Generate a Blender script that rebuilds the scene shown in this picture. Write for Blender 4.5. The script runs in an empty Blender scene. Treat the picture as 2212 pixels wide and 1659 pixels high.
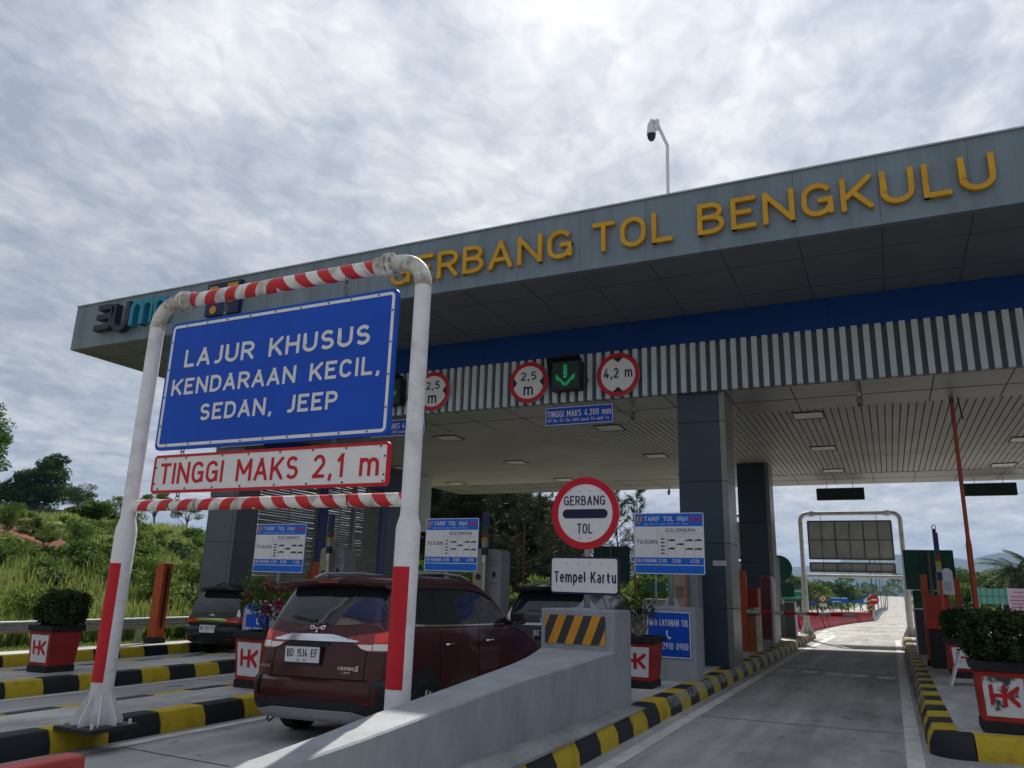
import bpy, bmesh, math, random
from mathutils import Vector, Matrix
from mathutils.bvhtree import BVHTree
R = math.radians
S = bpy.context.scene
COL = S.collection

# ------------------------------------------------------------------ camera
CAMP = Vector((-0.0334, 0.0, 1.4696))
RIGHT = Vector((0.9027869, 0.4291156, 0.0289066))
DOWN = Vector((-0.0839822, 0.2418032, -0.9666841))
FWD = Vector((-0.4218090, 0.8702821, 0.2543349))
cam_data = bpy.data.cameras.new("camera")
cam_data.sensor_width = 36.0
cam_data.lens = 36.0 * 1661.0 / 2212.0
cam_data.clip_start = 0.05
cam_data.clip_end = 20000.0
cam = bpy.data.objects.new("camera", cam_data)
mw = Matrix((RIGHT, -DOWN, -FWD)).transposed().to_4x4()
mw.translation = CAMP
cam.matrix_world = mw
COL.objects.link(cam)
S.camera = cam

# ------------------------------------------------------------------ sky
SUN_EL, SUN_AZ = 44.0, -19.0
HAZE = 0.00013
sd = Vector((math.sin(R(SUN_AZ)) * math.cos(R(SUN_EL)), math.cos(R(SUN_AZ)) * math.cos(R(SUN_EL)), math.sin(R(SUN_EL))))
W = bpy.data.worlds.new("World")
S.world = W
W.use_nodes = True
nt = W.node_tree
nt.nodes.clear()
def wn(t, **k):
    n = nt.nodes.new(t)
    for a, v in k.items():
        setattr(n, a, v)
    return n
def wl(a, b): nt.links.new(a, b)
def wmath(op, a, b=None, c=None):
    n = wn('ShaderNodeMath', operation=op)
    for i, v in enumerate((a, b, c)):
        if v is None: continue
        if isinstance(v, (int, float)): n.inputs[i].default_value = v
        else: wl(v, n.inputs[i])
    return n.outputs[0]
out = wn('ShaderNodeOutputWorld')
bgs = wn('ShaderNodeBackground')
sky = wn('ShaderNodeTexSky', sky_type='NISHITA')
sky.sun_disc = False
sky.sun_elevation = R(SUN_EL)
sky.sun_rotation = R(SUN_AZ % 360)
sky.air_density = 1.2
sky.dust_density = 2.0
tc = wn('ShaderNodeTexCoord')
sep = wn('ShaderNodeSeparateXYZ')
wl(tc.outputs['Generated'], sep.inputs[0])
zc = wmath('ADD', wmath('MAXIMUM', sep.outputs[2], 0.0), 0.16)
px = wmath('DIVIDE', sep.outputs[0], zc)
py = wmath('DIVIDE', sep.outputs[1], zc)
cmb = wn('ShaderNodeCombineXYZ')
wl(px, cmb.inputs[0]); wl(py, cmb.inputs[1])
mp = wn('ShaderNodeMapping')
mp.inputs['Rotation'].default_value = (0, 0, R(28))
mp.inputs['Scale'].default_value = (1.0, 0.80, 1.0)
mp.inputs['Location'].default_value = (3.1, 1.7, 0)
wl(cmb.outputs[0], mp.inputs[0])
nw = wn('ShaderNodeTexNoise'); nw.inputs['Scale'].default_value = 1.6; nw.inputs['Detail'].default_value = 5
wl(mp.outputs[0], nw.inputs['Vector'])
wsub = wn('ShaderNodeVectorMath', operation='SUBTRACT'); wl(nw.outputs['Color'], wsub.inputs[0]); wsub.inputs[1].default_value = (.5, .5, .5)
wsc = wn('ShaderNodeVectorMath', operation='SCALE'); wl(wsub.outputs[0], wsc.inputs[0]); wsc.inputs['Scale'].default_value = 0.22
wad = wn('ShaderNodeVectorMath', operation='ADD'); wl(mp.outputs[0], wad.inputs[0]); wl(wsc.outputs[0], wad.inputs[1])
n1 = wn('ShaderNodeTexNoise'); n1.inputs['Scale'].default_value = 3.6; n1.inputs['Detail'].default_value = 12; n1.inputs['Roughness'].default_value = 0.60
n2 = wn('ShaderNodeTexNoise'); n2.inputs['Scale'].default_value = 0.9; n2.inputs['Detail'].default_value = 4
n3 = wn('ShaderNodeTexNoise'); n3.inputs['Scale'].default_value = 19.0; n3.inputs['Detail'].default_value = 8; n3.inputs['Roughness'].default_value = 0.58; n3.inputs['Distortion'].default_value = 0.6
for n in (n1, n2, n3): wl(wad.outputs[0], n.inputs['Vector'])
vo = wn('ShaderNodeTexVoronoi'); vo.feature = 'F1'; vo.inputs['Scale'].default_value = 5.5; vo.inputs['Detail'].default_value = 2.0; vo.inputs['Roughness'].default_value = 0.55; vo.inputs['Lacunarity'].default_value = 2.3
n5 = wn('ShaderNodeTexNoise'); n5.inputs['Scale'].default_value = 9.0; n5.inputs['Detail'].default_value = 6
wl(wad.outputs[0], n5.inputs['Vector'])
w5 = wn('ShaderNodeVectorMath', operation='MULTIPLY_ADD'); wl(n5.outputs['Color'], w5.inputs[0]); w5.inputs[1].default_value = (.16, .16, 0); wl(wad.outputs[0], w5.inputs[2])
wl(w5.outputs[0], vo.inputs['Vector'])
puff = wmath('SUBTRACT', 1.14, wmath('MULTIPLY', vo.outputs['Distance'], 0.9))
val = wmath('ADD', wmath('ADD', wmath('MULTIPLY', n1.outputs[0], 0.30), wmath('MULTIPLY', n2.outputs[0], 0.28)), wmath('ADD', wmath('MULTIPLY', n3.outputs[0], 0.26), wmath('MULTIPLY', puff, 0.18)))
ramp = wn('ShaderNodeValToRGB')
cr = ramp.color_ramp
cr.elements[0].position = 0.36; cr.elements[0].color = (0.33, 0.375, 0.445, 1)
cr.elements[1].position = 0.64; cr.elements[1].color = (0.72, 0.735, 0.76, 1)
e = cr.elements.new(0.45); e.color = (0.44, 0.48, 0.54, 1)
e = cr.elements.new(0.53); e.color = (0.56, 0.585, 0.625, 1)
wl(val, ramp.inputs[0])
dotn = wn('ShaderNodeVectorMath', operation='DOT_PRODUCT')
wl(tc.outputs['Generated'], dotn.inputs[0])
gd = Vector((sd.x * 0.55 + 0.05, sd.y, sd.z)).normalized()
dotn.inputs[1].default_value = gd
glow = wmath('ADD', wmath('MULTIPLY', wmath('POWER', wmath('MAXIMUM', dotn.outputs['Value'], 0.0), 3.0), 0.17), 0.43)
vm = wn('ShaderNodeVectorMath', operation='SCALE')
zen = wmath('ADD', wmath('MULTIPLY', wmath('MAXIMUM', wmath('SUBTRACT', sep.outputs[2], 0.35), 0.0), 0.62), 0.90)
wl(ramp.outputs[0], vm.inputs[0]); wl(wmath('MULTIPLY', glow, zen), vm.inputs['Scale'])
vs = wn('ShaderNodeVectorMath', operation='SCALE')
wl(sky.outputs[0], vs.inputs[0]); vs.inputs['Scale'].default_value = 0.004
va = wn('ShaderNodeVectorMath', operation='ADD')
wl(vm.outputs[0], va.inputs[0]); wl(vs.outputs[0], va.inputs[1])
wl(va.outputs[0], bgs.inputs['Color'])
bgs.inputs['Strength'].default_value = 1.0
wl(bgs.outputs[0], out.inputs[0])

# ------------------------------------------------------------------ sun and exposure
sl = bpy.data.lights.new("sun", 'SUN')
sl.energy = 2.6
sl.angle = R(0.6)
sl.color = (1.0, 0.95, 0.86)
so = bpy.data.objects.new("sun", sl)
so.rotation_euler = sd.to_track_quat('Z', 'Y').to_euler()
so.location = (0, 0, 60)
COL.objects.link(so)
S.view_settings.view_transform = 'Standard'
S.view_settings.look = 'None'
S.view_settings.exposure = 1.15
S.view_settings.gamma = 1.0
S.view_settings.use_curve_mapping = False
S.render.engine = 'CYCLES'
S.cycles.max_bounces = 8
S.cycles.transparent_max_bounces = 12
S.cycles.sample_clamp_indirect = 6.0

# ------------------------------------------------------------------ frames
TH = R(1.3)                     # cross fall of the plaza
CT, ST = math.cos(TH), math.sin(TH)
def GP(x, y, z=0.0):            # a point measured on the sloping plaza -> world
    return Vector((CT * x - ST * z, y, ST * x + CT * z))
def gz(x): return math.tan(TH) * x
def at(px, py, y):              # where the line of sight of a pixel meets the plane Y=y
    d = RIGHT * ((px - 1106.0) / 1661.0) + DOWN * ((py - 829.5) / 1661.0) + FWD
    return CAMP + d * (y / d.y)

# ------------------------------------------------------------------ materials
MATS = {}
def M(name, col, rough=0.6, metal=0.0, noise=None, bump=0.0, bscale=60.0, col2=None, thr=(0.42, 0.6), coat=0.0, emit=0.0, spec=0.3, alpha=1.0, stretch=None):
    if name in MATS: return MATS[name]
    m = bpy.data.materials.new(name); m.use_nodes = True
    t = m.node_tree; b = t.nodes['Principled BSDF']
    b.inputs['Roughness'].default_value = rough
    b.inputs['Metallic'].default_value = metal
    b.inputs['Specular IOR Level'].default_value = spec
    b.inputs['Base Color'].default_value = (*col, 1)
    if coat: b.inputs['Coat Weight'].default_value = coat; b.inputs['Coat Roughness'].default_value = 0.06
    if emit:
        b.inputs['Emission Color'].default_value = (*col, 1); b.inputs['Emission Strength'].default_value = emit
    if alpha < 1: b.inputs['Alpha'].default_value = alpha
    if noise or bump:
        c = t.nodes.new('ShaderNodeTexCoord'); src = c.outputs['Object']
        if stretch:
            g = t.nodes.new('ShaderNodeMapping'); g.inputs['Scale'].default_value = stretch
            t.links.new(src, g.inputs[0]); src = g.outputs[0]
    if noise:
        sc, amt = noise
        n = t.nodes.new('ShaderNodeTexNoise'); n.inputs['Scale'].default_value = sc; n.inputs['Detail'].default_value = 8; n.inputs['Roughness'].default_value = 0.65
        t.links.new(src, n.inputs['Vector'])
        r = t.nodes.new('ShaderNodeValToRGB')
        r.color_ramp.elements[0].position = thr[0]; r.color_ramp.elements[1].position = thr[1]
        c2 = col2 if col2 else tuple(max(0, x * (1 - amt)) for x in col)
        r.color_ramp.elements[0].color = (*c2, 1)
        r.color_ramp.elements[1].color = (*col, 1)
        t.links.new(n.outputs[0], r.inputs[0])
        n4 = t.nodes.new('ShaderNodeTexNoise'); n4.inputs['Scale'].default_value = sc * 9; n4.inputs['Detail'].default_value = 4
        t.links.new(src, n4.inputs['Vector'])
        hv = t.nodes.new('ShaderNodeMapRange'); hv.inputs[3].default_value = 1 - amt * 0.5; hv.inputs[4].default_value = 1 + amt * 0.5
        t.links.new(n4.outputs[0], hv.inputs[0])
        mx = t.nodes.new('ShaderNodeVectorMath'); mx.operation = 'SCALE'
        t.links.new(r.outputs[0], mx.inputs[0]); t.links.new(hv.outputs[0], mx.inputs['Scale'])
        t.links.new(mx.outputs[0], b.inputs['Base Color'])
    if bump:
        nb = t.nodes.new('ShaderNodeTexNoise'); nb.inputs['Scale'].default_value = bscale; nb.inputs['Detail'].default_value = 5
        t.links.new(src, nb.inputs['Vector'])
        bp = t.nodes.new('ShaderNodeBump'); bp.inputs['Strength'].default_value = bump; bp.inputs['Distance'].default_value = 0.01
        t.links.new(nb.outputs[0], bp.inputs['Height']); t.links.new(bp.outputs[0], b.inputs['Normal'])
    MATS[name] = m
    return m

def leafmat(name, c1, c2, c3=None, scale=0.6, trans=0.25):
    if name in MATS: return MATS[name]
    m = bpy.data.materials.new(name); m.use_nodes = True
    t = m.node_tree; b = t.nodes['Principled BSDF']
    g = t.nodes.new('ShaderNodeNewGeometry')
    r = t.nodes.new('ShaderNodeValToRGB')
    r.color_ramp.elements[0].color = (*c1, 1); r.color_ramp.elements[1].color = (*c2, 1)
    if c3:
        e = r.color_ramp.elements.new(0.93); e.color = (*c3, 1); r.color_ramp.elements[1].position = 0.88
        r.color_ramp.elements[-1].color = (*c3, 1)
    c = t.nodes.new('ShaderNodeTexCoord')
    n = t.nodes.new('ShaderNodeTexNoise'); n.inputs['Scale'].default_value = scale; n.inputs['Detail'].default_value = 3
    t.links.new(c.outputs['Object'], n.inputs['Vector'])
    a = t.nodes.new('ShaderNodeMath'); a.operation = 'MULTIPLY_ADD'; a.inputs[1].default_value = 0.55
    s2 = t.nodes.new('ShaderNodeMath'); s2.operation = 'MULTIPLY_ADD'; s2.inputs[1].default_value = 1.3; s2.inputs[2].default_value = -0.42
    t.links.new(n.outputs[0], s2.inputs[0])
    t.links.new(g.outputs['Random Per Island'], a.inputs[0]); t.links.new(s2.outputs[0], a.inputs[2])
    t.links.new(a.outputs[0], r.inputs[0])
    t.links.new(r.outputs[0], b.inputs['Base Color'])
    b.inputs['Roughness'].default_value = 0.7
    b.inputs['Specular IOR Level'].default_value = 0.15
    tr = t.nodes.new('ShaderNodeBsdfTranslucent'); t.links.new(r.outputs[0], tr.inputs[0])
    mx = t.nodes.new('ShaderNodeMixShader'); mx.inputs[0].default_value = trans
    t.links.new(b.outputs[0], mx.inputs[1]); t.links.new(tr.outputs[0], mx.inputs[2])
    t.links.new(mx.outputs[0], t.nodes['Material Output'].inputs[0])
    MATS[name] = m
    return m

# ------------------------------------------------------------------ mesh builder
# ------------------------------------------------------------------ stroke lettering (road sign style)
def _A(cx, cy, rx, ry, a0, a1, n=7): return [(cx + rx * math.cos(R(a0 + (a1 - a0) * k / n)), cy + ry * math.sin(R(a0 + (a1 - a0) * k / n))) for k in range(n + 1)]
_bowl = lambda t, b: _A(.52, (t + b) / 2, .48, (t - b) / 2, 90, -90)
GL_ = {
 'A': (.66, [[(0, 0), (.5, 1)], [(.5, 1), (1, 0)], [(.16, .30), (.84, .30)]]),
 'B': (.60, [[(0, 0), (0, 1)], [(0, 1)] + _A(.50, .77, .42, .23, 90, -90) + [(0, .54)], [(0, .54)] + _A(.52, .27, .48, .27, 90, -90) + [(0, 0)]]),
 'C': (.60, [_A(.5, .66, .5, .34, 22, 180) + _A(.5, .34, .5, .34, 180, 338)]),
 'D': (.62, [[(0, 0), (0, 1)], [(0, 1), (.42, 1)] + _A(.42, .62, .58, .38, 90, 0) + _A(.42, .38, .58, .38, 0, -90) + [(0, 0)]]),
 'E': (.54, [[(0, 0), (0, 1)], [(0, 1), (1, 1)], [(0, .53), (.9, .53)], [(0, 0), (1, 0)]]),
 'F': (.52, [[(0, 0), (0, 1)], [(0, 1), (1, 1)], [(0, .52), (.88, .52)]]),
 'G': (.63, [_A(.5, .66, .5, .34, 25, 180) + _A(.5, .34, .5, .34, 180, 345), [(1, .06), (1, .47)], [(1, .47), (.52, .47)]]),
 'H': (.62, [[(0, 0), (0, 1)], [(1, 0), (1, 1)], [(0, .52), (1, .52)]]),
 'I': (.0, [[(.5, 0), (.5, 1)]]),
 'J': (.46, [[(1, 1), (1, .30)] + _A(.45, .30, .55, .30, 0, -125)]),
 'K': (.62, [[(0, 0), (0, 1)], [(.98, 1), (.06, .36)], [(.34, .58), (1, 0)]]),
 'L': (.50, [[(0, 1), (0, 0)], [(0, 0), (1, 0)]]),
 'M': (.78, [[(0, 0), (0, 1)], [(0, 1), (.5, .30)], [(.5, .30), (1, 1)], [(1, 1), (1, 0)]]),
 'N': (.66, [[(0, 0), (0, 1)], [(0, 1), (1, 0)], [(1, 0), (1, 1)]]),
 'O': (.64, [_A(.5, .64, .5, .36, 0, 180) + _A(.5, .36, .5, .36, 180, 360) + [(1, .64)]]),
 'P': (.58, [[(0, 0), (0, 1)], [(0, 1)] + _bowl(1, .45) + [(0, .45)]]),
 'R': (.61, [[(0, 0), (0, 1)], [(0, 1)] + _bowl(1, .47) + [(0, .47)], [(.50, .47), (1, 0)]]),
 'S': (.57, [_A(.5, .75, .47, .25, 28, 270, 11) + _A(.5, .26, .5, .26, 80, -152, 11)]),
 'T': (.58, [[(0, 1), (1, 1)], [(.5, 0), (.5, 1)]]),
 'U': (.63, [[(0, 1), (0, .34)] + _A(.5, .34, .5, .34, 180, 360) + [(1, 1)]]),
 'V': (.64, [[(0, 1), (.5, 0)], [(.5, 0), (1, 1)]]),
 'W': (.92, [[(0, 1), (.25, 0)], [(.25, 0), (.5, .9)], [(.5, .9), (.75, 0)], [(.75, 0), (1, 1)]]),
 'Y': (.64, [[(0, 1), (.5, .45)], [(1, 1), (.5, .45)], [(.5, .5), (.5, 0)]]),
 '0': (.56, [_A(.5, .66, .5, .34, 0, 180) + _A(.5, .34, .5, .34, 180, 360) + [(1, .66)]]),
 '1': (.34, [[(.9, 0), (.9, 1)], [(.9, 1), (.05, .70)]]),
 '2': (.55, [_A(.5, .70, .5, .30, 165, -25, 10) + [(.04, 0)], [(.0, 0), (1, 0)]]),
 '3': (.55, [_A(.48, .76, .46, .24, 155, -90, 10) + _A(.48, .27, .52, .27, 90, -155, 10)]),
 '4': (.60, [[(.72, 0), (.72, .55)], [(.55, 1), (.02, .24)], [(0, .24), (1, .24)]]),
 '5': (.55, [[(.95, 1), (.12, 1)], [(.12, 1), (.06, .52)], [(.06, .50)] + _A(.48, .31, .52, .31, 118, -150, 11)]),
 '6': (.56, [_A(.5, .31, .5, .31, 0, 360, 14), [(.0, .34)] + _A(.72, .34, .72, .66, 180, 108, 6)]),
 '7': (.54, [[(0, 1), (1, 1)], [(1, 1), (.32, 0)]]),
 '8': (.56, [_A(.5, .76, .44, .24, -90, 270, 14), _A(.5, .27, .5, .27, -90, 270, 14)]),
 '9': (.56, [_A(.5, .69, .5, .31, 0, 360, 14), [(1, .66)] + _A(.28, .66, .72, .66, 0, -72, 6)]),
 'a': (.50, [_A(.45, .50, .50, .22, 140, 0, 6) + [(.95, 0)], _A(.48, .20, .48, .20, 0, 360, 12)]),
 'b': (.52, [[(0, 0), (0, 1)], _A(.5, .36, .5, .36, 0, 360, 12)]),
 'e': (.52, [[(0, .38), (1, .38)] + _A(.5, .38, .5, .34, 0, 180, 8) + _A(.5, .34, .5, .34, 180, 325, 8)]),
 'g': (.52, [_A(.5, .36, .5, .36, 0, 360, 12), [(1, .72), (1, -.05)] + _A(.5, -.02, .5, .26, 0, -150, 7)]),
 'h': (.52, [[(0, 0), (0, 1)], [(0, .44)] + _A(.5, .44, .5, .28, 180, 0, 8) + [(1, 0)]]),
 'i': (.0, [[(.5, 0), (.5, .72)], [(.5, .9), (.5, 1.0)]]),
 'j': (.12, [[(.9, .9), (.9, 1.0)], [(.9, .72), (.9, -.12)] + [(.2, -.27)]]),
 'k': (.52, [[(0, 0), (0, 1)], [(.95, .72), (.05, .26)], [(.35, .42), (1, 0)]]),
 'l': (.20, [[(.25, 1), (.25, .16)] + _A(.75, .16, .5, .16, 180, 262, 4)]),
 'm': (.84, [[(0, 0), (0, .72)], [(0, .44)] + _A(.25, .46, .25, .26, 180, 0, 7) + [(.5, 0)], [(.5, .44)] + _A(.75, .46, .25, .26, 180, 0, 7) + [(1, 0)]]),
 'n': (.52, [[(0, 0), (0, .72)], [(0, .44)] + _A(.5, .44, .5, .28, 180, 0, 8) + [(1, 0)]]),
 'o': (.54, [_A(.5, .36, .5, .36, 0, 360, 14)]),
 'p': (.52, [[(0, -.30), (0, .72)], _A(.5, .36, .5, .36, 0, 360, 14)]),
 'r': (.37, [[(0, 0), (0, .72)], [(0, .40)] + _A(.62, .40, .62, .31, 180, 75, 6)]),
 's': (.46, [_A(.5, .54, .48, .18, 30, 270, 8) + _A(.5, .18, .5, .18, 90, -150, 8)]),
 't': (.46, [[(.30, .98), (.30, .18)] + _A(.80, .18, .50, .18, 180, 285, 5), [(-.18, .66), (1.05, .66)]]),
 'u': (.52, [[(0, .72), (0, .28)] + _A(.5, .28, .5, .28, 180, 360, 8), [(1, .72), (1, 0)]]),
 'y': (.52, [[(0, .72), (.5, .02)], [(1, .72), (.4, -.25)]]),
 'c': (.48, [_A(.5, .36, .5, .36, 40, 320, 10)]),
 ',': (.22, [[(.85, .10), (.15, -.24)]]), '.': (.0, [[(.5, 0), (.5, .05)]]), ':': (.0, [[(.5, .05), (.5, .12)], [(.5, .5), (.5, .57)]]),
 '(': (.22, [_A(1.2, .5, 1.2, .68, 128, 232, 8)]), ')': (.22, [_A(-.2, .5, 1.2, .68, 52, -52, 8)]), '/': (.36, [[(0, 0), (1, 1)]]), '·': (.0, [[(.5, .42), (.5, .52)]]), '-': (.3, [[(0, .5), (1, .5)]]),
}
def _clip(P, x0, x1, y0, y1):
    for ax, lim, sg in ((0, x0, 1), (0, x1, -1), (1, y0, 1), (1, y1, -1)):
        o = []
        for i in range(len(P)):
            a, b = P[i], P[(i + 1) % len(P)]; fa, fb = sg * (a[ax] - lim), sg * (b[ax] - lim)
            if fa >= 0: o.append(a)
            if fa * fb < 0: t = fa / (fa - fb); o.append((a[0] + (b[0] - a[0]) * t, a[1] + (b[1] - a[1]) * t))
        P = o
        if len(P) < 3: return []
    return P
def text_quads(st, t, asp):
    # returns convex polygons (with a stroke number), total width; cap height 1, stroke t; asp widens the letters
    x = 0.0; out_ = []; t = t * min(1.0, max(.55, asp ** .6))
    for ch in st:
        if ch == ' ': x += .56 * asp; continue
        if ch not in GL_: continue
        w, st_ = GL_[ch]; w = max(w * asp, t); iw = w - t
        low = ch in 'gpjy,'
        for sn, pl in enumerate(st_):
            P = [(x + t / 2 + u * iw, t / 2 + v * (1 - t)) for u, v in pl]
            if P[0] == P[-1] and len(P) < 3: continue
            n = len(P); cl = len(P) > 6 and abs(P[0][0] - P[-1][0]) + abs(P[0][1] - P[-1][1]) < 1e-6
            def ext(p, q, uv):
                d = math.hypot(p[0] - q[0], p[1] - q[1]) or 1
                if uv[1] in (0, 1, .72, -.30) or uv[0] in (0, 1): e = t * .5 if (abs(p[0] - q[0]) < 1e-6 or abs(p[1] - q[1]) < 1e-6) else t * .95
                else: e = 0
                return (p[0] + (p[0] - q[0]) / d * e, p[1] + (p[1] - q[1]) / d * e)
            if not cl: P[0], P[-1] = ext(P[0], P[1], pl[0]), ext(P[-1], P[-2], pl[-1])
            L = []
            for i in range(n):
                a = P[i - 1] if i else (P[-2] if cl else P[0]); b = P[i + 1] if i < n - 1 else (P[1] if cl else P[-1])
                dx, dy = b[0] - a[0], b[1] - a[1]; d = math.hypot(dx, dy) or 1
                k = t / 2
                if 0 < i < n - 1:
                    d1 = (P[i][0] - P[i - 1][0], P[i][1] - P[i - 1][1]); d2 = (P[i + 1][0] - P[i][0], P[i + 1][1] - P[i][1])
                    l1, l2 = math.hypot(*d1) or 1, math.hypot(*d2) or 1
                    cs = (d1[0] * d2[0] + d1[1] * d2[1]) / l1 / l2; k = t / 2 / max(.55, math.sqrt(max(0, (1 + cs) / 2)))
                L.append(((P[i][0] - dy / d * k, P[i][1] + dx / d * k), (P[i][0] + dy / d * k, P[i][1] - dx / d * k)))
            for i in range(n - 1):
                q = _clip([L[i][0], L[i][1], L[i + 1][1], L[i + 1][0]], x - .001, x + w + .001, (-.6 if low or ch in '()' else 0), (1.3 if ch in '()' else 1))
                if len(q) > 2: out_.append((q, sn))
        x += w + .145 * asp + t * .06
    return out_, x - .145 * asp - t * .06

class MB:
    def __init__(s): s.v = []; s.f = []; s.m = []
    def add(s, vs, fs, mi=0):
        o = len(s.v); s.v.extend(Vector(p) for p in vs)
        for f in fs: s.f.append(tuple(i + o for i in f)); s.m.append(mi)
        return s
    def box(s, x0, x1, y0, y1, z0, z1, mi=0):
        if x0 > x1: x0, x1 = x1, x0
        if y0 > y1: y0, y1 = y1, y0
        if z0 > z1: z0, z1 = z1, z0
        return s.add([(x0, y0, z0), (x1, y0, z0), (x1, y1, z0), (x0, y1, z0), (x0, y0, z1), (x1, y0, z1), (x1, y1, z1), (x0, y1, z1)],
                     [(0, 3, 2, 1), (4, 5, 6, 7), (0, 1, 5, 4), (1, 2, 6, 5), (2, 3, 7, 6), (3, 0, 4, 7)], mi)
    def hexa(s, pts, mi=0):     # 8 corner points, bottom ring then top ring
        return s.add(pts, [(0, 3, 2, 1), (4, 5, 6, 7), (0, 1, 5, 4), (1, 2, 6, 5), (2, 3, 7, 6), (3, 0, 4, 7)], mi)
    def tube(s, pts, rad, n=12, mi=0, cap=True):
        pts = [Vector(p) for p in pts]
        if not isinstance(rad, (list, tuple)): rad = [rad] * len(pts)
        o = len(s.v); up = None
        for i, p in enumerate(pts):
            a = pts[max(0, i - 1)]; b = pts[min(len(pts) - 1, i + 1)]
            d = (b - a).normalized()
            if up is None:
                up = Vector((0, 0, 1)) if abs(d.z) < 0.9 else Vector((1, 0, 0))
            x = d.cross(up)
            if x.length < 1e-5: x = d.cross(Vector((0, 1, 0)))
            x.normalize(); yv = x.cross(d).normalized(); up = yv
            for k in range(n):
                t = 2 * math.pi * k / n
                s.v.append(p + (x * math.cos(t) + yv * math.sin(t)) * rad[i])
        for i in range(len(pts) - 1):
            for k in range(n):
                k2 = (k + 1) % n
                s.f.append((o + i * n + k, o + (i + 1) * n + k, o + (i + 1) * n + k2, o + i * n + k2)); s.m.append(mi)
        if cap:
            s.f.append(tuple(o + k for k in range(n))); s.m.append(mi)
            s.f.append(tuple(o + (len(pts) - 1) * n + k for k in reversed(range(n)))); s.m.append(mi)
        return s
    def prism(s, poly, y0, y1, mi=0, axis='y'):   # poly in (x,z), extruded along y; or other axis
        n = len(poly)
        def P(a, b, d):
            return (a, d, b) if axis == 'y' else ((d, a, b) if axis == 'x' else (a, b, d))
        vs_ = [P(a, b, y0) for a, b in poly] + [P(a, b, y1) for a, b in poly]
        fs = [tuple(range(n)), tuple(reversed(range(n, 2 * n)))] + [(i, n + i, n + (i + 1) % n, (i + 1) % n) for i in range(n)]
        return s.add(vs_, fs, mi)
    def disc(s, cx, cz, r, y0, y1, n=48, mi=0, r2=None):
        return s.prism([(cx + r * math.cos(2 * math.pi * k / n), cz + (r2 or r) * math.sin(2 * math.pi * k / n)) for k in range(n)], y0, y1, mi)
    def ring(s, cx, cz, ro, ri, y0, y1, n=56, mi=0, sx=1.0):
        vs_ = []
        for y in (y0, y1):
            for r in (ro, ri):
                vs_ += [(cx + sx * r * math.cos(2 * math.pi * k / n), y, cz + r * math.sin(2 * math.pi * k / n)) for k in range(n)]
        fs = []
        for k in range(n):
            j = (k + 1) % n
            fs += [(k, j, n + j, n + k), (2 * n + k, 3 * n + k, 3 * n + j, 2 * n + j), (k, 2 * n + k, 2 * n + j, j), (n + k, n + j, 3 * n + j, 3 * n + k)]
        return s.add(vs_, fs, mi)
    def rrect(s, x0, x1, z0, z1, r, y0, y1, mi=0, n=5):
        return s.prism(rr_poly(x0, x1, z0, z1, r, n), y0, y1, mi)
    def rframe(s, x0, x1, z0, z1, r, w, y0, y1, mi=0, n=5):
        a = rr_poly(x0, x1, z0, z1, r, n); b = rr_poly(x0 + w, x1 - w, z0 + w, z1 - w, max(r - w, 0.002), n)
        k = len(a); vs_ = [(p[0], y, p[1]) for y in (y0, y1) for q in (a, b) for p in q]
        fs = []
        for i in range(k):
            j = (i + 1) % k
            fs += [(i, j, k + j, k + i), (2 * k + i, 3 * k + i, 3 * k + j, 2 * k + j), (i, 2 * k + i, 2 * k + j, j), (k + i, k + j, 3 * k + j, 3 * k + i)]
        return s.add(vs_, fs, mi)
    def text(s, st, x0, x1, z0, z1, y, mi=0, depth=0.004, bold=0.0, shear=0.0):
        t = .125 + bold * 2.2; H_ = z1 - z0
        asp = 1.0
        for _ in range(6):      # widen or narrow the letters, never the strokes, to fill the line
            q, w = text_quads(st, t, asp); k = (x1 - x0) / (w * H_)
            asp *= k ** 1.15
        sx = (x1 - x0) / w
        for P, sn in q:
            V = [(x0 + a * sx + b * H_ * shear, z0 + b * H_) for a, b in P]; n = len(V); yy = y - .00035 * sn; o = len(s.v)
            s.v += [Vector((a, yy, b)) for a, b in V] + [Vector((a, y + depth, b)) for a, b in V]
            s.f.append(tuple(o + i for i in range(n))); s.m.append(mi)
            for i in range(n): j = (i + 1) % n; s.f.append((o + i, o + n + i, o + n + j, o + j)); s.m.append(mi)
        return s
    def build(s, name, mats, parent=None, local=False, smooth=False, bevel=0.0, origin=None, auto=None):
        me = bpy.data.meshes.new(name)
        V = s.v
        ob = bpy.data.objects.new(name, me)
        if parent is not None:
            ob.parent = parent
            if not local:
                w = parent
                inv = root_matrix(parent).inverted()
                V = [inv @ p for p in V]
        elif not local:
            if origin is None:
                xs = [p.x for p in V]; ys = [p.y for p in V]; zs = [p.z for p in V]
                origin = Vector(((min(xs) + max(xs)) / 2, (min(ys) + max(ys)) / 2, min(zs)))
            origin = Vector(origin)
            V = [p - origin for p in V]; ob.location = origin
        me.from_pydata([tuple(p) for p in V], [], s.f)
        if not isinstance(mats, (list, tuple)): mats = [mats]
        for m in mats: me.materials.append(m)
        me.polygons.foreach_set('material_index', s.m)
        if smooth: me.polygons.foreach_set('use_smooth', [True] * len(s.f))
        me.update()
        if auto is not None: fix_normals(me, auto)
        COL.objects.link(ob)
        if bevel:
            b = ob.modifiers.new('bevel', 'BEVEL'); b.width = bevel; b.segments = 2; b.limit_method = 'ANGLE'; b.angle_limit = R(40)
        return ob

def fix_normals(me, ang):
    bm = bmesh.new(); bm.from_mesh(me)
    bmesh.ops.recalc_face_normals(bm, faces=bm.faces)
    for e in bm.edges:
        e.smooth = not (len(e.link_faces) == 2 and e.calc_face_angle(0) > R(ang))
    for f in bm.faces: f.smooth = True
    bm.to_mesh(me); bm.free()

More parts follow.
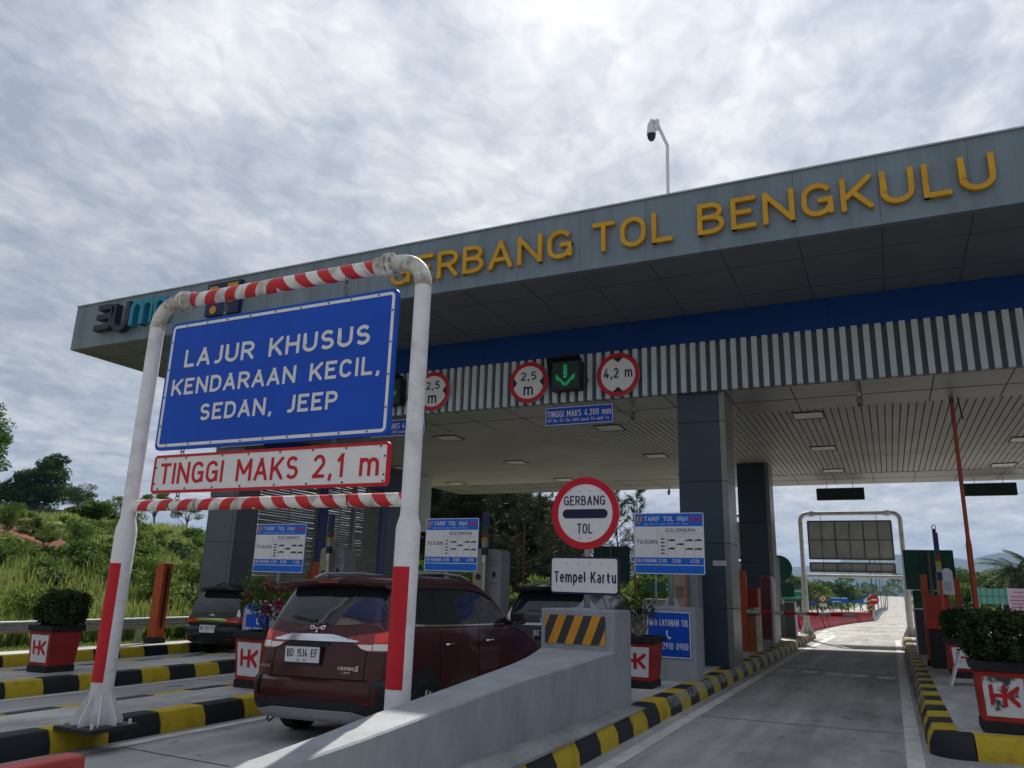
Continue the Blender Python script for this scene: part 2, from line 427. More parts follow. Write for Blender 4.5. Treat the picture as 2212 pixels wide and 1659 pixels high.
def rr_poly(x0, x1, z0, z1, r, n=5):
    P = []
    for cx, cz, a in ((x1 - r, z1 - r, 0), (x0 + r, z1 - r, 90), (x0 + r, z0 + r, 180), (x1 - r, z0 + r, 270)):
        for k in range(n + 1):
            t = R(a + 90.0 * k / n); P.append((cx + r * math.cos(t), cz + r * math.sin(t)))
    return P

def root_matrix(o):
    m = Matrix.LocRotScale(o.location, o.rotation_euler, o.scale)
    if o.parent: m = root_matrix(o.parent) @ m
    return m
def lines(parent, mat, items, depth=.003, **kw):
    for st, x0, x1, z0, z1, y, bold in items:
        MB().text(st, x0, x1, z0, z1, y, 0, depth, bold).build('lettering', mat, parent, **kw)
def tag(o, label=None, cat=None, group=None, kind=None):
    if label: o['label'] = label
    if cat: o['category'] = cat
    if group: o['group'] = group
    if kind: o['kind'] = kind
    return o
def root(name, loc, label, cat, group=None, rot=(0, 0, 0)):
    o = bpy.data.objects.new(name, None); o.location = loc; o.rotation_euler = rot; o.empty_display_size = 0.2
    COL.objects.link(o)
    return tag(o, label, cat, group)
TILT = (0, -TH, 0)

# ------------------------------------------------------------------ palette
concrete = M('concrete', (0.30, 0.305, 0.31), 0.85, noise=(1.6, 0.28), bump=0.25, bscale=40)
paint_grey = M('painted_concrete', (0.300, 0.318, 0.340), 0.7, noise=(2.0, 0.24), thr=(0.34, 0.62), stretch=(1.7, 1.1, .55), bump=0.2, bscale=30)
white_conc = M('whitewashed_concrete', (0.72, 0.72, 0.71), 0.75, noise=(3, 0.18), bump=0.15)
island_top = M('island_paving', (0.47, 0.46, 0.44), 0.7, noise=(1.1, 0.45), bump=0.25, stretch=(1, 0.6, 1))
kerb_y = M('kerb_yellow_paint', (0.44, 0.32, 0.018), 0.7, noise=(5, 0.32), bump=0.4, bscale=35, thr=(0.3, 0.5))
kerb_b = M('kerb_black_paint', (0.013, 0.015, 0.019), 0.62, noise=(5, 0.3), bump=0.4, bscale=35, thr=(0.3, 0.5))
kerb_y2 = M('kerb_yellow_scuffed', (0.40, 0.33, 0.10), 0.75, noise=(9, 0.4), bump=0.4, bscale=35, col2=(0.26, 0.25, 0.21), thr=(0.4, 0.62))
kerb_b2 = M('kerb_black_scuffed', (0.26, 0.26, 0.25), 0.75, noise=(9, 0.4), bump=0.4, bscale=35, col2=(0.05, 0.05, 0.055), thr=(0.4, 0.62))
white_steel = M('white_painted_steel', (0.70, 0.69, 0.71), 0.45, noise=(2.5, 0.2), thr=(0.30, 0.52), col2=(0.50, 0.49, 0.48))
steel_dirty = M('weathered_white_steel', (0.62, 0.60, 0.57), 0.55, noise=(6, 0.4), thr=(0.38, 0.6), col2=(0.25, 0.22, 0.17))
dull_steel = M('grey_gantry_steel', (0.70, 0.68, 0.68), 0.5, noise=(5, 0.3), thr=(0.30, 0.52), col2=(0.45, 0.41, 0.38))
red_paint = M('red_band_paint', (0.52, 0.008, 0.022), 0.45, noise=(5, 0.12))
red_refl = M('red_reflective_sheet', (0.52, 0.004, 0.016), 0.4, noise=(8, 0.1))
white_refl = M('white_reflective_sheet', (0.72, 0.70, 0.70), 0.45, noise=(3, 0.07))
blue_refl = M('blue_reflective_sheet', (0.0, 0.064, 0.47), 0.5, noise=(2, 0.12))
blue_lt = M('bright_blue_sheet', (0.004, 0.13, 0.60), 0.4, noise=(4, 0.1))
dark_ink = M('dark_sign_ink', (0.012, 0.008, 0.04), 0.5)
grey_ink = M('grey_sign_ink', (0.33, 0.33, 0.36), 0.6)
red_ink = M('red_sign_ink', (0.40, 0.01, 0.06), 0.5)
galv = M('galvanised_steel', (0.42, 0.44, 0.46), 0.45, metal=0.6, noise=(8, 0.25))
galv_dark = M('dark_galvanised_steel', (0.14, 0.14, 0.14), 0.5, metal=0.3, noise=(8, 0.25))
steel_back = M('sign_back_sheet', (0.50, 0.495, 0.48), 0.5, metal=0.1, noise=(1.4, 0.22), thr=(0.40, 0.6))
black_steel = M('black_base_plate', (0.025, 0.025, 0.03), 0.5)
black_plastic = M('black_plastic', (0.02, 0.02, 0.022), 0.5)
orange = M('orange_painted_steel', (0.42, 0.075, 0.022), 0.5, noise=(3, 0.2))
orange_red = M('orange_red_cabinet', (0.34, 0.03, 0.012), 0.5, noise=(2, 0.2))
brown_orange = M('faded_orange_cabinet', (0.27, 0.09, 0.03), 0.55, noise=(2, 0.2))
planter_red = M('planter_red_paint', (0.33, 0.022, 0.020), 0.65, noise=(4, 0.25), bump=0.25)
planter_blk = M('planter_black_paint', (0.016, 0.018, 0.020), 0.75, noise=(6, 0.3), bump=0.3)
planter_wht = M('planter_white_paint', (0.60, 0.60, 0.61), 0.7, noise=(4, 0.15), thr=(0.3, 0.5))
hk_red = M('emblem_red', (0.42, 0.012, 0.02), 0.6)
soil = M('soil', (0.05, 0.035, 0.025), 0.95, noise=(6, 0.3), bump=0.6)
panel = M('grey_cladding_panel', (0.175, 0.220, 0.262), 0.42, noise=(1.1, 0.24), thr=(0.34, 0.60), spec=0.35, stretch=(2.6, 1.0, 0.22))
panel_s = M('grey_soffit_panel', (0.165, 0.182, 0.200), 0.5, noise=(0.5, 0.16))
soffit2 = M('pale_soffit_panel', (0.30, 0.29, 0.275), 0.42, noise=(0.35, 0.2), spec=0.4)
joint = M('dark_joint', (0.05, 0.055, 0.06), 0.8)
blue_band = M('blue_cladding', (0.001, 0.036, 0.19), 0.4, noise=(0.4, 0.15))
slat_w = M('white_slat', (0.52, 0.55, 0.58), 0.5, noise=(2, 0.1))
slat_bg = M('slat_backing', (0.10, 0.125, 0.145), 0.6, noise=(1, 0.15))
ceil = M('off_white_metal_ceiling', (0.45, 0.435, 0.40), 0.5, noise=(0.3, 0.2))
ceil_j = M('ceiling_groove', (0.22, 0.21, 0.19), 0.7)
pillar_m = M('blue_grey_pillar_cladding', (0.038, 0.060, 0.088), 0.36, noise=(0.8, 0.18))
pillar_s = M('brushed_corner_cladding', (0.22, 0.215, 0.205), 0.35, metal=0.3, noise=(1.2, 0.25))
col_l = M('grey_column_cladding', (0.105, 0.135, 0.16), 0.4, noise=(0.7, 0.16))
gold = M('yellow_letter', (0.64, 0.33, 0.014), 0.5, noise=(3, 0.15))
gold_side = M('letter_edge', (0.30, 0.12, 0.006), 0.5)
navy = M('navy_letter', (0.012, 0.025, 0.045), 0.45)
cyan = M('cyan_letter', (0.020, 0.22, 0.34), 0.45)
logo_y = M('logo_yellow', (0.55, 0.24, 0.02), 0.5)
logo_n = M('logo_navy', (0.012, 0.02, 0.07), 0.5)
lamp_off = M('lamp_diffuser', (0.80, 0.77, 0.70), 0.4)
cctv_w = M('camera_housing', (0.62, 0.64, 0.66), 0.4)
dome_g = M('camera_dome', (0.02, 0.02, 0.04), 0.1)
led_off = M('led_screen_off', (0.010, 0.030, 0.022), 0.3)
led_on = M('led_green', (0.02, 0.55, 0.20), 0.4, emit=0.10)
green_back = M('dark_green_sign_back', (0.008, 0.075, 0.058), 0.5, noise=(2, 0.15))
green_back2 = M('faded_green_sign_back', (0.03, 0.13, 0.105), 0.55, noise=(2, 0.15))
green_pale = M('pale_green_sign_back', (0.12, 0.32, 0.27), 0.55, noise=(2, 0.1))
green_sign = M('green_direction_sheet', (0.0, 0.16, 0.085), 0.45)
hz_y = M('hazard_yellow_sheet', (0.62, 0.27, 0.02), 0.4, noise=(3, 0.15))
hz_k = M('hazard_black_sheet', (0.035, 0.035, 0.04), 0.45)
mach_g = M('grey_machine_shell', (0.27, 0.28, 0.30), 0.5, noise=(2, 0.12))
mach_b = M('beige_machine_shell', (0.34, 0.30, 0.20), 0.5, noise=(2, 0.15))
mach_w = M('white_machine_shell', (0.60, 0.60, 0.62), 0.5, noise=(2, 0.1))

# ================================================================== SETTING
def sstep(a, b, x):
    t = max(0.0, min(1.0, (x - a) / (b - a))); return t * t * (3 - 2 * t)
PRO = [(-400, 0), (36, 0), (110, -0.95), (340, -2.9), (430, -1.0), (530, 1.9), (640, 2.3), (1000, -6), (9000, -6)]
def prof(y):
    for (a, za), (b, zb) in zip(PRO, PRO[1:]):
        if y <= b: return za + (zb - za) * sstep(a, b, y)
    return PRO[-1][1]
def base(x, y):
    return math.tan(TH) * max(-18.0, min(14.0, x)) * (1 - sstep(50, 160, y)) + prof(y)
def wob(x, y): return 0.35 * math.sin(x * 0.31 + 1.3) * math.sin(y * 0.27 + 0.4) + 0.22 * math.sin(x * 0.83 + y * 0.51) + 0.12 * math.sin(x * 1.7 - y * 1.3)
def terrain(x, y):
    z = base(x, y)
    d = -18.7 - x
    if d > 0:
        h = 0.205 * d if d < 20 else 4.1 + 0.085 * (d - 20)
        if d > 62: h = 7.67 - 0.05 * (d - 62)
        f = (1 - 0.75 * sstep(55, 120, y)) * sstep(-60, -5, y)
        z += max(h, -3) * f * sstep(0, 2.5, d) + wob(x, y) * sstep(1, 7, d) * f
    if x > 9 and y > 35: z -= 0.9 * sstep(9, 22, x) * sstep(36, 60, y)
    return z

def axis_vals(lo, hi, mid, fine, grow):
    v = [mid]; s = fine
    while v[-1] < hi: v.append(v[-1] + s); s *= grow
    w = [mid]; s = fine
    while w[-1] > lo: w.append(w[-1] - s); s *= grow
    return sorted(set(w[1:] + v))
gxs = sorted(set(axis_vals(-5000, 5000, -17.0, 1.0, 1.06) + [-18.8, -18.2, -20.5, 2, 6, 9, 14]))
gys = axis_vals(-300, 5900, 20.0, 1.3, 1.05)
mb = MB()
for y in gys:
    for x in gxs:
        dip = 0.10 if (-16.6 < x < 45 and y < 97) or (-14 < x < 8 and y < 900) else 0.0
        mb.v.append(Vector((x, y, terrain(x, y) - dip)))
nx = len(gxs)
for j in range(len(gys) - 1):
    for i in range(nx - 1):
        mb.f.append((j * nx + i, j * nx + i + 1, (j + 1) * nx + i + 1, (j + 1) * nx + i)); mb.m.append(0)
earth = M('earth_and_grass', (0.10, 0.150, 0.032), 0.95, noise=(0.22, 0.3), bump=0.6, bscale=4, col2=(0.13, 0.062, 0.032), thr=(0.40, 0.50))
g = mb.build('ground', earth, smooth=True, origin=(0, 0, 0))
tag(g, 'rolling grassy and earthy ground around the toll plaza', 'ground', kind='structure')

# bare red soil on the slope
mb = MB(); n = 22
def soil_patch(cx_, cy_, rx, ry, rot, sd_):
    r_ = random.Random(sd_); o = len(mb.v); rings = 7
    for i in range(rings + 1):
        for k in range(n):
            t = 2 * math.pi * k / n; q = i / rings * (1 + .22 * math.sin(3 * t + sd_) + .15 * math.sin(5 * t + 2 * sd_))
            a, b = rx * q * math.cos(t), ry * q * math.sin(t); x = cx_ + a * math.cos(rot) - b * math.sin(rot); y = cy_ + a * math.sin(rot) + b * math.cos(rot)
            mb.v.append(Vector((x, y, terrain(x, y) + (.32 + .06 * math.sin(x * 3) if i < rings else -.2))))
    for i in range(rings):
        for k in range(n): k2 = (k + 1) % n; mb.f.append((o + i * n + k, o + (i + 1) * n + k, o + (i + 1) * n + k2, o + i * n + k2)); mb.m.append(0)
SOILS = [(-33.8, 20.8, 5.2, 2.4, .25, 1.0), (-38.5, 23.0, 2.6, 1.5, .5, 2.3), (-30.0, 22.5, 2.2, .9, .4, 3.1)]
for q in SOILS: soil_patch(*q)
tag(mb.build('bare_soil', M('red_soil', (.17, .055, .030), .95, noise=(1.2, .35), bump=.8, bscale=6), smooth=True, origin=(-33, 21, 0)), 'bare red soil on the hillside', 'ground', kind='structure')

# far mountain range, blue only through the air in front of it
mb = MB()
rnd = random.Random(5)
N = 150
prevrow = None
for k in range(N):
    a = R(-75 + 120.0 * k / (N - 1))
    deg = math.degrees(a)
    hgt = 128 + 22 * math.sin(deg * 0.30 + 0.5) + 20 * math.sin(deg * 0.83 + 2.0) + 10 * math.sin(deg * 2.1) + 5 * math.sin(deg * 4.7 + 1) + 3 * rnd.random()
    hgt += 26 * math.exp(-((deg + 2.5) / 4.0) ** 2) + 20 * math.exp(-((deg - 5.5) / 2.6) ** 2)
    for (d, hh) in ((3050, -30), (3160, 0.22), (3350, 0.62), (3600, 1.0), (4000, 0.5)):
        z = hh if hh < 0 else hgt * hh * (1 + (0.10 * math.sin(k * 1.3 + d) if hh < 0.9 else 0))
        mb.v.append(Vector((d * math.sin(a), d * math.cos(a), z)))
for k in range(N - 1):
    for j in range(4):
        o = k * 5 + j; mb.f.append((o, o + 5, o + 6, o + 1)); mb.m.append(0)
mt = mb.build('mountains', M('mountain_forest', (0.035, 0.060, 0.030), 0.95, noise=(0.004, 0.4)), smooth=True, origin=(0, 3000, 0))
tag(mt, 'long forested mountain range along the horizon', 'mountains', kind='structure')

# ------------------------------------------------------------------ paved surfaces
road_m = M('plaza_concrete', (0.40, 0.392, 0.378), 0.8, noise=(0.55, 0.30), bump=0.3, bscale=70, stretch=(1.6, 0.35, 1), thr=(0.30, 0.66), col2=(0.28, 0.278, 0.272))
road_far = M('motorway_concrete', (0.37, 0.355, 0.32), 0.8, noise=(0.3, 0.18), bump=0.2, stretch=(2.0, 0.25, 1))
def strip(name, fx0, fx1, ys, dz, mat, nxs=2, label=None):
    mb = MB()
    for y in ys:
        for i in range(nxs):
            x = fx0(y) + (fx1(y) - fx0(y)) * i / (nxs - 1)
            mb.v.append(Vector((x, y, base(x, y) + dz)))
    for j in range(len(ys) - 1):
        for i in range(nxs - 1):
            o = j * nxs + i; mb.f.append((o, o + 1, o + nxs + 1, o + nxs)); mb.m.append(0)
    o = mb.build(name, mat, smooth=True, origin=(0, 0, 0))
    tag(o, label, 'road', kind='structure'); return o
def dirty_road(m, tracks):
    t = m.node_tree; b = t.nodes['Principled BSDF']; src = b.inputs['Base Color'].links[0].from_socket
    c = t.nodes.new('ShaderNodeTexCoord'); sep_ = t.nodes.new('ShaderNodeSeparateXYZ'); t.links.new(c.outputs['Object'], sep_.inputs[0])
    def nz(scale, st, det, rough, lo, hi, p0, p1):
        g_ = t.nodes.new('ShaderNodeMapping'); g_.inputs['Scale'].default_value = st; t.links.new(c.outputs['Object'], g_.inputs[0])
        n = t.nodes.new('ShaderNodeTexNoise'); n.inputs['Scale'].default_value = scale; n.inputs['Detail'].default_value = det; n.inputs['Roughness'].default_value = rough; t.links.new(g_.outputs[0], n.inputs['Vector'])
        r_ = t.nodes.new('ShaderNodeMapRange'); r_.inputs[1].default_value = p0; r_.inputs[2].default_value = p1; r_.inputs[3].default_value = lo; r_.inputs[4].default_value = hi; r_.clamp = True
        t.links.new(n.outputs[0], r_.inputs[0]); return r_.outputs[0]
    f = [nz(1.0, (2.4, .10, 1), 6, .6, .74, 1.06, .36, .62), nz(.5, (1, .5, 1), 9, .7, .70, 1.05, .38, .56), nz(2.6, (1, 1, 1), 4, .5, .62, 1.0, .30, .36), nz(0.12, (.15, 3.0, 1), 3, .5, .90, 1.05, .40, .60)]
    for x_ in f:
        k = t.nodes.new('ShaderNodeVectorMath'); k.operation = 'SCALE'; t.links.new(src, k.inputs[0]); t.links.new(x_, k.inputs['Scale']); src = k.outputs[0]
    t.links.new(src, b.inputs['Base Color'])
dirty_road(road_m, True); dirty_road(road_far, True)
strip('plaza_pavement', lambda y: -16.3, lambda y: 44.0, [-40, -20, 0, 10, 20, 30, 34], 0.0, road_m, 14, 'grey concrete slab pavement of the toll lanes')
ylist = [34 + i * 2.5 for i in range(28)]
strip('plaza_apron', lambda y: -16.3 + 3.2 * sstep(36, 100, y), lambda y: 44 - 37.5 * sstep(34, 101, y), ylist, 0.0, road_far, 10, 'sunlit concrete apron beyond the toll gate')
yl2 = [101.5 + i * 10 for i in range(85)]
strip('motorway', lambda y: -1.6, lambda y: 6.4, yl2, 0.0, road_far, 4, 'pale concrete carriageway running straight to the hill')
strip('opposite_carriageway', lambda y: -13.0, lambda y: -3.0, yl2, 0.0, road_far, 4, 'pale concrete carriageway left of the median')

# ------------------------------------------------------------------ kerbed islands
KP = [(0.0, 0.0), (0.008, 0.10), (0.060, 0.205), (0.078, 0.214), (0.27, 0.218), (0.27, 0.0)]
rk = random.Random(11)
def kerb_run(mb, path, seg, phase, wear_from=1e9, first_yellow=True):
    # path: (x,y) foot points on the plaza; the island lies to the right-hand side of travel
    pts = [Vector((a, b, 0)) for a, b in path]
    cum = [0.0]
    for a, b in zip(pts, pts[1:]): cum.append(cum[-1] + (b - a).length)
    def pos(s):
        for i in range(len(pts) - 1):
            if s <= cum[i + 1] or i == len(pts) - 2:
                t = (s - cum[i]) / (cum[i + 1] - cum[i]); return pts[i].lerp(pts[i + 1], t), (pts[i + 1] - pts[i]).normalized()
    s = -((-phase) % (2 * seg)) if phase < 0 else phase - 2 * seg
    k = 0
    while s < cum[-1]:
        a, b = max(s, 0), min(s + seg, cum[-1])
        if b > a + 0.01:
            ss = [a + 0.006] + [c for c in cum if a + 0.02 < c < b - 0.02] + [b - 0.006]
            j1, j2 = rk.uniform(-.006, .006), rk.uniform(-.006, .006)
            o = len(mb.v); n = len(KP)
            for q in ss:
                p, d = pos(q); p0, d0 = pos(max(q - 0.03, 0)); d = (d + d0).normalized()
                nrm = Vector((d.y, -d.x, 0))
                for i, (off, z) in enumerate(KP):
                    w = p + nrm * (off + (j1 if i < 4 else 0)); mb.v.append(GP(w.x, w.y, z + (j2 if 0 < i < 5 else 0)))
            yel = (k % 2 == 0) == first_yellow
            for q in range(len(ss) - 1):
                worn = pts and pos(ss[q])[0].y > wear_from
                for i in range(n - 1):
                    mi = (1 if yel else 2)
                    if worn and i in (1, 2): mi = (3 if yel else 4)
                    mb.f.append((o + q * n + i, o + (q + 1) * n + i, o + (q + 1) * n + i + 1, o + q * n + i + 1)); mb.m.append(mi)
            mb.f.append(tuple(o + i for i in range(n))); mb.m.append(1 if yel else 2)
            e = o + (len(ss) - 1) * n; mb.f.append(tuple(e + i for i in reversed(range(n)))); mb.m.append(1 if yel else 2)
        s += seg; k += 1
IM = [island_top, kerb_y, kerb_b, kerb_y2, kerb_b2]
def slab(mb, x0, x1, y0, y1, z=0.212):
    c = [GP(x0, y0, 0.0), GP(x1, y0, 0.0), GP(x1, y1, 0.0), GP(x0, y1, 0.0), GP(x0, y0, z), GP(x1, y0, z), GP(x1, y1, z), GP(x0, y1, z)]
    mb.hexa(c, 0)
def island(label, x0, x1, y0, y1, seg, ph_r, ph_l, wear=1e9):
    mb = MB()
    slab(mb, x0 + 0.26, x1 - 0.26, y0 + 0.26, y1 - 0.26)
    # right-hand kerb runs towards the camera so that the island stays on its right-hand side
    kerb_run(mb, [(x1, y1), (x1, y0)], seg, ph_r, wear)
    kerb_run(mb, [(x0, y0), (x0, y1)], seg, ph_l, wear)
    kerb_run(mb, [(x0 + 0.27, y1), (x1 - 0.27, y1)], seg, 0.1)
    kerb_run(mb, [(x1 - 0.27, y0), (x0 + 0.27, y0)], seg, 0.1)
    o = mb.build('traffic_island', IM, auto=30)
    tag(o, label, 'traffic island', kind='structure')
# phases: a yellow block must start where the photo has one
island('kerbed island carrying the crash wedge and the toll signs', -4.0, -2.66, 2.3, 31.8, 0.545, (31.8 - 9.245) % 1.09, (8.7 - 2.3) % 1.09, 10.6)
island('kerbed island under the left post of the height gantry', -8.72, -7.21, 1.0, 31.0, 0.62, (31.0 - 5.82) % 1.24, 0.2)
island('kerbed island with a rounded shrub planter', -13.1, -11.33, 2.0, 31.0, 0.565, (31.0 - 7.93) % 1.13, 0.3)
mb = MB()
slab(mb, -17.1, -15.9 - 0.26, 1.0, 31.0)
kerb_run(mb, [(-15.9, 31.0), (-15.9, 1.0)], 0.66, 0.35)
tag(mb.build('kerbed_verge', IM, auto=30), 'paved kerb strip along the grass verge', 'pavement', kind='structure')
mb = MB()
slab(mb, 0.18 + 0.26, 1.95 - 0.26, 9.24, 30.7)
arc = [(0.18 + 0.32 - 0.32 * math.sin(R(t)), 9.28 - 0.32 * math.cos(R(t))) for t in range(0, 91, 15)]
kerb_run(mb, [(1.95, 8.96)] + arc + [(0.18, 31.0)], 0.52, 0.86, 11.5)
kerb_run(mb, [(1.95, 31.0), (1.95, 8.96)], 0.52, 0.2)
kerb_run(mb, [(0.45, 31.0), (1.68, 31.0)], 0.52, 0.1)
tag(mb.build('traffic_island', IM, auto=30), 'kerbed island with a rounded corner beside the open lane', 'traffic island', kind='structure')

# ------------------------------------------------------------------ markings and joints
line_m = M('road_line_paint', (0.55, 0.54, 0.52), 0.7, noise=(4, 0.35), thr=(0.30, 0.55), bump=0.2)
mb = MB()
def patch(mb, pts, z=0.005, mi=0): mb.add([GP(a, b, z) for a, b in pts], [tuple(range(len(pts)))], mi)
def lrect(mb, x0, x1, y0, y1, z=0.005): patch(mb, [(x0, y0), (x1, y0), (x1, y1), (x0, y1)], z)
lrect(mb, -2.50, -2.35, 2.0, 23.6); lrect(mb, -0.03, 0.12, 2.0, 31.5)
patch(mb, [(0.12, 31.5), (-0.03, 31.5), (0.55, 34.0), (0.72, 34.0)])
patch(mb, [(-2.52, 23.6), (-2.30, 23.6), (-2.05, 33.4), (-2.27, 33.4)]); patch(mb, [(-2.27, 33.4), (-2.05, 33.4), (-2.75, 38.6), (-2.98, 38.6)])
for k in range(5): patch(mb, [(-2.34, 31.4 + k * 1.15), (-2.27, 31.9 + k * 1.15), (-2.85 + .02 * k, 33.2 + k * 1.15), (-2.95 + .02 * k, 32.7 + k * 1.15)])
for k in range(5): lrect(mb, -2.27 + k * 0.47, -1.97 + k * 0.47, 17.45 - 0.17 * k, 18.0 - 0.17 * k)
patch(mb, [(-2.2, 18.75), (-0.25, 18.0), (-0.25, 18.10), (-2.2, 18.85)])
lrect(mb, -7.08, -6.93, 1.5, 25.0); lrect(mb, -4.22, -4.10, 2.0, 25.0); lrect(mb, -11.2, -11.07, 3, 25); lrect(mb, -15.7, -15.58, 3, 25)
tag(mb.build('lane_markings', line_m, origin=(0, 0, 0)), 'white edge lines and short rumble dashes painted on the lanes', 'road marking', kind='structure')
mb = MB()
for y in (5.6, 10.42, 15.25, 20.1, 25.0, 29.8):
    for a, b in ((-2.6, 0.15), (-7.15, -4.05), (-11.3, -8.75)):
        patch(mb, [(a, y + 0.16), (b, y - 0.16), (b, y - 0.142), (a, y + 0.178)], 0.0025)
tag(mb.build('slab_joints', M('sealed_joint', (0.03, 0.03, 0.03), 0.9), origin=(0, 0, 0)), 'dark sealed joints between the concrete slabs', 'pavement joint', kind='structure')

# ================================================================== TOLL CANOPY
CX0, CX1 = -18.68, 24.0
can = root('toll_gate_canopy', (-2.73, 15.3, 0.15), 'long grey toll gate canopy with yellow lettering on its front edge', 'toll canopy')
mb = MB().box(CX0, CX1, 12.2, 12.32, 7.05, 8.22, 0)
mb.box(CX0, CX0 + 0.12, 12.323, 30.2, 7.05, 8.22, 0)
x = CX0 + 0.35
while x < 12:
    mb.box(x, x + 0.009, 12.198, 12.2, 7.06, 8.215, 1); x += 1.243
mb.build('fascia', [panel, M('fascia_joint', (.09, .11, .125), .7)], can, bevel=0.0)
mb = MB().box(CX0, CX1, 12.17, 12.36, 8.223, 8.25, 0).build('coping', M('fascia_coping', (0.40, 0.43, 0.46), 0.4, metal=0.3), can)
mb = MB().box(CX0 + 0.12, CX1, 12.323, 15.20, 7.06, 7.12, 0)
mb.box(CX0 + 0.122, -17.0, 15.203, 30.1, 7.06, 7.12, 0)
x = CX0 + 0.35
while x < 12:
    mb.box(x, x + 0.02, 12.325, 15.19, 7.054, 7.06, 1); x += 1.243
for y in (13.1, 14.5): mb.box(CX0 + 0.13, 12, y, y + 0.016, 7.0535, 7.0595, 1)
mb.build('soffit', [panel_s, M('soffit_joint', (.085, .09, .10), .7)], can)
mb = MB().box(-17.0, CX1, 15.203, 15.35, 6.40, 7.118, 0)
for x in [-15.6 + 3.73 * k for k in range(8)]: mb.box(x, x + 0.012, 15.199, 15.203, 6.41, 7.05, 1)
mb.build('blue_band', [blue_band, M('blue_joint', (0.004, 0.018, 0.10), 0.6)], can)
mb = MB().box(-17.0, CX1, 15.22, 15.34, 5.39, 6.398, 1)
x = -16.9
while x < 14.0:
    mb.box(x, x + 0.105, 15.12, 15.222, 5.375, 6.41, 0); x += 0.2025
mb.build('slat_band', [slat_w, slat_bg], can)
# lower ceiling: border, boarded centre, border
mb = MB().box(-17.0, CX1, 15.35, 17.5, 5.392, 5.44, 0).box(-17.0, CX1, 27.62, 30.2, 5.392, 5.44, 0)
x = -16.4
while x < 12:
    mb.box(x, x + 0.018, 15.36, 17.49, 5.387, 5.392, 1); mb.box(x, x + 0.018, 27.63, 30.19, 5.387, 5.392, 1); x += 1.243
for y in (16.45, 28.9): mb.box(-17, 12, y, y + 0.016, 5.3865, 5.3915, 1)
mb.build('soffit_border', [soffit2, joint], can)
mb = MB().box(-17.0, CX1, 17.5, 27.62, 5.47, 5.50, 1)
x = -16.98
while x < 13.0:
    mb.box(x, x + 0.128, 17.503, 23.93, 5.405, 5.46, 0); mb.box(x, x + 0.128, 23.96, 27.617, 5.405, 5.46, 0); x += 0.152
mb.build('boarded_ceiling', [ceil, ceil_j], can)
MB().box(-17.0, CX1, 30.2, 30.32, 5.392, 8.22, 0).build('back_fascia', panel, can)
MB().box(-17.12, -17.0, 15.203, 30.32, 5.392, 7.055, 0).build('side_fascia', panel, can)
MB().box(CX0 + 0.12, CX1, 12.325, 30.2, 7.95, 8.05, 0).build('roof', M('roof_sheet', (0.3, 0.31, 0.32), 0.6), can)
for lx in (-12.65, -7.98, -3.33, 1.35, 6.05):
    for ly in (2.85, 7.25, 11.5):
        wx_, wy_ = lx - 2.73, ly + 15.3
        fr = MB()
        for a in ((wx_ - .33, wx_ - .30, wy_ - .34, wy_ + .34), (wx_ + .30, wx_ + .33, wy_ - .34, wy_ + .34), (wx_ - .30, wx_ + .30, wy_ - .34, wy_ - .31), (wx_ - .30, wx_ + .30, wy_ + .31, wy_ + .34)):
            fr.box(a[0], a[1], a[2], a[3], 5.375, 5.404)
        f = fr.build('ceiling_light', M('lamp_frame', (0.10, 0.10, 0.10), 0.5), can)
        MB().box(wx_ - .30, wx_ + .30, wy_ - .31, wy_ + .31, 5.385, 5.403).build('diffuser', lamp_off, f)

def pillar(x0, x1, y0, y1, zb, zt, name='pillar', mats=None, joints=(1.18, 2.38, 3.58, 4.78)):
    mb = MB()
    z = [zb] + [j for j in joints if zb + .2 < j < zt - .05] + [zt]
    for a, b in zip(z, z[1:]):
        a2, b2 = a + 0.006, b - 0.006
        mb.box(x0, x1 - 0.12, y0, y1, a2, b2, 0)
        mb.box(x1 - 0.114, x1, y0 + 0.006, y1, a2, b2, 1 if mats is None or len(mats) > 2 else 0)
    mb.box(x0 + 0.02, x1 - 0.02, y0 + 0.02, y1 - 0.02, zb, zt, 2 if mats is None or len(mats) > 2 else 1)
    o = mb.build(name, mats or [pillar_m, pillar_s, joint], can, bevel=0.004)
    return o
pillar(-3.67, -2.72, 15.3, 16.16, gz(-3.2) + 0.20, 5.40)
pillar(-4.08, -3.13, 24.7, 25.6, gz(-3.6) + 0.20, 5.42)
pillar(-16.46, -15.44, 15.36, 16.14, gz(-16) + 0.20, 5.40, mats=[col_l, M('shadow_column_cladding', (0.11, 0.13, 0.15), 0.4, noise=(0.7, 0.15)), joint])
pillar(-16.46, -15.46, 22.3, 23.35, gz(-16) + 0.20, 5.42, mats=[col_l, pillar_m, joint])
tag(MB().rrect(-3.06, -2.80, 1.96, 2.06, 0.005, 15.292, 15.299).build('notice_strip', M('faded_pink_sheet', (0.42, 0.36, 0.42), 0.6), can), 'small pale notice strip on the pillar')
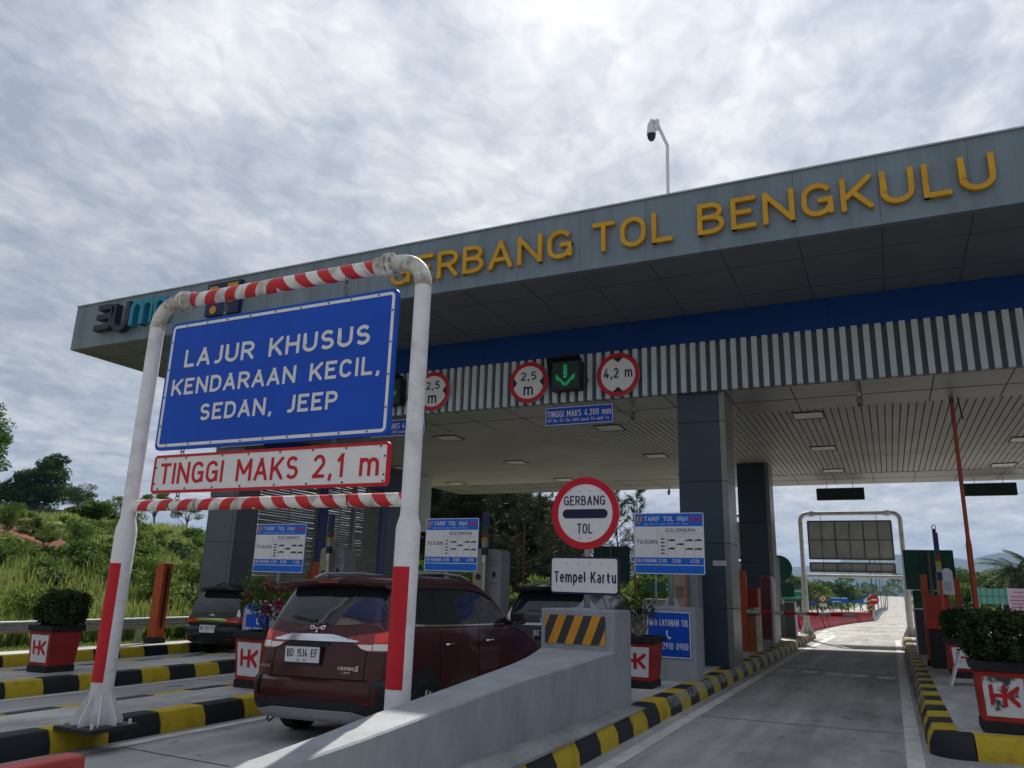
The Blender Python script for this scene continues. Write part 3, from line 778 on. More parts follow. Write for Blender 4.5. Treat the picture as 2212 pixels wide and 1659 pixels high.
# raised letters
for wd, a, b in (('GERBANG', -8.75, -4.78), ('TOL', -4.38, -2.92), ('BENGKULU', -2.48, 1.88)):
    MB().text(wd, a, b, 7.32, 7.89, 12.11, 0, 0.075, bold=0.006).build('lettering', gold, can)
def ribbon(mb, pts, w, y0, y1, mi=0):
    n = len(pts); L = []; Rr = []
    for i in range(n):
        a = Vector(pts[max(0, i - 1)]); b = Vector(pts[min(n - 1, i + 1)]); d = (b - a).normalized()
        nx_, nz_ = -d.y, d.x
        p = Vector(pts[i]); L.append((p.x + nx_ * w / 2, p.y + nz_ * w / 2)); Rr.append((p.x - nx_ * w / 2, p.y - nz_ * w / 2))
    for i in range(n - 1):
        mb.prism([L[i], Rr[i], Rr[i + 1], L[i + 1]], y0, y1, mi)
    return mb
def arcp(cx, cz, r, a0, a1, n=10, rz=None): return [(cx + r * math.cos(R(a0 + (a1 - a0) * k / n)), cz + (rz or r) * math.sin(R(a0 + (a1 - a0) * k / n))) for k in range(n + 1)]
mb = MB()
ribbon(mb, [(-17.58, 7.99), (-17.2, 7.99)] + arcp(-17.17, 7.865, .125, 85, -85) + [(-17.6, 7.74)], 0.135, 12.02, 12.197)
ribbon(mb, [(-17.25, 7.735)] + arcp(-17.2, 7.60, .14, 85, -85) + [(-17.66, 7.455)], 0.135, 12.022, 12.196)
ribbon(mb, [(-16.98, 8.03), (-16.98, 7.62)] + arcp(-16.73, 7.60, .25, 180, 360) + [(-16.48, 7.62), (-16.48, 8.03)], 0.145, 12.02, 12.197)
mb.build('agency_emblem', navy, can)
mb = MB()
for cx_ in (-16.15, -15.79, -15.36):
    ribbon(mb, [(cx_ - .17, 7.38), (cx_ - .17, 7.80)] + arcp(cx_, 7.80, .17, 180, 0) + [(cx_ + .17, 7.80), (cx_ + .17, 7.38)], 0.125, 12.02 + .004 * (cx_ > -15.9), 12.195)
tag(mb.build('agency_emblem', cyan, can), 'cyan half of the agency emblem')
mb = MB().box(-13.88, -12.86, 12.09, 12.197, 7.31, 8.10, 0)
mb.prism([(-13.80, 7.78), (-13.80, 8.02), (-13.62, 8.02)] + arcp(-13.62, 7.86, .16, 90, -60, 6), 12.07, 12.09, 1)
mb.box(-13.24, -12.93, 12.07, 12.09, 7.72, 8.04, 1)
mb.prism(arcp(-13.085, 7.72, .155, 180, 360, 8), 12.07, 12.09, 1)
mb.disc(-13.62, 7.44, .10, 12.07, 12.09, 20, 1)
mb.build('ministry_emblem', [logo_n, logo_y], can)

# ------------------------------------------------------------------ louvred office side
lou = root('louvre_screen', (-15.44, 19.0, gz(-15.4)), 'tall grey louvred screen wall with blue posts behind the black minivan', 'louvre wall')
lm = M('louvre_metal', (0.33, 0.33, 0.31), 0.5, metal=0.2, noise=(3, 0.2))
rl = random.Random(3)
for a, b in ((16.18, 18.68), (19.12, 20.42), (20.52, 21.86)):
    mb = MB(); z = 0.0
    while z < 4.45:
        t = 0.012 * rl.uniform(-1, 1)
        mb.hexa([(-15.50, a, z + t), (-15.42, a, z - .066 + t), (-15.42, b, z - .066 - t), (-15.50, b, z - t), (-15.50, a, z + .012 + t), (-15.42, a, z - .054 + t), (-15.42, b, z - .054 - t), (-15.50, b, z + .012 - t)])
        z += 0.074
    for yy in (a + .02, (a + b) / 2, b - .05): mb.box(-15.53, -15.505, yy, yy + .03, -.2, 4.5)
    mb.build('louvre_panel', lm, lou)
for a, b in ((18.70, 19.09), (21.88, 22.26)):
    MB().box(-15.62, -15.41, a, b, gz(-15.4) + .2, 4.5).build('post', blue_band, lou)
MB().box(-15.60, -15.43, 20.425, 20.515, gz(-15.4) + .2, 4.5).build('mullion', lm, lou)
MB().box(-15.70, -15.40, 16.17, 22.27, 4.505, 5.38).build('header', blue_band, lou)
ob = MB().box(-16.6, -15.40, 23.6, 25.0, 3.35, 5.38).build('wall_box', M('pale_grey_wall_panel', (0.42, 0.44, 0.45), 0.5, noise=(1, 0.1)), lou)

# ------------------------------------------------------------------ signs on and under the canopy
def round_sign(name, cx_, cz_, r, y, label, painter, cat='road sign', group=None):
    rt = root(name, (cx_, y, cz_ - r), label, cat, group)
    MB().disc(cx_, cz_, r, y + .006, y + .03).build('sign_plate', white_refl, rt)
    MB().ring(cx_, cz_, r, r * .80, y, y + .005).build('border', red_refl, rt)
    mb = MB(); painter(mb); mb.build('lettering', dark_ink, rt)
    return rt
def width_paint(cx_, cz_, y):
    def f(mb):
        mb.text('2,5', cx_ - .19, cx_ + .19, cz_ + .05, cz_ + .24, y, bold=.012)
        mb.text('m', cx_ - .115, cx_ + .115, cz_ - .29, cz_ - .03, y, bold=.012)
        mb.prism([(cx_ - .37, cz_ - .125), (cx_ - .37, cz_ + .125), (cx_ - .375, cz_), ][:2] + [(cx_ - .275, cz_)], y, y + .005)
        mb.prism([(cx_ + .37, cz_ - .125), (cx_ + .275, cz_), (cx_ + .37, cz_ + .125)], y, y + .005)
    return f
round_sign('width_limit_sign', -6.925, 5.87, .468, 15.05, 'round red rimmed width limit sign left of the lit green arrow', width_paint(-6.925, 5.87, 15.05), group='width limit signs on the slatted band')
round_sign('width_limit_sign', -9.41, 5.87, .468, 15.05, 'round red rimmed width limit sign half hidden by the white gantry post', width_paint(-9.41, 5.87, 15.05), group='width limit signs on the slatted band')
def height_paint(mb):
    c, z, y = -4.85, 5.86, 15.05
    mb.text('4,2 m', c - .315, c + .315, z - .07, z + .15, y, bold=.012)
    mb.prism([(c - .12, z + .375), (c, z + .265), (c + .12, z + .375)], y, y + .005)
    mb.prism([(c - .12, z - .375), (c + .12, z - .375), (c, z - .265)], y, y + .005)
round_sign('height_limit_sign', -4.85, 5.86, .472, 15.05, 'round red rimmed height limit sign right of the lit green arrow', height_paint)

def lane_signal(x0, x1, z0, z1, label, seed):
    rt = root('lane_signal', ((x0 + x1) / 2, 15.0, z0), label, 'lane signal', 'lane arrow signals on the slatted band')
    mb = MB().box(x0, x1, 14.86, 15.11, z0, z1)
    mb.build('housing', black_plastic, rt, bevel=.01)
    mb = MB().hexa([(x0 - .06, 14.70, z1 + .06), (x1 + .02, 14.70, z1 + .06), (x1, 15.0, z1 + .02), (x0, 15.0, z1 + .02), (x0 - .06, 14.70, z1 + .075), (x1 + .02, 14.70, z1 + .075), (x1, 15.0, z1 + .035), (x0, 15.0, z1 + .035)])
    mb.hexa([(x0 - .06, 14.70, z1 + .06), (x0 - .045, 14.70, z1 + .06), (x0 - .005, 14.858, z0 + .02), (x0 - .02, 14.858, z0 + .02), (x0 - .06, 14.86, z1 + .06), (x0 - .045, 14.86, z1 + .06), (x0 - .005, 14.88, z1), (x0 - .02, 14.88, z1)])
    mb.build('hood', black_plastic, rt)
    MB().box(x0 + .04, x1 - .04, 14.85, 14.858, z0 + .04, z1 - .03).build('screen', led_off, rt)
    mb = MB(); c = (x0 + x1) / 2; r = random.Random(seed); n = 26
    for i in range(n):
        for j in range(n):
            u = (i + .5) / n - .5; v = (j + .5) / n - .5
            on = (abs(u) < .06 and -.12 < v < .43) or (abs(v - (abs(u) * .95 - .40)) < .085 and abs(u) < .38 and v > -.42)
            if on and r.random() < .86:
                mb.box(c + u * .56 - .008, c + u * .56 + .008, 14.844, 14.849, (z0 + z1) / 2 + v * .56 - .008, (z0 + z1) / 2 + v * .56 + .008)
    mb.build('arrow', led_on, rt)
    mb = MB().tube([(x1, 14.95, z0 + .3), (x1 + .12, 14.9, z0 + .24), (x1 + .16, 14.95, z0 + .2), (x1 + .1, 15.0, z0 + .12), (x1, 15.0, z0 + .14)], .012, 6)
    mb.build('bracket', black_plastic, rt)
lane_signal(-6.30, -5.63, 5.58, 6.22, 'black lane signal showing a lit green down arrow between two round signs', 1)
lane_signal(-10.86, -10.19, 5.58, 6.22, 'black lane signal with a green arrow beside the large blue sign', 2)
def clearance_board(x0, x1, label):
    rt = root('clearance_board', ((x0 + x1) / 2, 15.3, 4.9), label, 'hanging sign', 'blue clearance boards hung under the canopy')
    z0, z1 = 4.90, 5.31
    MB().rrect(x0, x1, z0, z1, .02, 15.30, 15.33).build('sign_plate', blue_refl, rt)
    mb = MB().rframe(x0 + .006, x1 - .006, z0 + .006, z1 - .006, .02, .014, 15.296, 15.299)
    mb.build('border', white_refl, rt)
    lines(rt, white_refl, (('TINGGI MAKS 4.200 mm', x0 + .045, x1 - .045, z0 + .185, z0 + .325, 15.295, .008), ('PP No. 55 Thn 2012 pasal 54 ayat 1.c.', x0 + .06, x1 - .07, z0 + .075, z0 + .145, 15.295, .0)))
    MB().tube([(x0 + .3, 15.315, z1), (x0 + .3, 15.315, 5.39)], .008, 6).tube([(x1 - .3, 15.315, z1), (x1 - .3, 15.315, 5.39)], .008, 6).build('hanger', galv, rt)
clearance_board(-6.60, -5.04, 'blue clearance board hanging below the lit green arrow')
clearance_board(-11.28, -9.72, 'blue clearance board partly hidden behind the white gantry post')
clearance_board(-16.26, -14.70, 'blue clearance board whose lower edge shows under the large blue sign')

def dome_cam(x, y, z, label):
    rt = root('security_camera', (x, y, z), label, 'security camera', 'small cameras under the canopy')
    MB().tube([(x, y, z), (x, y, z - .10)], .03, 10).build('mount', cctv_w, rt)
    MB().tube([(x, y, z - .10), (x, y - .02, z - .14), (x, y - .05, z - .25)], [.045, .055, .05], 12).build('housing', galv, rt, smooth=False)
    MB().tube([(x, y - .05, z - .25), (x, y - .055, z - .29)], [.045, .03], 12).build('lens', dome_g, rt)
for (px_, py_, Y, l) in ((1368, 868, 16.2, 'small security camera under the pale soffit beside the height limit sign'), (1856, 858, 16.3, 'small security camera under the soffit right of the pillar')):
    p = at(px_, py_, Y); dome_cam(p.x, p.y, 5.39, l)
for (px_, l) in ((1194, 'tiny camera on the rear canopy edge above the round toll sign'), (1445, 'tiny camera on the rear canopy edge left of the pillar')):
    p = at(px_, 1045, 29.9); dome_cam(p.x, 29.9, 5.39, l)
rt = root('roof_camera_mast', (-3.44, 14.0, 8.05), 'white mast with a dome security camera standing on the canopy roof', 'camera mast')
MB().tube([(-3.44, 14, 8.05), (-3.42, 14, 10.36), (-3.60, 14, 10.86)], .035, 12).build('mast', cctv_w, rt, smooth=True)
MB().box(-3.66, -3.585, 13.95, 14.05, 10.78, 11.0).build('wall_plate', cctv_w, rt)
MB().tube([(-3.66, 14, 10.97), (-3.73, 14, 11.03), (-3.75, 14, 10.92), (-3.75, 14, 10.70)], [.04, .045, .08, .10], 20).build('housing', cctv_w, rt, auto=50)
MB().tube([(-3.75, 14, 10.70), (-3.75, 14, 10.62), (-3.75, 14, 10.56), (-3.75, 14, 10.54)], [.09, .084, .05, .01], 20).build('dome', dome_g, rt, auto=60)
# hanging message boards
for a, b, z0, z1, l in ((-2.12, -0.57, 4.74, 5.15, 'black message board hanging under the rear canopy edge over the open lane'), (2.42, 3.93, 4.79, 5.19, 'black message board hanging behind the tall orange pole')):
    rt = root('message_board', ((a + b) / 2, 29.5, z0), l, 'message board', 'message boards hanging under the rear canopy edge')
    MB().rrect(a, b, z0, z1, .03, 29.42, 29.58).build('housing', M('board_back', (0.010, 0.028, 0.024), 0.45), rt)
    MB().rframe(a - .004, b + .004, z0 - .004, z1 + .004, .03, .03, 29.41, 29.42).build('frame', black_plastic, rt)
    MB().tube([(a + .35, 29.5, z1), (a + .35, 29.5, 5.39)], .01, 6).tube([(b - .35, 29.5, z1), (b - .35, 29.5, 5.39)], .01, 6).build('hanger', galv, rt)

# ================================================================== HEIGHT GANTRIES
stripe = bpy.data.materials.new('red_white_spiral'); stripe.use_nodes = True
def spiral_mat(m, xc, yc, zc, pitch, flip_x):
    t = m.node_tree; b = t.nodes['Principled BSDF']; b.inputs['Roughness'].default_value = .5
    c = t.nodes.new('ShaderNodeTexCoord'); s = t.nodes.new('ShaderNodeSeparateXYZ'); t.links.new(c.outputs['Object'], s.inputs[0])
    def mth(op, a, b_=None):
        n = t.nodes.new('ShaderNodeMath'); n.operation = op
        for i, v in enumerate((a, b_)):
            if v is None: continue
            if isinstance(v, (int, float)): n.inputs[i].default_value = v
            else: t.links.new(v, n.inputs[i])
        return n.outputs[0]
    ang = mth('DIVIDE', mth('ARCTAN2', s.outputs[2], mth('MULTIPLY', s.outputs[1], -1.0)), math.pi * 2)
    # the wrapped tape changes hand halfway along the bar
    sgn = mth('SUBTRACT', mth('MULTIPLY', mth('GREATER_THAN', s.outputs[0], flip_x), 2.0), 1.0)
    u = mth('ADD', mth('DIVIDE', mth('ABSOLUTE', mth('SUBTRACT', s.outputs[0], flip_x)), pitch), mth('MULTIPLY', ang, 1.0))
    u = mth('ADD', u, 100.12)
    st = mth('LESS_THAN', mth('FRACT', u), 0.5)
    n = t.nodes.new('ShaderNodeTexNoise'); n.inputs['Scale'].default_value = 7; n.inputs['Detail'].default_value = 6; t.links.new(c.outputs['Object'], n.inputs['Vector'])
    r = t.nodes.new('ShaderNodeValToRGB'); r.color_ramp.elements[0].position = .35; r.color_ramp.elements[1].position = .55
    r.color_ramp.elements[0].color = (.40, .37, .32, 1); r.color_ramp.elements[1].color = (.70, .68, .66, 1); t.links.new(n.outputs[0], r.inputs[0])
    mx = t.nodes.new('ShaderNodeMix'); mx.data_type = 'RGBA'
    t.links.new(st, mx.inputs[0]); t.links.new(r.outputs[0], mx.inputs[6]); mx.inputs[7].default_value = (.52, .010, .018, 1)
    t.links.new(mx.outputs[2], b.inputs['Base Color'])
spiral_mat(stripe, 0, 0, 0, 0.28, 0.0)

def gantry(x0, x1, y, label, front):
    zl, zr = gz(x0) + .20, gz(x1) + .20
    sm = white_steel if front else dull_steel
    sd_ = steel_dirty if front else dull_steel
    rt = root('height_gantry', ((x0 + x1) / 2, y, zl), label, 'height gantry')
    xm = (x0 + x1) / 2
    for xx, zb, s_ in ((x0, zl, 1), (x1, zr, -1)):
        prof_ = [(xx, y, zb + .03), (xx, y, 1.90), (xx, y, 1.93), (xx, y, 2.01), (xx, y, 2.03), (xx, y, 4.08)]
        post = MB().tube(prof_, [.103, .103, .10, .078, .075, .075], 28).build('post', sm, rt, smooth=True, auto=35)
        el = [(xx, y, 4.08)] + [(xx + s_ * (.26 - .26 * math.cos(R(t))), y, 4.085 + .26 * math.sin(R(t)) * .98) for t in range(12, 91, 13)] + [(xx + s_ * .33, y, 4.340)]
        MB().tube(el, .077, 24).build('elbow', sd_ , rt, smooth=True, auto=60)
        MB().tube([(xx, y, 4.075), (xx, y, 4.09)], .083, 24).build('collar', sd_, rt)
        fl = MB()
        for q in (.34, .385): fl.tube([(xx + s_ * q, y, 4.34), (xx + s_ * (q + .03), y, 4.34)], .112, 24)
        for k in range(8):
            t = R(45 * k + 20); fl.tube([(xx + s_ * .32, y + .096 * math.cos(t), 4.34 + .096 * math.sin(t)), (xx + s_ * .44, y + .096 * math.cos(t), 4.34 + .096 * math.sin(t))], .013, 6)
        fl.tube([(xx + s_ * .41, y, 4.34), (xx + s_ * .52, y, 4.34)], .09, 20)
        fl.build('flange', sd_, rt)
        MB().box(xx - .26, xx + .26, y - .26, y + .26, zb - .005, zb + .035).build('base_plate', black_steel if front else galv, rt, bevel=.004)
        gs = MB()
        for k in range(8):
            t = R(45 * k + 10); c_, n_ = math.cos(t), math.sin(t)
            a, b = .095, .225; w = .006
            P = []
            for sg in (-1, 1):
                ox, oy = -n_ * w * sg, c_ * w * sg
                P += [[(xx + c_ * a + ox, y + n_ * a + oy, zb + .036), (xx + c_ * b + ox, y + n_ * b + oy, zb + .036), (xx + c_ * b + ox, y + n_ * b + oy, zb + .08), (xx + c_ * a + ox, y + n_ * a + oy, zb + .34)]]
            gs.add(P[0] + P[1], [(0, 1, 2, 3), (7, 6, 5, 4), (0, 4, 5, 1), (1, 5, 6, 2), (2, 6, 7, 3), (3, 7, 4, 0)])
        for k in range(4):
            t = R(90 * k + 45); gs.tube([(xx + .29 * math.cos(t), y + .29 * math.sin(t), zb + .035), (xx + .29 * math.cos(t), y + .29 * math.sin(t), zb + .075)], .016, 6)
        gs.build('gusset', sm, rt)
        if front:
            band = MB(); n = 14; o = 0
            z0b, z1b = (0.46, 1.58) if s_ > 0 else (0.66, 1.60)
            for k in range(n + 1):
                t = R((222 if s_ > 0 else 200) + (100 if s_ > 0 else 120) * k / n)
                for z in (z0b, z1b):
                    band.v.append(Vector((xx + .1045 * math.cos(t), y + .1045 * math.sin(t), z)))
            for k in range(n): band.f.append((2 * k, 2 * k + 2, 2 * k + 3, 2 * k + 1)); band.m.append(0)
            band.build('red_band', red_paint, rt, smooth=True)
    def bar(zz, xa, xb, rad, nm, mat):
        o = MB(); k = 40
        o.tube([(xa + (xb - xa) * i / k, y, zz) for i in range(k + 1)], rad, 28)
        o = o.build(nm, mat, None, smooth=True, origin=((xa + xb) / 2 - .0, y, zz), auto=50)
        o.parent = rt; o.location = o.location - rt.location
        return o
    bar(4.34, x0 + .50, x1 - .50, .073, 'top_beam', stripe if front else sd_)
    bar(2.155, x0 + .105, x1 - .105, .058, 'clearance_bar', stripe if front else sd_)
    for xx, s_ in ((x0, 1), (x1, -1)):
        MB().tube([(xx + s_ * .06, y, 2.125), (xx + s_ * .20, y, 2.125)], .032, 12).build('bar_socket', sm, rt)
    if front:
        rg = MB()
        for xx in (x0 + .60, x0 + .95, x1 - .62): rg.tube([(xx, y, 2.155), (xx + .012, y, 2.155)], .0605, 24)
        rg.build('bar_joint', M('rust', (.16, .07, .03), .8, noise=(10, .4)), rt)
    return rt
gantry(-7.02, -3.62, 5.5, 'white tubular height gantry with red and white striped bars over the red car', True)
gantry(-2.80, 0.47, 30.2, 'weathered white height gantry seen from behind at the end of the open lane', False)
gantry(-7.35, -4.05, 30.6, 'weathered white height gantry glimpsed between the two pillars', False)

def chain(mb, x, y, z0, z1, n=4):
    L = (z1 - z0) / n
    for k in range(n):
        zc = z0 + L * (k + .5); a = L * .68; b = .020
        pts = [(b * math.cos(R(t)), a * math.sin(R(t))) for t in range(0, 361, 45)]
        if k % 2: mb.tube([(x + p, y, zc + q) for p, q in pts], .0055, 6, cap=False)
        else: mb.tube([(x, y + p, zc + q) for p, q in pts], .0055, 6, cap=False)
YS = 5.42
rt = root('lane_notice_sign', (-5.26, YS, 2.70), 'large blue lane notice hanging from the striped top beam', 'hanging sign')
MB().rrect(-6.69, -3.83, 2.70, 4.06, .06, YS, YS + .035).build('sign_plate', blue_refl, rt)
MB().rframe(-6.66, -3.86, 2.73, 4.03, .05, .030, YS - .004, YS - .001).build('border', white_refl, rt)
lines(rt, M('worn_white_sheet', (.66, .65, .66), .45, noise=(14, .16), thr=(.3, .5)), (('LAJUR KHUSUS', -6.43, -4.105, 3.555, 3.745, YS - .004, .024), ('KENDARAAN KECIL,', -6.56, -3.965, 3.262, 3.435, YS - .004, .024), ('SEDAN, JEEP', -6.11, -4.41, 2.975, 3.145, YS - .004, .024)), depth=.0035)
mb = MB()
rv = random.Random(8)
for k in range(9):
    for z in (2.745, 4.015): mb.disc(-6.5 + k * .31 + rv.uniform(-.04, .04), z, .010, YS - .008, YS - .0045, 10)
for k in range(4):
    for x in (-6.645, -3.875): mb.disc(x, 2.95 + k * .3, .010, YS - .008, YS - .0045, 10)
mb.build('rivets', galv_dark, rt)
mb = MB()
for x in (-5.98, -4.45): chain(mb, x, YS + .03, 4.05, 4.28, 4)
mb.build('chain', galv_dark, rt)
rt = root('height_notice_sign', (-5.23, YS, 2.27), 'white height notice with red letters hanging below the large blue sign', 'hanging sign')
MB().rrect(-6.65, -3.81, 2.27, 2.64, .035, YS, YS + .03).build('sign_plate', white_refl, rt)
MB().rframe(-6.655, -3.805, 2.265, 2.645, .04, .026, YS - .004, YS + .032).build('border', red_refl, rt)
MB().text('TINGGI MAKS 2,1 m', -6.55, -3.905, 2.352, 2.562, YS - .004, bold=.010).build('lettering', red_refl, rt)
mb = MB()
for k in range(8):
    for z in (2.305, 2.607):
        mb.disc(-6.55 + k * .378 + rv.uniform(-.06, .06), z, .009, YS - .006, YS - .001, 10)
for z in (2.36, 2.52):
    for x in (-6.615, -3.85): mb.disc(x, z, .009, YS - .006, YS - .001, 10)
mb.build('rivets', dark_ink, rt)
mb = MB()
for x in (-6.30, -4.42): chain(mb, x, YS + .015, 2.645, 2.70, 2); chain(mb, x, YS + .03, 2.20, 2.268, 2)
mb.build('chain', galv_dark, rt)

YB = 30.1
for (z0, z1, nm, lb, rows, a, b, YB) in ((2.71, 4.08, 'sign_back', 'large grey back of a lane sign hanging in the far gantry of the open lane', 1, -2.57, .20, 30.1), (2.28, 2.62, 'sign_back', 'narrow grey back of a height sign hanging in the far gantry of the open lane', 0, -2.57, .20, 30.1), (2.71, 4.08, 'sign_back', 'grey back of a lane sign glimpsed between the two pillars', 1, -7.12, -4.30, 30.5), (2.28, 2.62, 'sign_back', 'narrow grey sign back glimpsed between the two pillars', 0, -7.12, -4.30, 30.5)):
    rt = root(nm, ((a + b) / 2, YB, z0), lb, 'sign back', 'sign backs hanging in the far gantries')
    MB().rrect(a, b, z0, z1, .05, YB, YB + .02).build('sign_plate', steel_back, rt)
    fr = MB().rframe(a, b, z0, z1, .05, .05, YB - .03, YB - .001)
    fr.build('frame', galv_dark, rt)
    rb = MB()
    for k in range(1, 6): rb.box(a + (b - a) * k / 6 - (.02 if k in (2, 4) else .01), a + (b - a) * k / 6 + (.02 if k in (2, 4) else .01), YB - .02, YB - .001, z0 + .05, z1 - .05)
    if rows: rb.box(a + .05, b - .05, YB - .018, YB - .002, (z0 + z1) / 2 - .012, (z0 + z1) / 2 + .012)
    rb.build('ribs', galv_dark, rt)
    mb = MB()
    for x in (a + .47, b - .48): chain(mb, x, YB, z1, (4.27 if rows else 2.71), 3 if rows else 2)
    if not rows:
        for x in (a + .47, b - .48): chain(mb, x, YB + .03, 2.2, z0, 2)
    mb.build('chain', galv_dark, rt)

# ================================================================== ISLAND FURNITURE
# crash wedge with its hazard panel
rt = root('crash_wedge', (-3.3, 9.0, gz(-3.3) + .2), 'long grey concrete crash wedge with a striped hazard panel', 'crash wedge')
XR = -2.87
st = [(1.6, -3.02, .545), (2.6, -3.06, .545), (3.4, -3.12, .560), (4.0, -3.17, .585), (4.6, -3.225, .62), (5.2, -3.245, .655), (5.8, -3.27, .69), (6.3, -3.31, .715), (6.8, -3.37, .73), (7.3, -3.45, .742), (7.8, -3.55, .757), (8.25, -3.65, .778), (8.67, -3.76, .795)]
mb = MB()
for y, xl, zt in st:
    mb.v += [Vector((xl, y, -.02)), Vector((xl, y, zt - .012)), Vector((xl + .012, y, zt)), Vector((XR - .012, y, zt)), Vector((XR, y, zt - .012)), Vector((XR, y, -.02))]
for j in range(len(st) - 1):
    for i in range(5):
        o = j * 6 + i; mb.f.append((o, o + 1, o + 7, o + 6)); mb.m.append(0)
mb.f.append((0, 5, 4, 3, 2, 1)); mb.m.append(0)
mb.build('ramp', paint_grey, rt, auto=35)
MB().box(-3.762, -2.868, 8.665, 9.30, -.02, 1.232).build('block', paint_grey, rt, bevel=.012)
MB().hexa([(-2.868, 4.0, .10), (-2.70, 4.0, .13), (-2.70, 9.28, .15), (-2.868, 9.28, .16), (-2.868, 4.0, .27), (-2.70, 4.0, .165), (-2.70, 9.28, .160), (-2.868, 9.28, .175)]).build('footing', concrete, rt)
hp = MB().rrect(-3.705, -2.972, .852, 1.166, .012, 8.657, 8.6645, 0)
hp = hp.build('hazard_panel', hz_k, rt)
mb = MB(); w = .733; h = .314
def clip_par(x0, x1, sl):   # slanted stripe clipped to the panel
    def clip(poly, f):
        o = []
        for i in range(len(poly)):
            a, b = poly[i], poly[(i + 1) % len(poly)]; fa, fb = f(a), f(b)
            if fa >= 0: o.append(a)
            if fa * fb < 0: t = fa / (fa - fb); o.append((a[0] + (b[0] - a[0]) * t, a[1] + (b[1] - a[1]) * t))
        return o
    P = [(x0, 0), (x1, 0), (x1 + sl, h), (x0 + sl, h)]
    P = clip(P, lambda p: p[0]); return clip(P, lambda p: w - p[0])
for k in range(-1, 5):
    P = clip_par(.035 + .208 * k, .139 + .208 * k, .128)
    if len(P) > 2: mb.prism([(-3.705 + a, .852 + b) for a, b in P], 8.654, 8.6565)
mb.build('stripes', hz_y, hp, local=False)

# toll gate warning sign on its post
rt = root('toll_warning_sign', (-3.315, 8.98, 1.232), 'round red rimmed toll warning sign above a white card plate on a post', 'road sign')
MB().tube([(-3.315, 9.0, 1.235), (-3.315, 9.0, 2.75)], .038, 16).build('post', galv, rt, smooth=True)
mb = MB().box(-3.47, -3.16, 8.86, 9.14, 1.233, 1.248)
for sx_ in (-1, 1): mb.hexa([(-3.315 + sx_ * .03, 8.995, 1.248), (-3.315 + sx_ * .13, 8.995, 1.248), (-3.315 + sx_ * .13, 9.005, 1.248), (-3.315 + sx_ * .03, 9.005, 1.248), (-3.315 + sx_ * .03, 8.995, 1.36), (-3.315 + sx_ * .05, 8.995, 1.33), (-3.315 + sx_ * .05, 9.005, 1.33), (-3.315 + sx_ * .03, 9.005, 1.36)])
mb.build('base_plate', galv, rt)
c, z, y = -3.325, 2.362, 8.94
pl = MB().disc(c, z, .437, y + .004, y + .022, 64).build('round_plate', white_refl, rt)
MB().ring(c, z, .437, .352, y, y + .0035, 72).build('border', red_refl, pl)
lines(pl, dark_ink, (('GERBANG', -3.60, -3.068, 2.455, 2.572, y, .008), ('TOL', -3.425, -3.232, 2.115, 2.235, y, .008)))
mb = MB().rrect(-3.617, -3.035, 2.298, 2.408, .054, y - .0005, y + .0035)
mb.build('black_bar', dark_ink, pl)
mb = MB()
for a in range(4):
    for zz in (2.63, 2.06): mb.disc(-3.52 + a * .13, zz, .007, y - .002, y + .003, 8)
mb.build('rivets', galv_dark, pl)
pl = MB().rrect(-3.770, -2.893, 1.402, 1.840, .045, y, y + .02).build('card_plate', dark_ink, rt)
MB().rrect(-3.748, -2.916, 1.424, 1.818, .030, y - .003, y - .0005).build('plate_face', white_refl, pl)
lines(pl, dark_ink, (('Tempel', -3.713, -3.313, 1.535, 1.665, y - .007, .012), ('Kartu', -3.245, -2.930, 1.535, 1.665, y - .007, .012)))
mb = MB()
for a in range(4):
    for zz in (1.762, 1.592): mb.disc(-3.55 + a * .145, zz, .007, y - .009, y - .0035, 8)
mb.build('rivets', galv_dark, pl)

# info blocks and tariff boards
def phone(mb, cx_, cz_, s, y, d):
    P = [(-.9, 1.0), (-.35, 1.05), (-.25, .55), (-.55, .42), (-.35, -.25), (.15, -.75), (.45, -.5), (.95, -.85), (.6, -1.2), (.1, -1.3), (-.6, -.6), (-.95, .2)]
    mb.prism([(cx_ + a * s * .75, cz_ + b * s) for a, b in P], y, y + d)
def info_block(x0, x1, y0, label, key):
    zb = gz((x0 + x1) / 2) + .2; zt = zb + 1.10
    rt = root('info_block', ((x0 + x1) / 2, y0 + .27, zb), label, 'concrete block', 'concrete info blocks in front of the booths')
    MB().box(x0, x1, y0, y0 + .55, zb - .02, zt).build('block', paint_grey, rt, bevel=.012)
    a, b = x0 + .08, x1 - .07; z0, z1 = zb + .345, zb + 1.035
    pn = MB().rrect(a, b, z0, z1, .025, y0 - .012, y0 - .002).build('info_panel', blue_refl, rt)
    mb = MB().rframe(a + .004, b - .004, z0 + .004, z1 - .004, .024, .014, y0 - .0155, y0 - .0125)
    mb.build('border', white_refl, pn)
    lines(pn, white_refl, (('INFO LAYANAN TOL', a + .028, b - .03, z0 + .47, z0 + .57, y0 - .0155, .004), ('0813 2910 0900', a + .03, b - .045, z0 + .125, z0 + .225, y0 - .0155, .0)))
    mb = MB()
    phone(mb, (a + b) / 2 - .0, z0 + .345, .055, y0 - .0155, .003)
    mb.build('phone_symbol', white_refl, pn)
    return zt
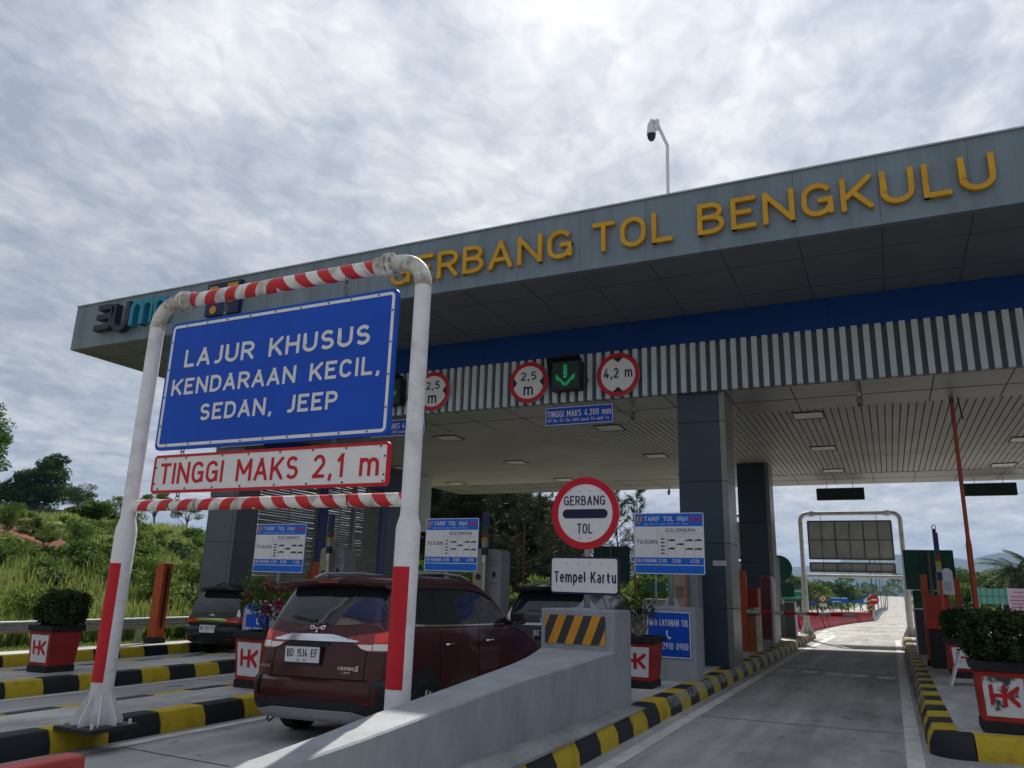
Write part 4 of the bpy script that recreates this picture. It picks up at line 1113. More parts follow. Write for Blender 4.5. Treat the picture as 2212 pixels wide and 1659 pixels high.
def truck(mb, x, z, w, y, kind):
    h = w * .28
    if kind == 'car':
        mb.prism([(x, z), (x + w, z), (x + w, z + h * .45), (x + w * .78, z + h * .5), (x + w * .62, z + h), (x + w * .25, z + h), (x + w * .1, z + h * .5), (x, z + h * .45)], y, y + .002)
    else:
        mb.box(x, x + w * .2, y, y + .002, z, z + h * .75); mb.box(x + w * .26, x + w * (.62 if kind == 'trailer' else 1), y, y + .002, z + h * .1, z + h)
        if kind == 'trailer': mb.box(x + w * .67, x + w, y, y + .002, z + h * .1, z + h)
    for q in (.15, .8): mb.disc(x + w * q, z - h * .02, h * .22, y, y + .002, 10)
def tariff_board(x0, x1, z0, z1, y, px_, zb, label):
    rt = root('tariff_board', (px_, y + .06, zb), label, 'toll tariff sign', 'toll tariff boards on the concrete blocks')
    W_, H_ = x1 - x0, z1 - z0
    X = lambda u: x0 + u * W_
    Z = lambda v: z0 + v * H_
    MB().tube([(px_, y + .07, zb), (px_, y + .07, z1 - .1)], .042, 14).build('post', galv, rt, smooth=True)
    mb = MB().box(px_ - .14, px_ + .14, y - .05, y + .19, zb, zb + .012)
    for sx_ in (-1, 1): mb.hexa([(px_ + sx_ * .03, y + .065, zb + .012), (px_ + sx_ * .13, y + .065, zb + .012), (px_ + sx_ * .13, y + .075, zb + .012), (px_ + sx_ * .03, y + .075, zb + .012), (px_ + sx_ * .03, y + .065, zb + .2), (px_ + sx_ * .05, y + .065, zb + .16), (px_ + sx_ * .05, y + .075, zb + .16), (px_ + sx_ * .03, y + .075, zb + .2)])
    mb.build('base_plate', galv, rt)
    pl = MB().rrect(x0, x1, z0, z1, .02, y, y + .02).build('board', blue_lt, rt)
    e = y - .003
    MB().rrect(X(.012), X(.988), Z(.268), Z(.775), .004, e, y - .0005).build('white_field', white_refl, pl)
    mb = MB().rframe(x0 + .002, x1 - .002, z0 + .002, z1 - .002, .02, .012, e, y - .0005)
    mb.box(X(.012), X(.988), e, y - .0005, Z(.142), Z(.154)); 
    mb.build('border', white_refl, pl)
    lines(pl, white_refl, [('TARIF TOL (Rp)', X(.15), X(.775), Z(.865), Z(.94), e, .006), ('Kep. Men PU :3026 / KPTS / M / 2024', X(.15), X(.78), Z(.803), Z(.828), e, .0), ('TABA PENANJUNG', X(.02), X(.325), Z(.185), Z(.245), e, .0)] + [(tx, X(u0), X(u1), Z(.185), Z(.245), e, .0) for tx, u0, u1 in (('23.500', .352, .47), ('35.500', .545, .665), ('47.500', .805, .925))], depth=.002)
    e2 = e - .003
    lines(pl, dark_ink, (('TUJUAN', X(.035), X(.335), Z(.49), Z(.56), e2, .006), ('GOLONGAN', X(.455), X(.875), Z(.685), Z(.745), e2, .006)), depth=.002)
    mb = MB()
    for k, tx in enumerate(('I', 'II', 'III', 'IV', 'V')):
        cx_ = X(.415 + .125 * k); mb.text(tx, cx_ - .006 * len(tx), cx_ + .006 * len(tx), Z(.602), Z(.622), e2, 0, .002)
    for k in range(5): truck(mb, X(.385), Z(.56 - .058 * k), W_ * .065, e2, 'car')
    for k, v, kd in ((1, .535, 't'), (1, .40, 't'), (2, .47, 't'), (3, .535, 't'), (3, .395, 'trailer'), (4, .535, 't'), (4, .395, 'trailer')): truck(mb, X(.368 + .125 * k), Z(v), W_ * .094, e2, kd)
    mb.build('class_symbols', dark_ink, pl)
    mb = MB().box(X(.345), X(.349), e2 + .001, e - .0003, Z(.275), Z(.77)).box(X(.35), X(.985), e2 + .001, e - .0003, Z(.655), Z(.661))
    for k in range(1, 5):
        mb.box(X(.353 + .125 * k), X(.357 + .125 * k), e2 + .001, e - .0003, Z(.275), Z(.65))
    mb.build('rules', grey_ink, pl)
    mb = MB()
    mb.prism([(X(.025), Z(.865)), (X(.025), Z(.945)), (X(.065), Z(.945))] + [(X(.07), Z(.88))], e, y - .0006); mb.prism([(X(.085), Z(.945)), (X(.12), Z(.945)), (X(.12), Z(.875)), (X(.09), Z(.85))], e, y - .0006); mb.disc(X(.06), Z(.835), .022, e, y - .0006, 16)
    mb.build('ministry_emblem', logo_y, pl)
    mb = MB(); emblem(mb, X(.80), X(.96), Z(.855), Z(.93), e, .0024); mb.build('operator_emblem', red_paint, pl)
def emblem(mb, x0, x1, z0, z1, y, d):
    W_, H_ = x1 - x0, z1 - z0
    q = lambda P, k=0: mb.prism([(x0 + a * W_, z0 + b * H_) for a, b in P], y - k, y + d)
    q([(0, .05), (.14, .05), (.14, 1), (0, 1)]); q([(.14, .42), (.42, .42), (.42, .60), (.14, .60)], -.0004); q([(.42, 0), (.58, 0), (.58, 1), (.42, 1)])
    q([(.58, .42), (.66, .42), (1, .82), (1, 1), (.92, 1), (.58, .62)], -.0004); q([(.62, .50), (.62, .40), (.9, .02), (1, .02), (1, .20), (.72, .56)], -.0006)
zt = info_block(-3.62, -2.78, 12.37, 'grey concrete block with a blue phone panel beside the tall pillar', 0)
tariff_board(-3.80, -2.65, 1.73, 2.71, 12.60, -3.22, zt, 'largest looking tariff board, on the block just left of the pillar')
zt = info_block(-8.30, -7.46, 12.95, 'grey concrete block mostly hidden behind the red car', 1)
tariff_board(-8.22, -7.045, 1.715, 2.72, 13.2, -7.74, zt, 'tariff board above the roof rails of the red car')
zt = info_block(-12.30, -11.46, 12.75, 'grey concrete block with a blue panel behind the flowering planter', 2)
tariff_board(-12.42, -11.05, 1.61, 2.625, 13.0, -11.73, zt, 'tariff board standing in front of the louvred wall')

# planters
def planter(cx_, cy_, wb, wt, h, label, rotz=0.0, dirty=False):
    zb = gz(cx_) + .212
    rt = root('planter', (cx_, cy_, zb), label, 'planter', 'red concrete planters on the islands', rot=(0, 0, rotz))
    def fr(mb, z0, z1, w0, w1, mi=0):
        a, b = w0 / 2, w1 / 2
        return mb.hexa([(-a, -a, z0), (a, -a, z0), (a, a, z0), (-a, a, z0), (-b, -b, z1), (b, -b, z1), (b, b, z1), (-b, b, z1)], mi)
    wz_ = lambda z: wb + (wt - wb) * z / h
    fr(MB(), .10, h - .09, wz_(.10), wz_(h - .09)).build('body', planter_red, rt, local=True, bevel=.012)
    fr(MB(), 0, .10, wb + .03, wz_(.10) + .025).build('plinth', planter_blk, rt, local=True, bevel=.01)
    mb = MB(); o, i = wt / 2 + .025, wt / 2 - .035
    mb.box(-o, o, -o, -i, h - .09, h).box(-o, o, i, o, h - .09, h).box(-o, -i, -i, i, h - .09, h).box(i, o, -i, i, h - .09, h)
    mb.build('rim', planter_blk, rt, local=True, bevel=.008)
    MB().box(-i, i, -i, i, h - .10, h - .045).build('soil', soil, rt, local=True)
    for face in (0, 1):
        za, zb2 = .155, h - .145
        def P(u, z, off): # point on the sloping front face
            hw = wz_(z) / 2; p = Vector((u * hw * .80, -hw - off, z))
            return p if face == 0 else Vector((-p.y, p.x, p.z))
        if face == 1: continue
        mb = MB().add([P(-1, za, .004), P(1, za, .004), P(1, zb2, .004), P(-1, zb2, .004), P(-1, za, -.01), P(1, za, -.01), P(1, zb2, -.01), P(-1, zb2, -.01)], [(0, 1, 2, 3), (0, 4, 5, 1), (1, 5, 6, 2), (2, 6, 7, 3), (3, 7, 4, 0)])
        pn = mb.build('white_panel', planter_wht if not dirty else M('stained_planter_white', (0.58, 0.57, 0.57), 0.75, noise=(2.4, .3), thr=(.40, .44), col2=(0.05, 0.05, 0.055)), rt, local=True)
        m2 = MB(); emblem(m2, -.72, .78, .26, .80, 0, .001)
        vv = []
        for v in m2.v:
            z = za + (zb2 - za) * v.z; vv.append(P(v.x, z, .0085 - v.y if v.y < .0008 else .003) )
        m2.v = vv
        m2.build('emblem', hk_red, pn, local=True)
    return rt, zb + h
P_C = planter(-12.36, 8.70, .45, .55, .715, 'red planter with a rounded clipped shrub on the far left island')
P_B = planter(-8.02, 8.75, .45, .55, .735, 'red planter half hidden by the red car, holding the flowering shrub')
P_A = planter(-3.38, 11.40, .45, .56, .70, 'red planter between the crash wedge and the blue info panel')
P_E1 = planter(.875, 9.48, .385, .45, .66, 'nearest red planter with a stained white panel at the right edge', dirty=True)
P_E2 = planter(1.0, 15.42, .45, .54, .62, 'red planter behind the nearest one, with a white board leaning on it')
# folding board leaning against it
rt = root('folding_board', (0.88, 14.0, gz(.9) + .21), 'white folding board leaning beside the second planter', 'folding board')
g0 = gz(.8) + .212
mb = MB()
for s_ in (-1, 1):
    xf, xt = .86 + s_ * .20, .86 + s_ * .02
    mb.hexa([(xf, 13.78, g0), (xf + .02, 13.78, g0), (xf + .02, 14.22, g0), (xf, 14.22, g0), (xt, 13.78, g0 + .52), (xt + .02, 13.78, g0 + .52), (xt + .02, 14.22, g0 + .52), (xt, 14.22, g0 + .52)])
mb.build('panel', white_conc, rt)

# barrier gates, readers, posts
def arm(mb, a, b, n, r, mats=(0, 1)):
    a, b = Vector(a), Vector(b)
    for k in range(n): mb.tube([a.lerp(b, k / n), a.lerp(b, (k + 1) / n)], r, 12, mi=mats[k % 2])
rt = root('barrier_gate', (-3.2, 19.95, gz(-3.2) + .21), 'orange lane barrier with a lowered red and white arm', 'lane barrier')
zb = gz(-3.2) + .212
MB().box(-3.36, -3.19, 19.86, 20.02, zb, 2.0).build('post', orange, rt, bevel=.006)
MB().box(-3.19, -3.00, 19.88, 20.06, zb, 1.14).build('motor_box', brown_orange, rt, bevel=.01)
MB().tube([(-3.0, 19.97, 1.03), (-3.0, 19.97, 1.14)], .10, 16).box(-3.0, -2.90, 19.87, 20.05, zb, 1.05).build('front_cover', M('scuffed_beige_cover', (.50, .46, .38), .5, noise=(5, .3)), rt)
MB().box(-3.40, -2.98, 20.25, 20.7, zb, 1.60).build('cabinet', orange_red, rt, bevel=.01)
mb = MB(); arm(mb, (-3.12, 19.8, 1.04), (-.80, 19.8, 1.06), 9, .040)
mb.tube([(-3.2, 19.8, 1.04), (-3.05, 19.8, 1.04)], .06, 12, mi=2)
mb.build('arm', [M('arm_grey', (.42, .42, .44), .5), red_refl, galv], rt)
rt = root('card_reader', (-3.0, 21.8, gz(-3) + .21), 'grey card reader pillar with a red outline behind the barrier arm', 'card reader')
zb = gz(-3) + .212
MB().prism([(-3.14, zb + .18), (-2.90, zb + .18), (-2.88, 1.78)] + arcp(-3.0, 1.80, .12, 0, 180, 8) + [(-3.12, 1.78)], 21.8, 22.15).build('housing', M('maroon_reader', (.10, .035, .035), .5), rt)
MB().prism([(-2.885, zb + .1), (-2.82, zb + .1), (-2.80, 1.80), (-2.86, 1.92)], 21.82, 22.3).build('side_shell', mach_w, rt)
mb = MB(); ribbon(mb, [(-3.14, zb + .6), (-3.125, 1.80)] + arcp(-3.0, 1.80, .125, 180, 0, 8) + [(-2.89, zb + .2)], .02, 21.79, 21.80); mb.build('trim', M('faded_red_trim', (.42, .07, .09), .5), rt)
MB().box(-3.16, -2.90, 21.78, 22.2, zb, zb + .18).build('plinth', concrete, rt)
rt = root('steel_cabinet', (-3.05, 27.4, gz(-3) + .21), 'grey steel cabinet at the end of the kerb beyond the barrier', 'cabinet')
MB().box(-3.18, -2.90, 27.3, 27.7, gz(-3) + .21, 1.22).build('body', M('dark_grey_cabinet', (.12, .115, .12), .5), rt); MB().box(-3.2, -2.86, 27.28, 27.72, 1.225, 1.25).box(-2.895, -2.86, 27.3, 27.72, gz(-3) + .21, 1.22).build('frame', mach_w, rt)
rt = root('speaker_machine', (-3.4, 14.45, gz(-3.4) + .21), 'beige card machine with a red outline behind the tariff post', 'card reader')
zb = gz(-3.4) + .21
MB().box(-3.63, -3.37, 14.42, 14.9, zb, 2.0).build('housing', M('pinkish_machine', (.30, .25, .19), .5, noise=(3, .15)), rt, bevel=.02)
mb = MB().box(-3.645, -3.63, 14.40, 14.42, zb, 2.0).box(-3.385, -3.365, 14.40, 14.42, zb, 2.0); mb.build('trim', M('faded_red_trim', (.42, .07, .09), .5), rt)
mb = MB()
for i in range(6):
    for j in range(9): mb.disc(-3.565 + i * .025 + (.012 if j % 2 else 0), 1.36 + j * .024, .008, 14.414, 14.4195, 6)
mb.build('speaker_grille', black_plastic, rt)
MB().box(-3.362, -3.2, 14.55, 14.95, zb, 1.95).build('side_shell', mach_g, rt)

def stack_light(mb, x, y, z0, z1, w):
    cols = [.16, .12, .14, .13, .20, .16, .09]; z = z0
    order = [5, 4, 3, 2, 1, 0, 6]
    hs = [(.17, 5), (.11, 4), (.12, 3), (.11, 2), (.16, 1), (.24, 0), (.09, 6)]
    for h_, mi in hs:
        mb.box(x - w / 2, x + w / 2, y, y + w, z, z + (z1 - z0) * h_ - .003, mi); z += (z1 - z0) * h_
SL = [M('sl_blue', (.01, .012, .10), .3), M('sl_green', (.008, .035, .03), .3), M('sl_red', (.16, .01, .012), .3), M('sl_yellow', (.30, .24, .02), .3), M('sl_grey', (.25, .26, .28), .4), M('sl_black', (.012, .015, .03), .4), M('sl_purple', (.06, .01, .07), .3)]
def lane_machine(x, y, label, sx_):
    zb = gz(x) + .212
    rt = root('card_machine', (x, y, zb), label, 'toll card machine', 'grey card machines on the islands')
    MB().prism([(x - .30, zb), (x + .30, zb), (x + .30, 2.16)] + arcp(x + .18, 2.18, .12, 0, 90, 5) + arcp(x - .18, 2.18, .12, 90, 180, 5), y + .02, y + .5).build('housing', mach_g, rt, bevel=.012)
    MB().prism([(x - .36, zb), (x - .06, zb), (x - .05, 2.16)] + arcp(x - .16, 2.20, .11, 0, 90, 5) + arcp(x - .24, 2.20, .10, 90, 180, 5), y - .16, y + .016).build('front_shell', mach_b, rt, bevel=.012)
    mb = MB().disc(x + .12, 1.72, .045, y + .008, y + .018, 16, r2=.075).box(x + .02, x + .22, y + .01, y + .018, 2.02, 2.03).box(x + .02, x + .22, y + .01, y + .018, 1.93, 1.94).box(x + .03, x + .2, y + .01, y + .018, 1.52, 1.53)
    mb.disc(x - .20, 1.66, .07, y - .17, y - .161, 20)
    mb.build('slots', black_plastic, rt)
    tx = root('stack_light', (x - .02, y - .25, zb), 'striped stack light pole in front of the ' + sx_, 'signal light', 'striped stack lights')
    mb = MB(); stack_light(mb, x - .02, y - .28, 2.16, 3.16, .115); mb.build('lamps', SL, tx)
    MB().tube([(x - .02, y - .22, zb), (x - .02, y - .22, 2.16)], .03, 10).box(x - .05, x + .03, y - .28, y - .26, 1.97, 2.14).build('pole', mach_w, tx)
lane_machine(-8.48, 16.5, 'grey card machine behind the tariff board over the red car', 'grey card machine right of the gantry post')
lane_machine(-13.0, 16.5, 'grey card machine in front of the louvred wall', 'grey card machine by the louvred wall')
for (x0, x1, y, zt, l) in ((-13.86, -13.58, 16.7, 1.95, 'orange steel post left of the card machine by the louvred wall'), (-14.6, -14.36, 17.4, 1.72, 'orange steel post just above the spoiler of the red car'), (-9.95, -9.55, 16.3, 1.55, 'orange box seen under the tariff board over the red car')):
    zb = gz(x0) + .2
    rt = root('orange_post', ((x0 + x1) / 2, y, zb), l, 'steel post', 'orange posts by the toll booths')
    MB().box(x0, x1, y, y + .2, zb + .12, zt).build('column', orange, rt, bevel=.01); MB().box(x0 - .03, x1 + .03, y - .03, y + .23, zb, zb + .12).build('foot', planter_blk, rt)

def tall_pole(x, y, zmid, ztop, label, thin=False):
    zb = gz(x) + .21; r = .035 if thin else .052
    rt = root('tall_orange_pole', (x, y, zb), label, 'pole', 'tall orange poles on the islands')
    MB().tube([(x, y, zb), (x, y, zmid), (x, y, zmid + .1), (x, y, ztop)], [r, r, r * .72, r * .72], 14).build('mast', orange, rt, smooth=True, auto=40)
    MB().tube([(x, y, ztop), (x, y, ztop + .14)], .045, 12).build('cap', M('teal_cap', (.03, .10, .09), .5), rt)
    MB().tube([(x, y, ztop + .12)] + [(x + .12 * math.sin(R(t)) + .0, y, ztop + .12 + .08 * math.cos(R(t)) - .06) for t in range(0, 120, 20)] + [(x + .16, y, ztop - .35)], .014, 8).build('cable', black_plastic, rt)
    MB().box(x - .06, x + .06, y - .06, y + .06, zb, zb + .12).build('foot', planter_blk, rt)
tall_pole(1.40, 17.4, 2.50, 5.30, 'thick tall orange pole at the right rising to the canopy')
for (px_, Y, zt, l) in ((1130, 23.5, 3.45, 'slim orange pole in front of the dark trees left of the toll sign'), (1372, 22.0, 3.40, 'slim orange pole behind the left edge of the largest tariff board')):
    p = at(px_, 1250, Y); tall_pole(p.x, Y, 1.6, zt, l, True)
# right-hand island
rt = root('card_machine', (0.85, 15.2, gz(.85) + .21), 'white round topped card machine on a red cabinet on the right island', 'toll card machine')
zb = gz(.85) + .212
MB().box(.53, .95, 17.0, 17.5, .92, 1.53).build('cabinet', orange_red, rt, bevel=.01)
MB().box(.56, .93, 17.03, 17.5, zb, .915).build('base', planter_blk, rt)
MB().prism([(.86, 1.56), (1.05, 1.56), (1.045, 1.95)] + arcp(.955, 1.95, .09, 0, 180, 8), 17.0, 17.25).build('housing', mach_w, rt)
mb = MB()
for i in range(6):
    for j in range(8): mb.disc(.895 + i * .021, 1.63 + j * .021, .0065, 16.992, 16.9995, 6)
mb.build('speaker_grille', mach_g, rt)
MB().box(.78, .858, 17.05, 17.3, 1.54, 1.95).build('side_shell', mach_g, rt)
tx = root('stack_light', (.76, 16.6, zb), 'striped stack light in front of the dark green sign on the right island', 'signal light', 'striped stack lights')
mb = MB(); stack_light(mb, .80, 16.4, 1.80, 2.66, .085); mb.build('lamps', SL, tx); MB().tube([(.80, 16.44, zb), (.80, 16.44, 1.80)], .028, 10).build('pole', orange, tx)
rt = root('tall_orange_pole', (.86, 17.9, zb), 'short orange pole with a dark cable loop behind the stack light', 'pole', 'tall orange poles on the islands')
MB().tube([(.86, 17.9, zb), (.86, 17.9, 2.72)], .022, 10).build('mast', orange, rt); MB().tube([(.86, 17.9, 2.68), (.86, 17.9, 2.84)], .036, 10).tube([(.86 + .035 * math.sin(R(t)), 17.9, 2.87 + .05 * math.cos(R(t))) for t in range(0, 361, 40)], .009, 6, cap=False).build('cable', black_plastic, rt)
for (x0, x1, y, zt, l) in ((.515, .635, 17.62, 1.93, 'orange steel post left of the red cabinet on the right island'), (1.10, 1.20, 17.8, 1.88, 'orange steel post between the white machine and the tall pole')):
    rt = root('orange_post', ((x0 + x1) / 2, y, zb), l, 'steel post', 'orange posts by the toll booths')
    MB().box(x0, x1, y, y + .12, zb + .10, zt).build('column', orange, rt, bevel=.006); MB().box(x0 - .02, x1 + .02, y - .02, y + .14, zb, zb + .10).build('foot', planter_blk, rt)
rt = root('orange_post', (.82, 18.6, zb), 'short leaning orange prop behind the red cabinet', 'steel post', 'orange posts by the toll booths')
MB().tube([(.80, 18.6, zb + .05), (.76, 18.6, 1.0)], .04, 8).build('column', orange, rt); MB().box(.72, .90, 18.5, 18.7, zb, zb + .08).build('foot', planter_blk, rt)
rt = root('steel_cabinet', (.6, 21, zb), 'dark steel cabinet with a pale frame behind the orange posts', 'cabinet')
MB().box(.44, .80, 20.96, 21.5, zb, 1.215).build('body', M('black_cabinet', (.035, .035, .04), .45), rt); MB().box(.42, .82, 20.94, 21.52, 1.22, 1.245).box(.415, .437, 20.94, 21.5, zb, 1.218).build('frame', mach_w, rt)
# backs of the signs for the opposite lanes
def sign_back(x0, x1, z0, z1, y, label, pole=True, m=None):
    rt = root('sign_back', ((x0 + x1) / 2, y, gz(x0) + .2), label, 'sign back', 'green backs of signs on the far ends of the islands')
    MB().rrect(x0, x1, z0, z1, .03, y, y + .02).build('sign_plate', m or green_back, rt)
    mb = MB().rframe(x0, x1, z0, z1, .03, .03, y - .02, y - .001)
    for u in (.32, .68): mb.box(x0 + (x1 - x0) * u - .012, x0 + (x1 - x0) * u + .012, y - .018, y - .001, z0 + .03, z1 - .03)
    mb.box(x0 + .03, x1 - .03, y - .016, y - .002, (z0 + z1) / 2 - .01, (z0 + z1) / 2 + .01)
    mb.build('ribs', M('green_rib', (.006, .04, .034), .5), rt)
    if pole: MB().tube([((x0 + x1) / 2, y - .06, gz(x0) + .2), ((x0 + x1) / 2, y - .06, z1 - .05)], .042, 12).build('post', galv_dark, rt)
    return rt
sign_back(.34, 1.49, 1.69, 2.69, 23.0, 'dark green sign back on the right island behind the stack light')
sign_back(-8.20, -7.06, 1.72, 2.74, 23.0, 'dark green sign back right of the round toll sign, before the trees')
sign_back(.52, 1.34, 1.12, 1.68, 25.0, 'small green sign back under the dark green one on the right island', m=green_back2)
def round_back(cx_, y, zc, r, x0, x1, z0, z1, label):
    rt = root('sign_back', (cx_, y, gz(cx_) + .2), label, 'sign back', 'green backs of signs on the far ends of the islands')
    MB().disc(cx_, zc, r, y, y + .02).build('round_plate', green_back2, rt)
    MB().rrect(x0, x1, z0, z1, .04, y, y + .02).build('sign_plate', green_back2, rt)
    MB().tube([(cx_, y - .05, gz(cx_) + .2), (cx_, y - .05, zc + r * .8)], .04, 12).build('post', galv, rt)
    MB().box(cx_ - .45, cx_ + .45, y - .35, y + .35, gz(cx_) + .2, 1.16).build('block', paint_grey, rt)
round_back(-3.44, 28.5, 2.33, .44, -3.80, -2.98, 1.38, 1.86, 'round green sign back peeking out from behind the second pillar')
round_back(-8.15, 30.0, 2.42, .44, -8.55, -7.78, 1.42, 1.79, 'round green sign back seen under the largest tariff board')
# red barrier at the wedge nose
rt = root('road_barrier', (-3.8, 2.0, gz(-3.8) + .2), 'red plastic barrier whose end shows in the lower left corner', 'road barrier')
MB().hexa([(-3.86, 1.2, .12), (-3.64, 1.2, .12), (-3.64, 2.86, .12), (-3.86, 2.86, .12), (-3.835, 1.2, .60), (-3.705, 1.2, .60), (-3.705, 2.86, .60), (-3.835, 2.86, .60)]).build('body', M('barrier_red', (.45, .06, .05), .5, noise=(4, .15)), rt, bevel=.012)

# ================================================================== CARS
def carpaint(name, col, flake=0.0):
    m = M(name, col, 0.38, metal=0.1, coat=.45, spec=.22, noise=(1.3, .12)); return m
car_glass = M('tinted_glass', (0.012, 0.015, 0.020), 0.06, spec=0.6)
car_trim = M('dark_car_trim', (0.018, 0.020, 0.024), 0.55)
chrome = M('chrome', (0.75, 0.76, 0.78), 0.10, metal=1.0)
silver = M('silver_skid', (0.42, 0.43, 0.45), 0.38, metal=0.5)
tail_red = M('tail_lamp_red', (0.92, 0.035, 0.028), 0.12, coat=.8)
tail_dk = M('tail_lamp_dark_red', (0.30, 0.010, 0.012), 0.12, coat=.8)
tail_clear = M('tail_lamp_clear', (0.78, 0.74, 0.68), 0.12, coat=.6)
plate_w = M('plate_white', (0.66, 0.66, 0.70), 0.45)
plate_k = M('plate_black', (0.010, 0.014, 0.016), 0.45)
rubber = M('tyre_rubber', (0.018, 0.018, 0.019), 0.85, noise=(20, .2))
alloy = M('alloy_rim', (0.45, 0.46, 0.48), 0.3, metal=0.8)
black_gloss = M('black_gloss_trim', (0.008, 0.009, 0.012), 0.12, coat=.5)
gap_m = M('panel_gap', (0.006, 0.006, 0.007), 0.9)

def lerp_levels(L, n):
    out_ = []
    for a, b in zip(L, L[1:]):
        for k in range(n):
            t = k / n; out_.append([p + (q - p) * t for p, q in zip(a, b)])
    out_.append(L[-1]); return out_
class Car:
    def __init__(s, name, label, cat, loc, levels, paint, bow=.05, rr=.20, rf=.35):
        s.rt = root(name, loc, label, cat, rot=TILT)
        s.paint = paint
        mb = MB(); Ls = lerp_levels(levels, 3); n = 0
        for z, yr, yf, w in Ls:
            P = []
            r1 = min(rr, w * .6); r2 = min(rf, w * .6)
            k1 = 7
            for i in range(9):      # rear edge, left to right
                u = -1 + 2 * i / 8; x = u * (w - r1); P.append((x, yr + bow * (u * (w - r1) / w) ** 2))
            yb = yr + bow * ((w - r1) / w) ** 2
            for i in range(1, k1): t = R(-90 + 90 * i / k1); P.append((w - r1 + r1 * math.cos(t), yb + r1 + r1 * math.sin(t)))
            for i in range(13): P.append((w - .012 * abs(i - 6) / 6 , yb + r1 + (yf - r2 - yb - r1) * i / 12))
            for i in range(1, k1): t = R(90 * i / k1); P.append((w - r2 + r2 * math.cos(t), yf - r2 + r2 * math.sin(t)))
            for i in range(5): P.append(((w - r2) * (1 - 2 * i / 4), yf))
            for i in range(1, k1): t = R(90 + 90 * i / k1); P.append((-(w - r2) + r2 * math.cos(t), yf - r2 + r2 * math.sin(t)))
            for i in range(13): P.append((-w + .012 * abs(i - 6) / 6, yf - r2 + (yb + r1 - yf + r2) * i / 12))
            for i in range(1, k1): t = R(180 + 90 * i / k1); P.append((-(w - r1) + r1 * math.cos(t), yb + r1 + r1 * math.sin(t)))
            n = len(P); mb.v += [Vector((a, b, z)) for a, b in P]
        for j in range(len(Ls) - 1):
            for i in range(n):
                i2 = (i + 1) % n; mb.f.append((j * n + i, j * n + i2, (j + 1) * n + i2, (j + 1) * n + i)); mb.m.append(0)
        mb.f.append(tuple(reversed(range(n)))); mb.m.append(0)
        top = (len(Ls) - 1) * n; mb.f.append(tuple(top + i for i in range(n))); mb.m.append(0)
        s.body = mb.build('body', paint, s.rt, local=True, auto=32)
        bm = bmesh.new(); bm.from_mesh(s.body.data); s.bvh = BVHTree.FromBMesh(bm); bm.free()
    def patch(s, poly, face, off, name, mat, thick=.012, cuts=3, parent=None, smooth=True):
        # poly: rear/front -> (x,z); right/left -> (y,z); projected on the body skin
        bm = bmesh.new()
        f = bm.faces.new([bm.verts.new((a, b, 0)) for a, b in poly])
        bmesh.ops.triangulate(bm, faces=bm.faces)
        mx = max(max(p[0] for p in poly) - min(p[0] for p in poly), max(p[1] for p in poly) - min(p[1] for p in poly))
        lim = max(.05, mx / 22)
        for _ in range(7):
            ed = [e for e in bm.edges if e.calc_length() > lim]
            if not ed: break
            bmesh.ops.subdivide_edges(bm, edges=ed, cuts=1)
            bmesh.ops.triangulate(bm, faces=[q for q in bm.faces if len(q.verts) > 3])
        outer = []
        for v in bm.verts:
            a, b = v.co.x, v.co.y
            if face == 'rear': o, d = Vector((a, -3, b)), Vector((0, 1, 0))
            elif face == 'front': o, d = Vector((a, 9, b)), Vector((0, -1, 0))
            elif face == 'right': o, d = Vector((4, a, b)), Vector((-1, 0, 0))
            else: o, d = Vector((-4, a, b)), Vector((1, 0, 0))
            h, nn, i, dist = s.bvh.ray_cast(o, d)
            if h is None: h, nn = s.bvh.find_nearest(Vector((a, 1.5, b)) if face == 'rear' else o + d * 3.2)[:2]
            if nn.dot(d) > 0: nn = -nn
            outer.append((h.copy(), nn.copy()))
        bm.verts.index_update()
        mb = MB(); n = len(outer)
        mb.v = [h + nn * off for h, nn in outer] + [h + nn * (off - thick) for h, nn in outer]
        for q in bm.faces: mb.f.append(tuple(v.index for v in q.verts)); mb.m.append(0)
        for e in bm.edges:
            if len(e.link_faces) == 1: a, b = [v.index for v in e.verts]; mb.f.append((a, b, b + n, a + n)); mb.m.append(0)
        bm.free()
        return mb.build(name, mat, parent or s.rt, local=True, auto=38)
    def add(s, mb, name, mat, parent=None, **k): return mb.build(name, mat, parent or s.rt, local=True, **k)
    def wheel(s, x, y, r, w, side):
        xo = x + side * w / 2
        hub = bpy.data.objects.new('wheel', None); hub.location = (x, y, r); hub.parent = s.rt; COL.objects.link(hub); hub.empty_display_size = .1
        mb = MB(); prof_ = [(-.5, .62), (-.5, .92), (-.38, 1.0), (.38, 1.0), (.5, .92), (.5, .62)]; n = 36
        for k in range(n):
            t = 2 * math.pi * k / n
            for a, q in prof_: mb.v.append(Vector((a * w, q * r * math.cos(t), q * r * math.sin(t))))
        m_ = len(prof_)
        for k in range(n):
            k2 = (k + 1) % n
            for i in range(m_): i2 = (i + 1) % m_; mb.f.append((k * m_ + i, k2 * m_ + i, k2 * m_ + i2, k * m_ + i2)); mb.m.append(0)
        mb.build('tyre', rubber, hub, local=True, auto=40)
        mb = MB(); xs = side * w * .42
        for k in range(5):
            for dv in (-.13, .13):
                t = 2 * math.pi * k / 5 + dv; mb.tube([(xs, .10 * r * math.cos(t), .10 * r * math.sin(t)), (xs, .64 * r * math.cos(t + dv * .5), .64 * r * math.sin(t + dv * .5))], [.022, .016], 6)
        mb.tube([(xs - side * .02, 0, 0), (xs + side * .01, 0, 0)], .05, 12)
        pts = [(xs, .64 * r * math.cos(2 * math.pi * k / 32), .64 * r * math.sin(2 * math.pi * k / 32)) for k in range(33)]
        mb.tube(pts, .014, 6, cap=False)
        mb.build('rim', alloy, hub, local=True)
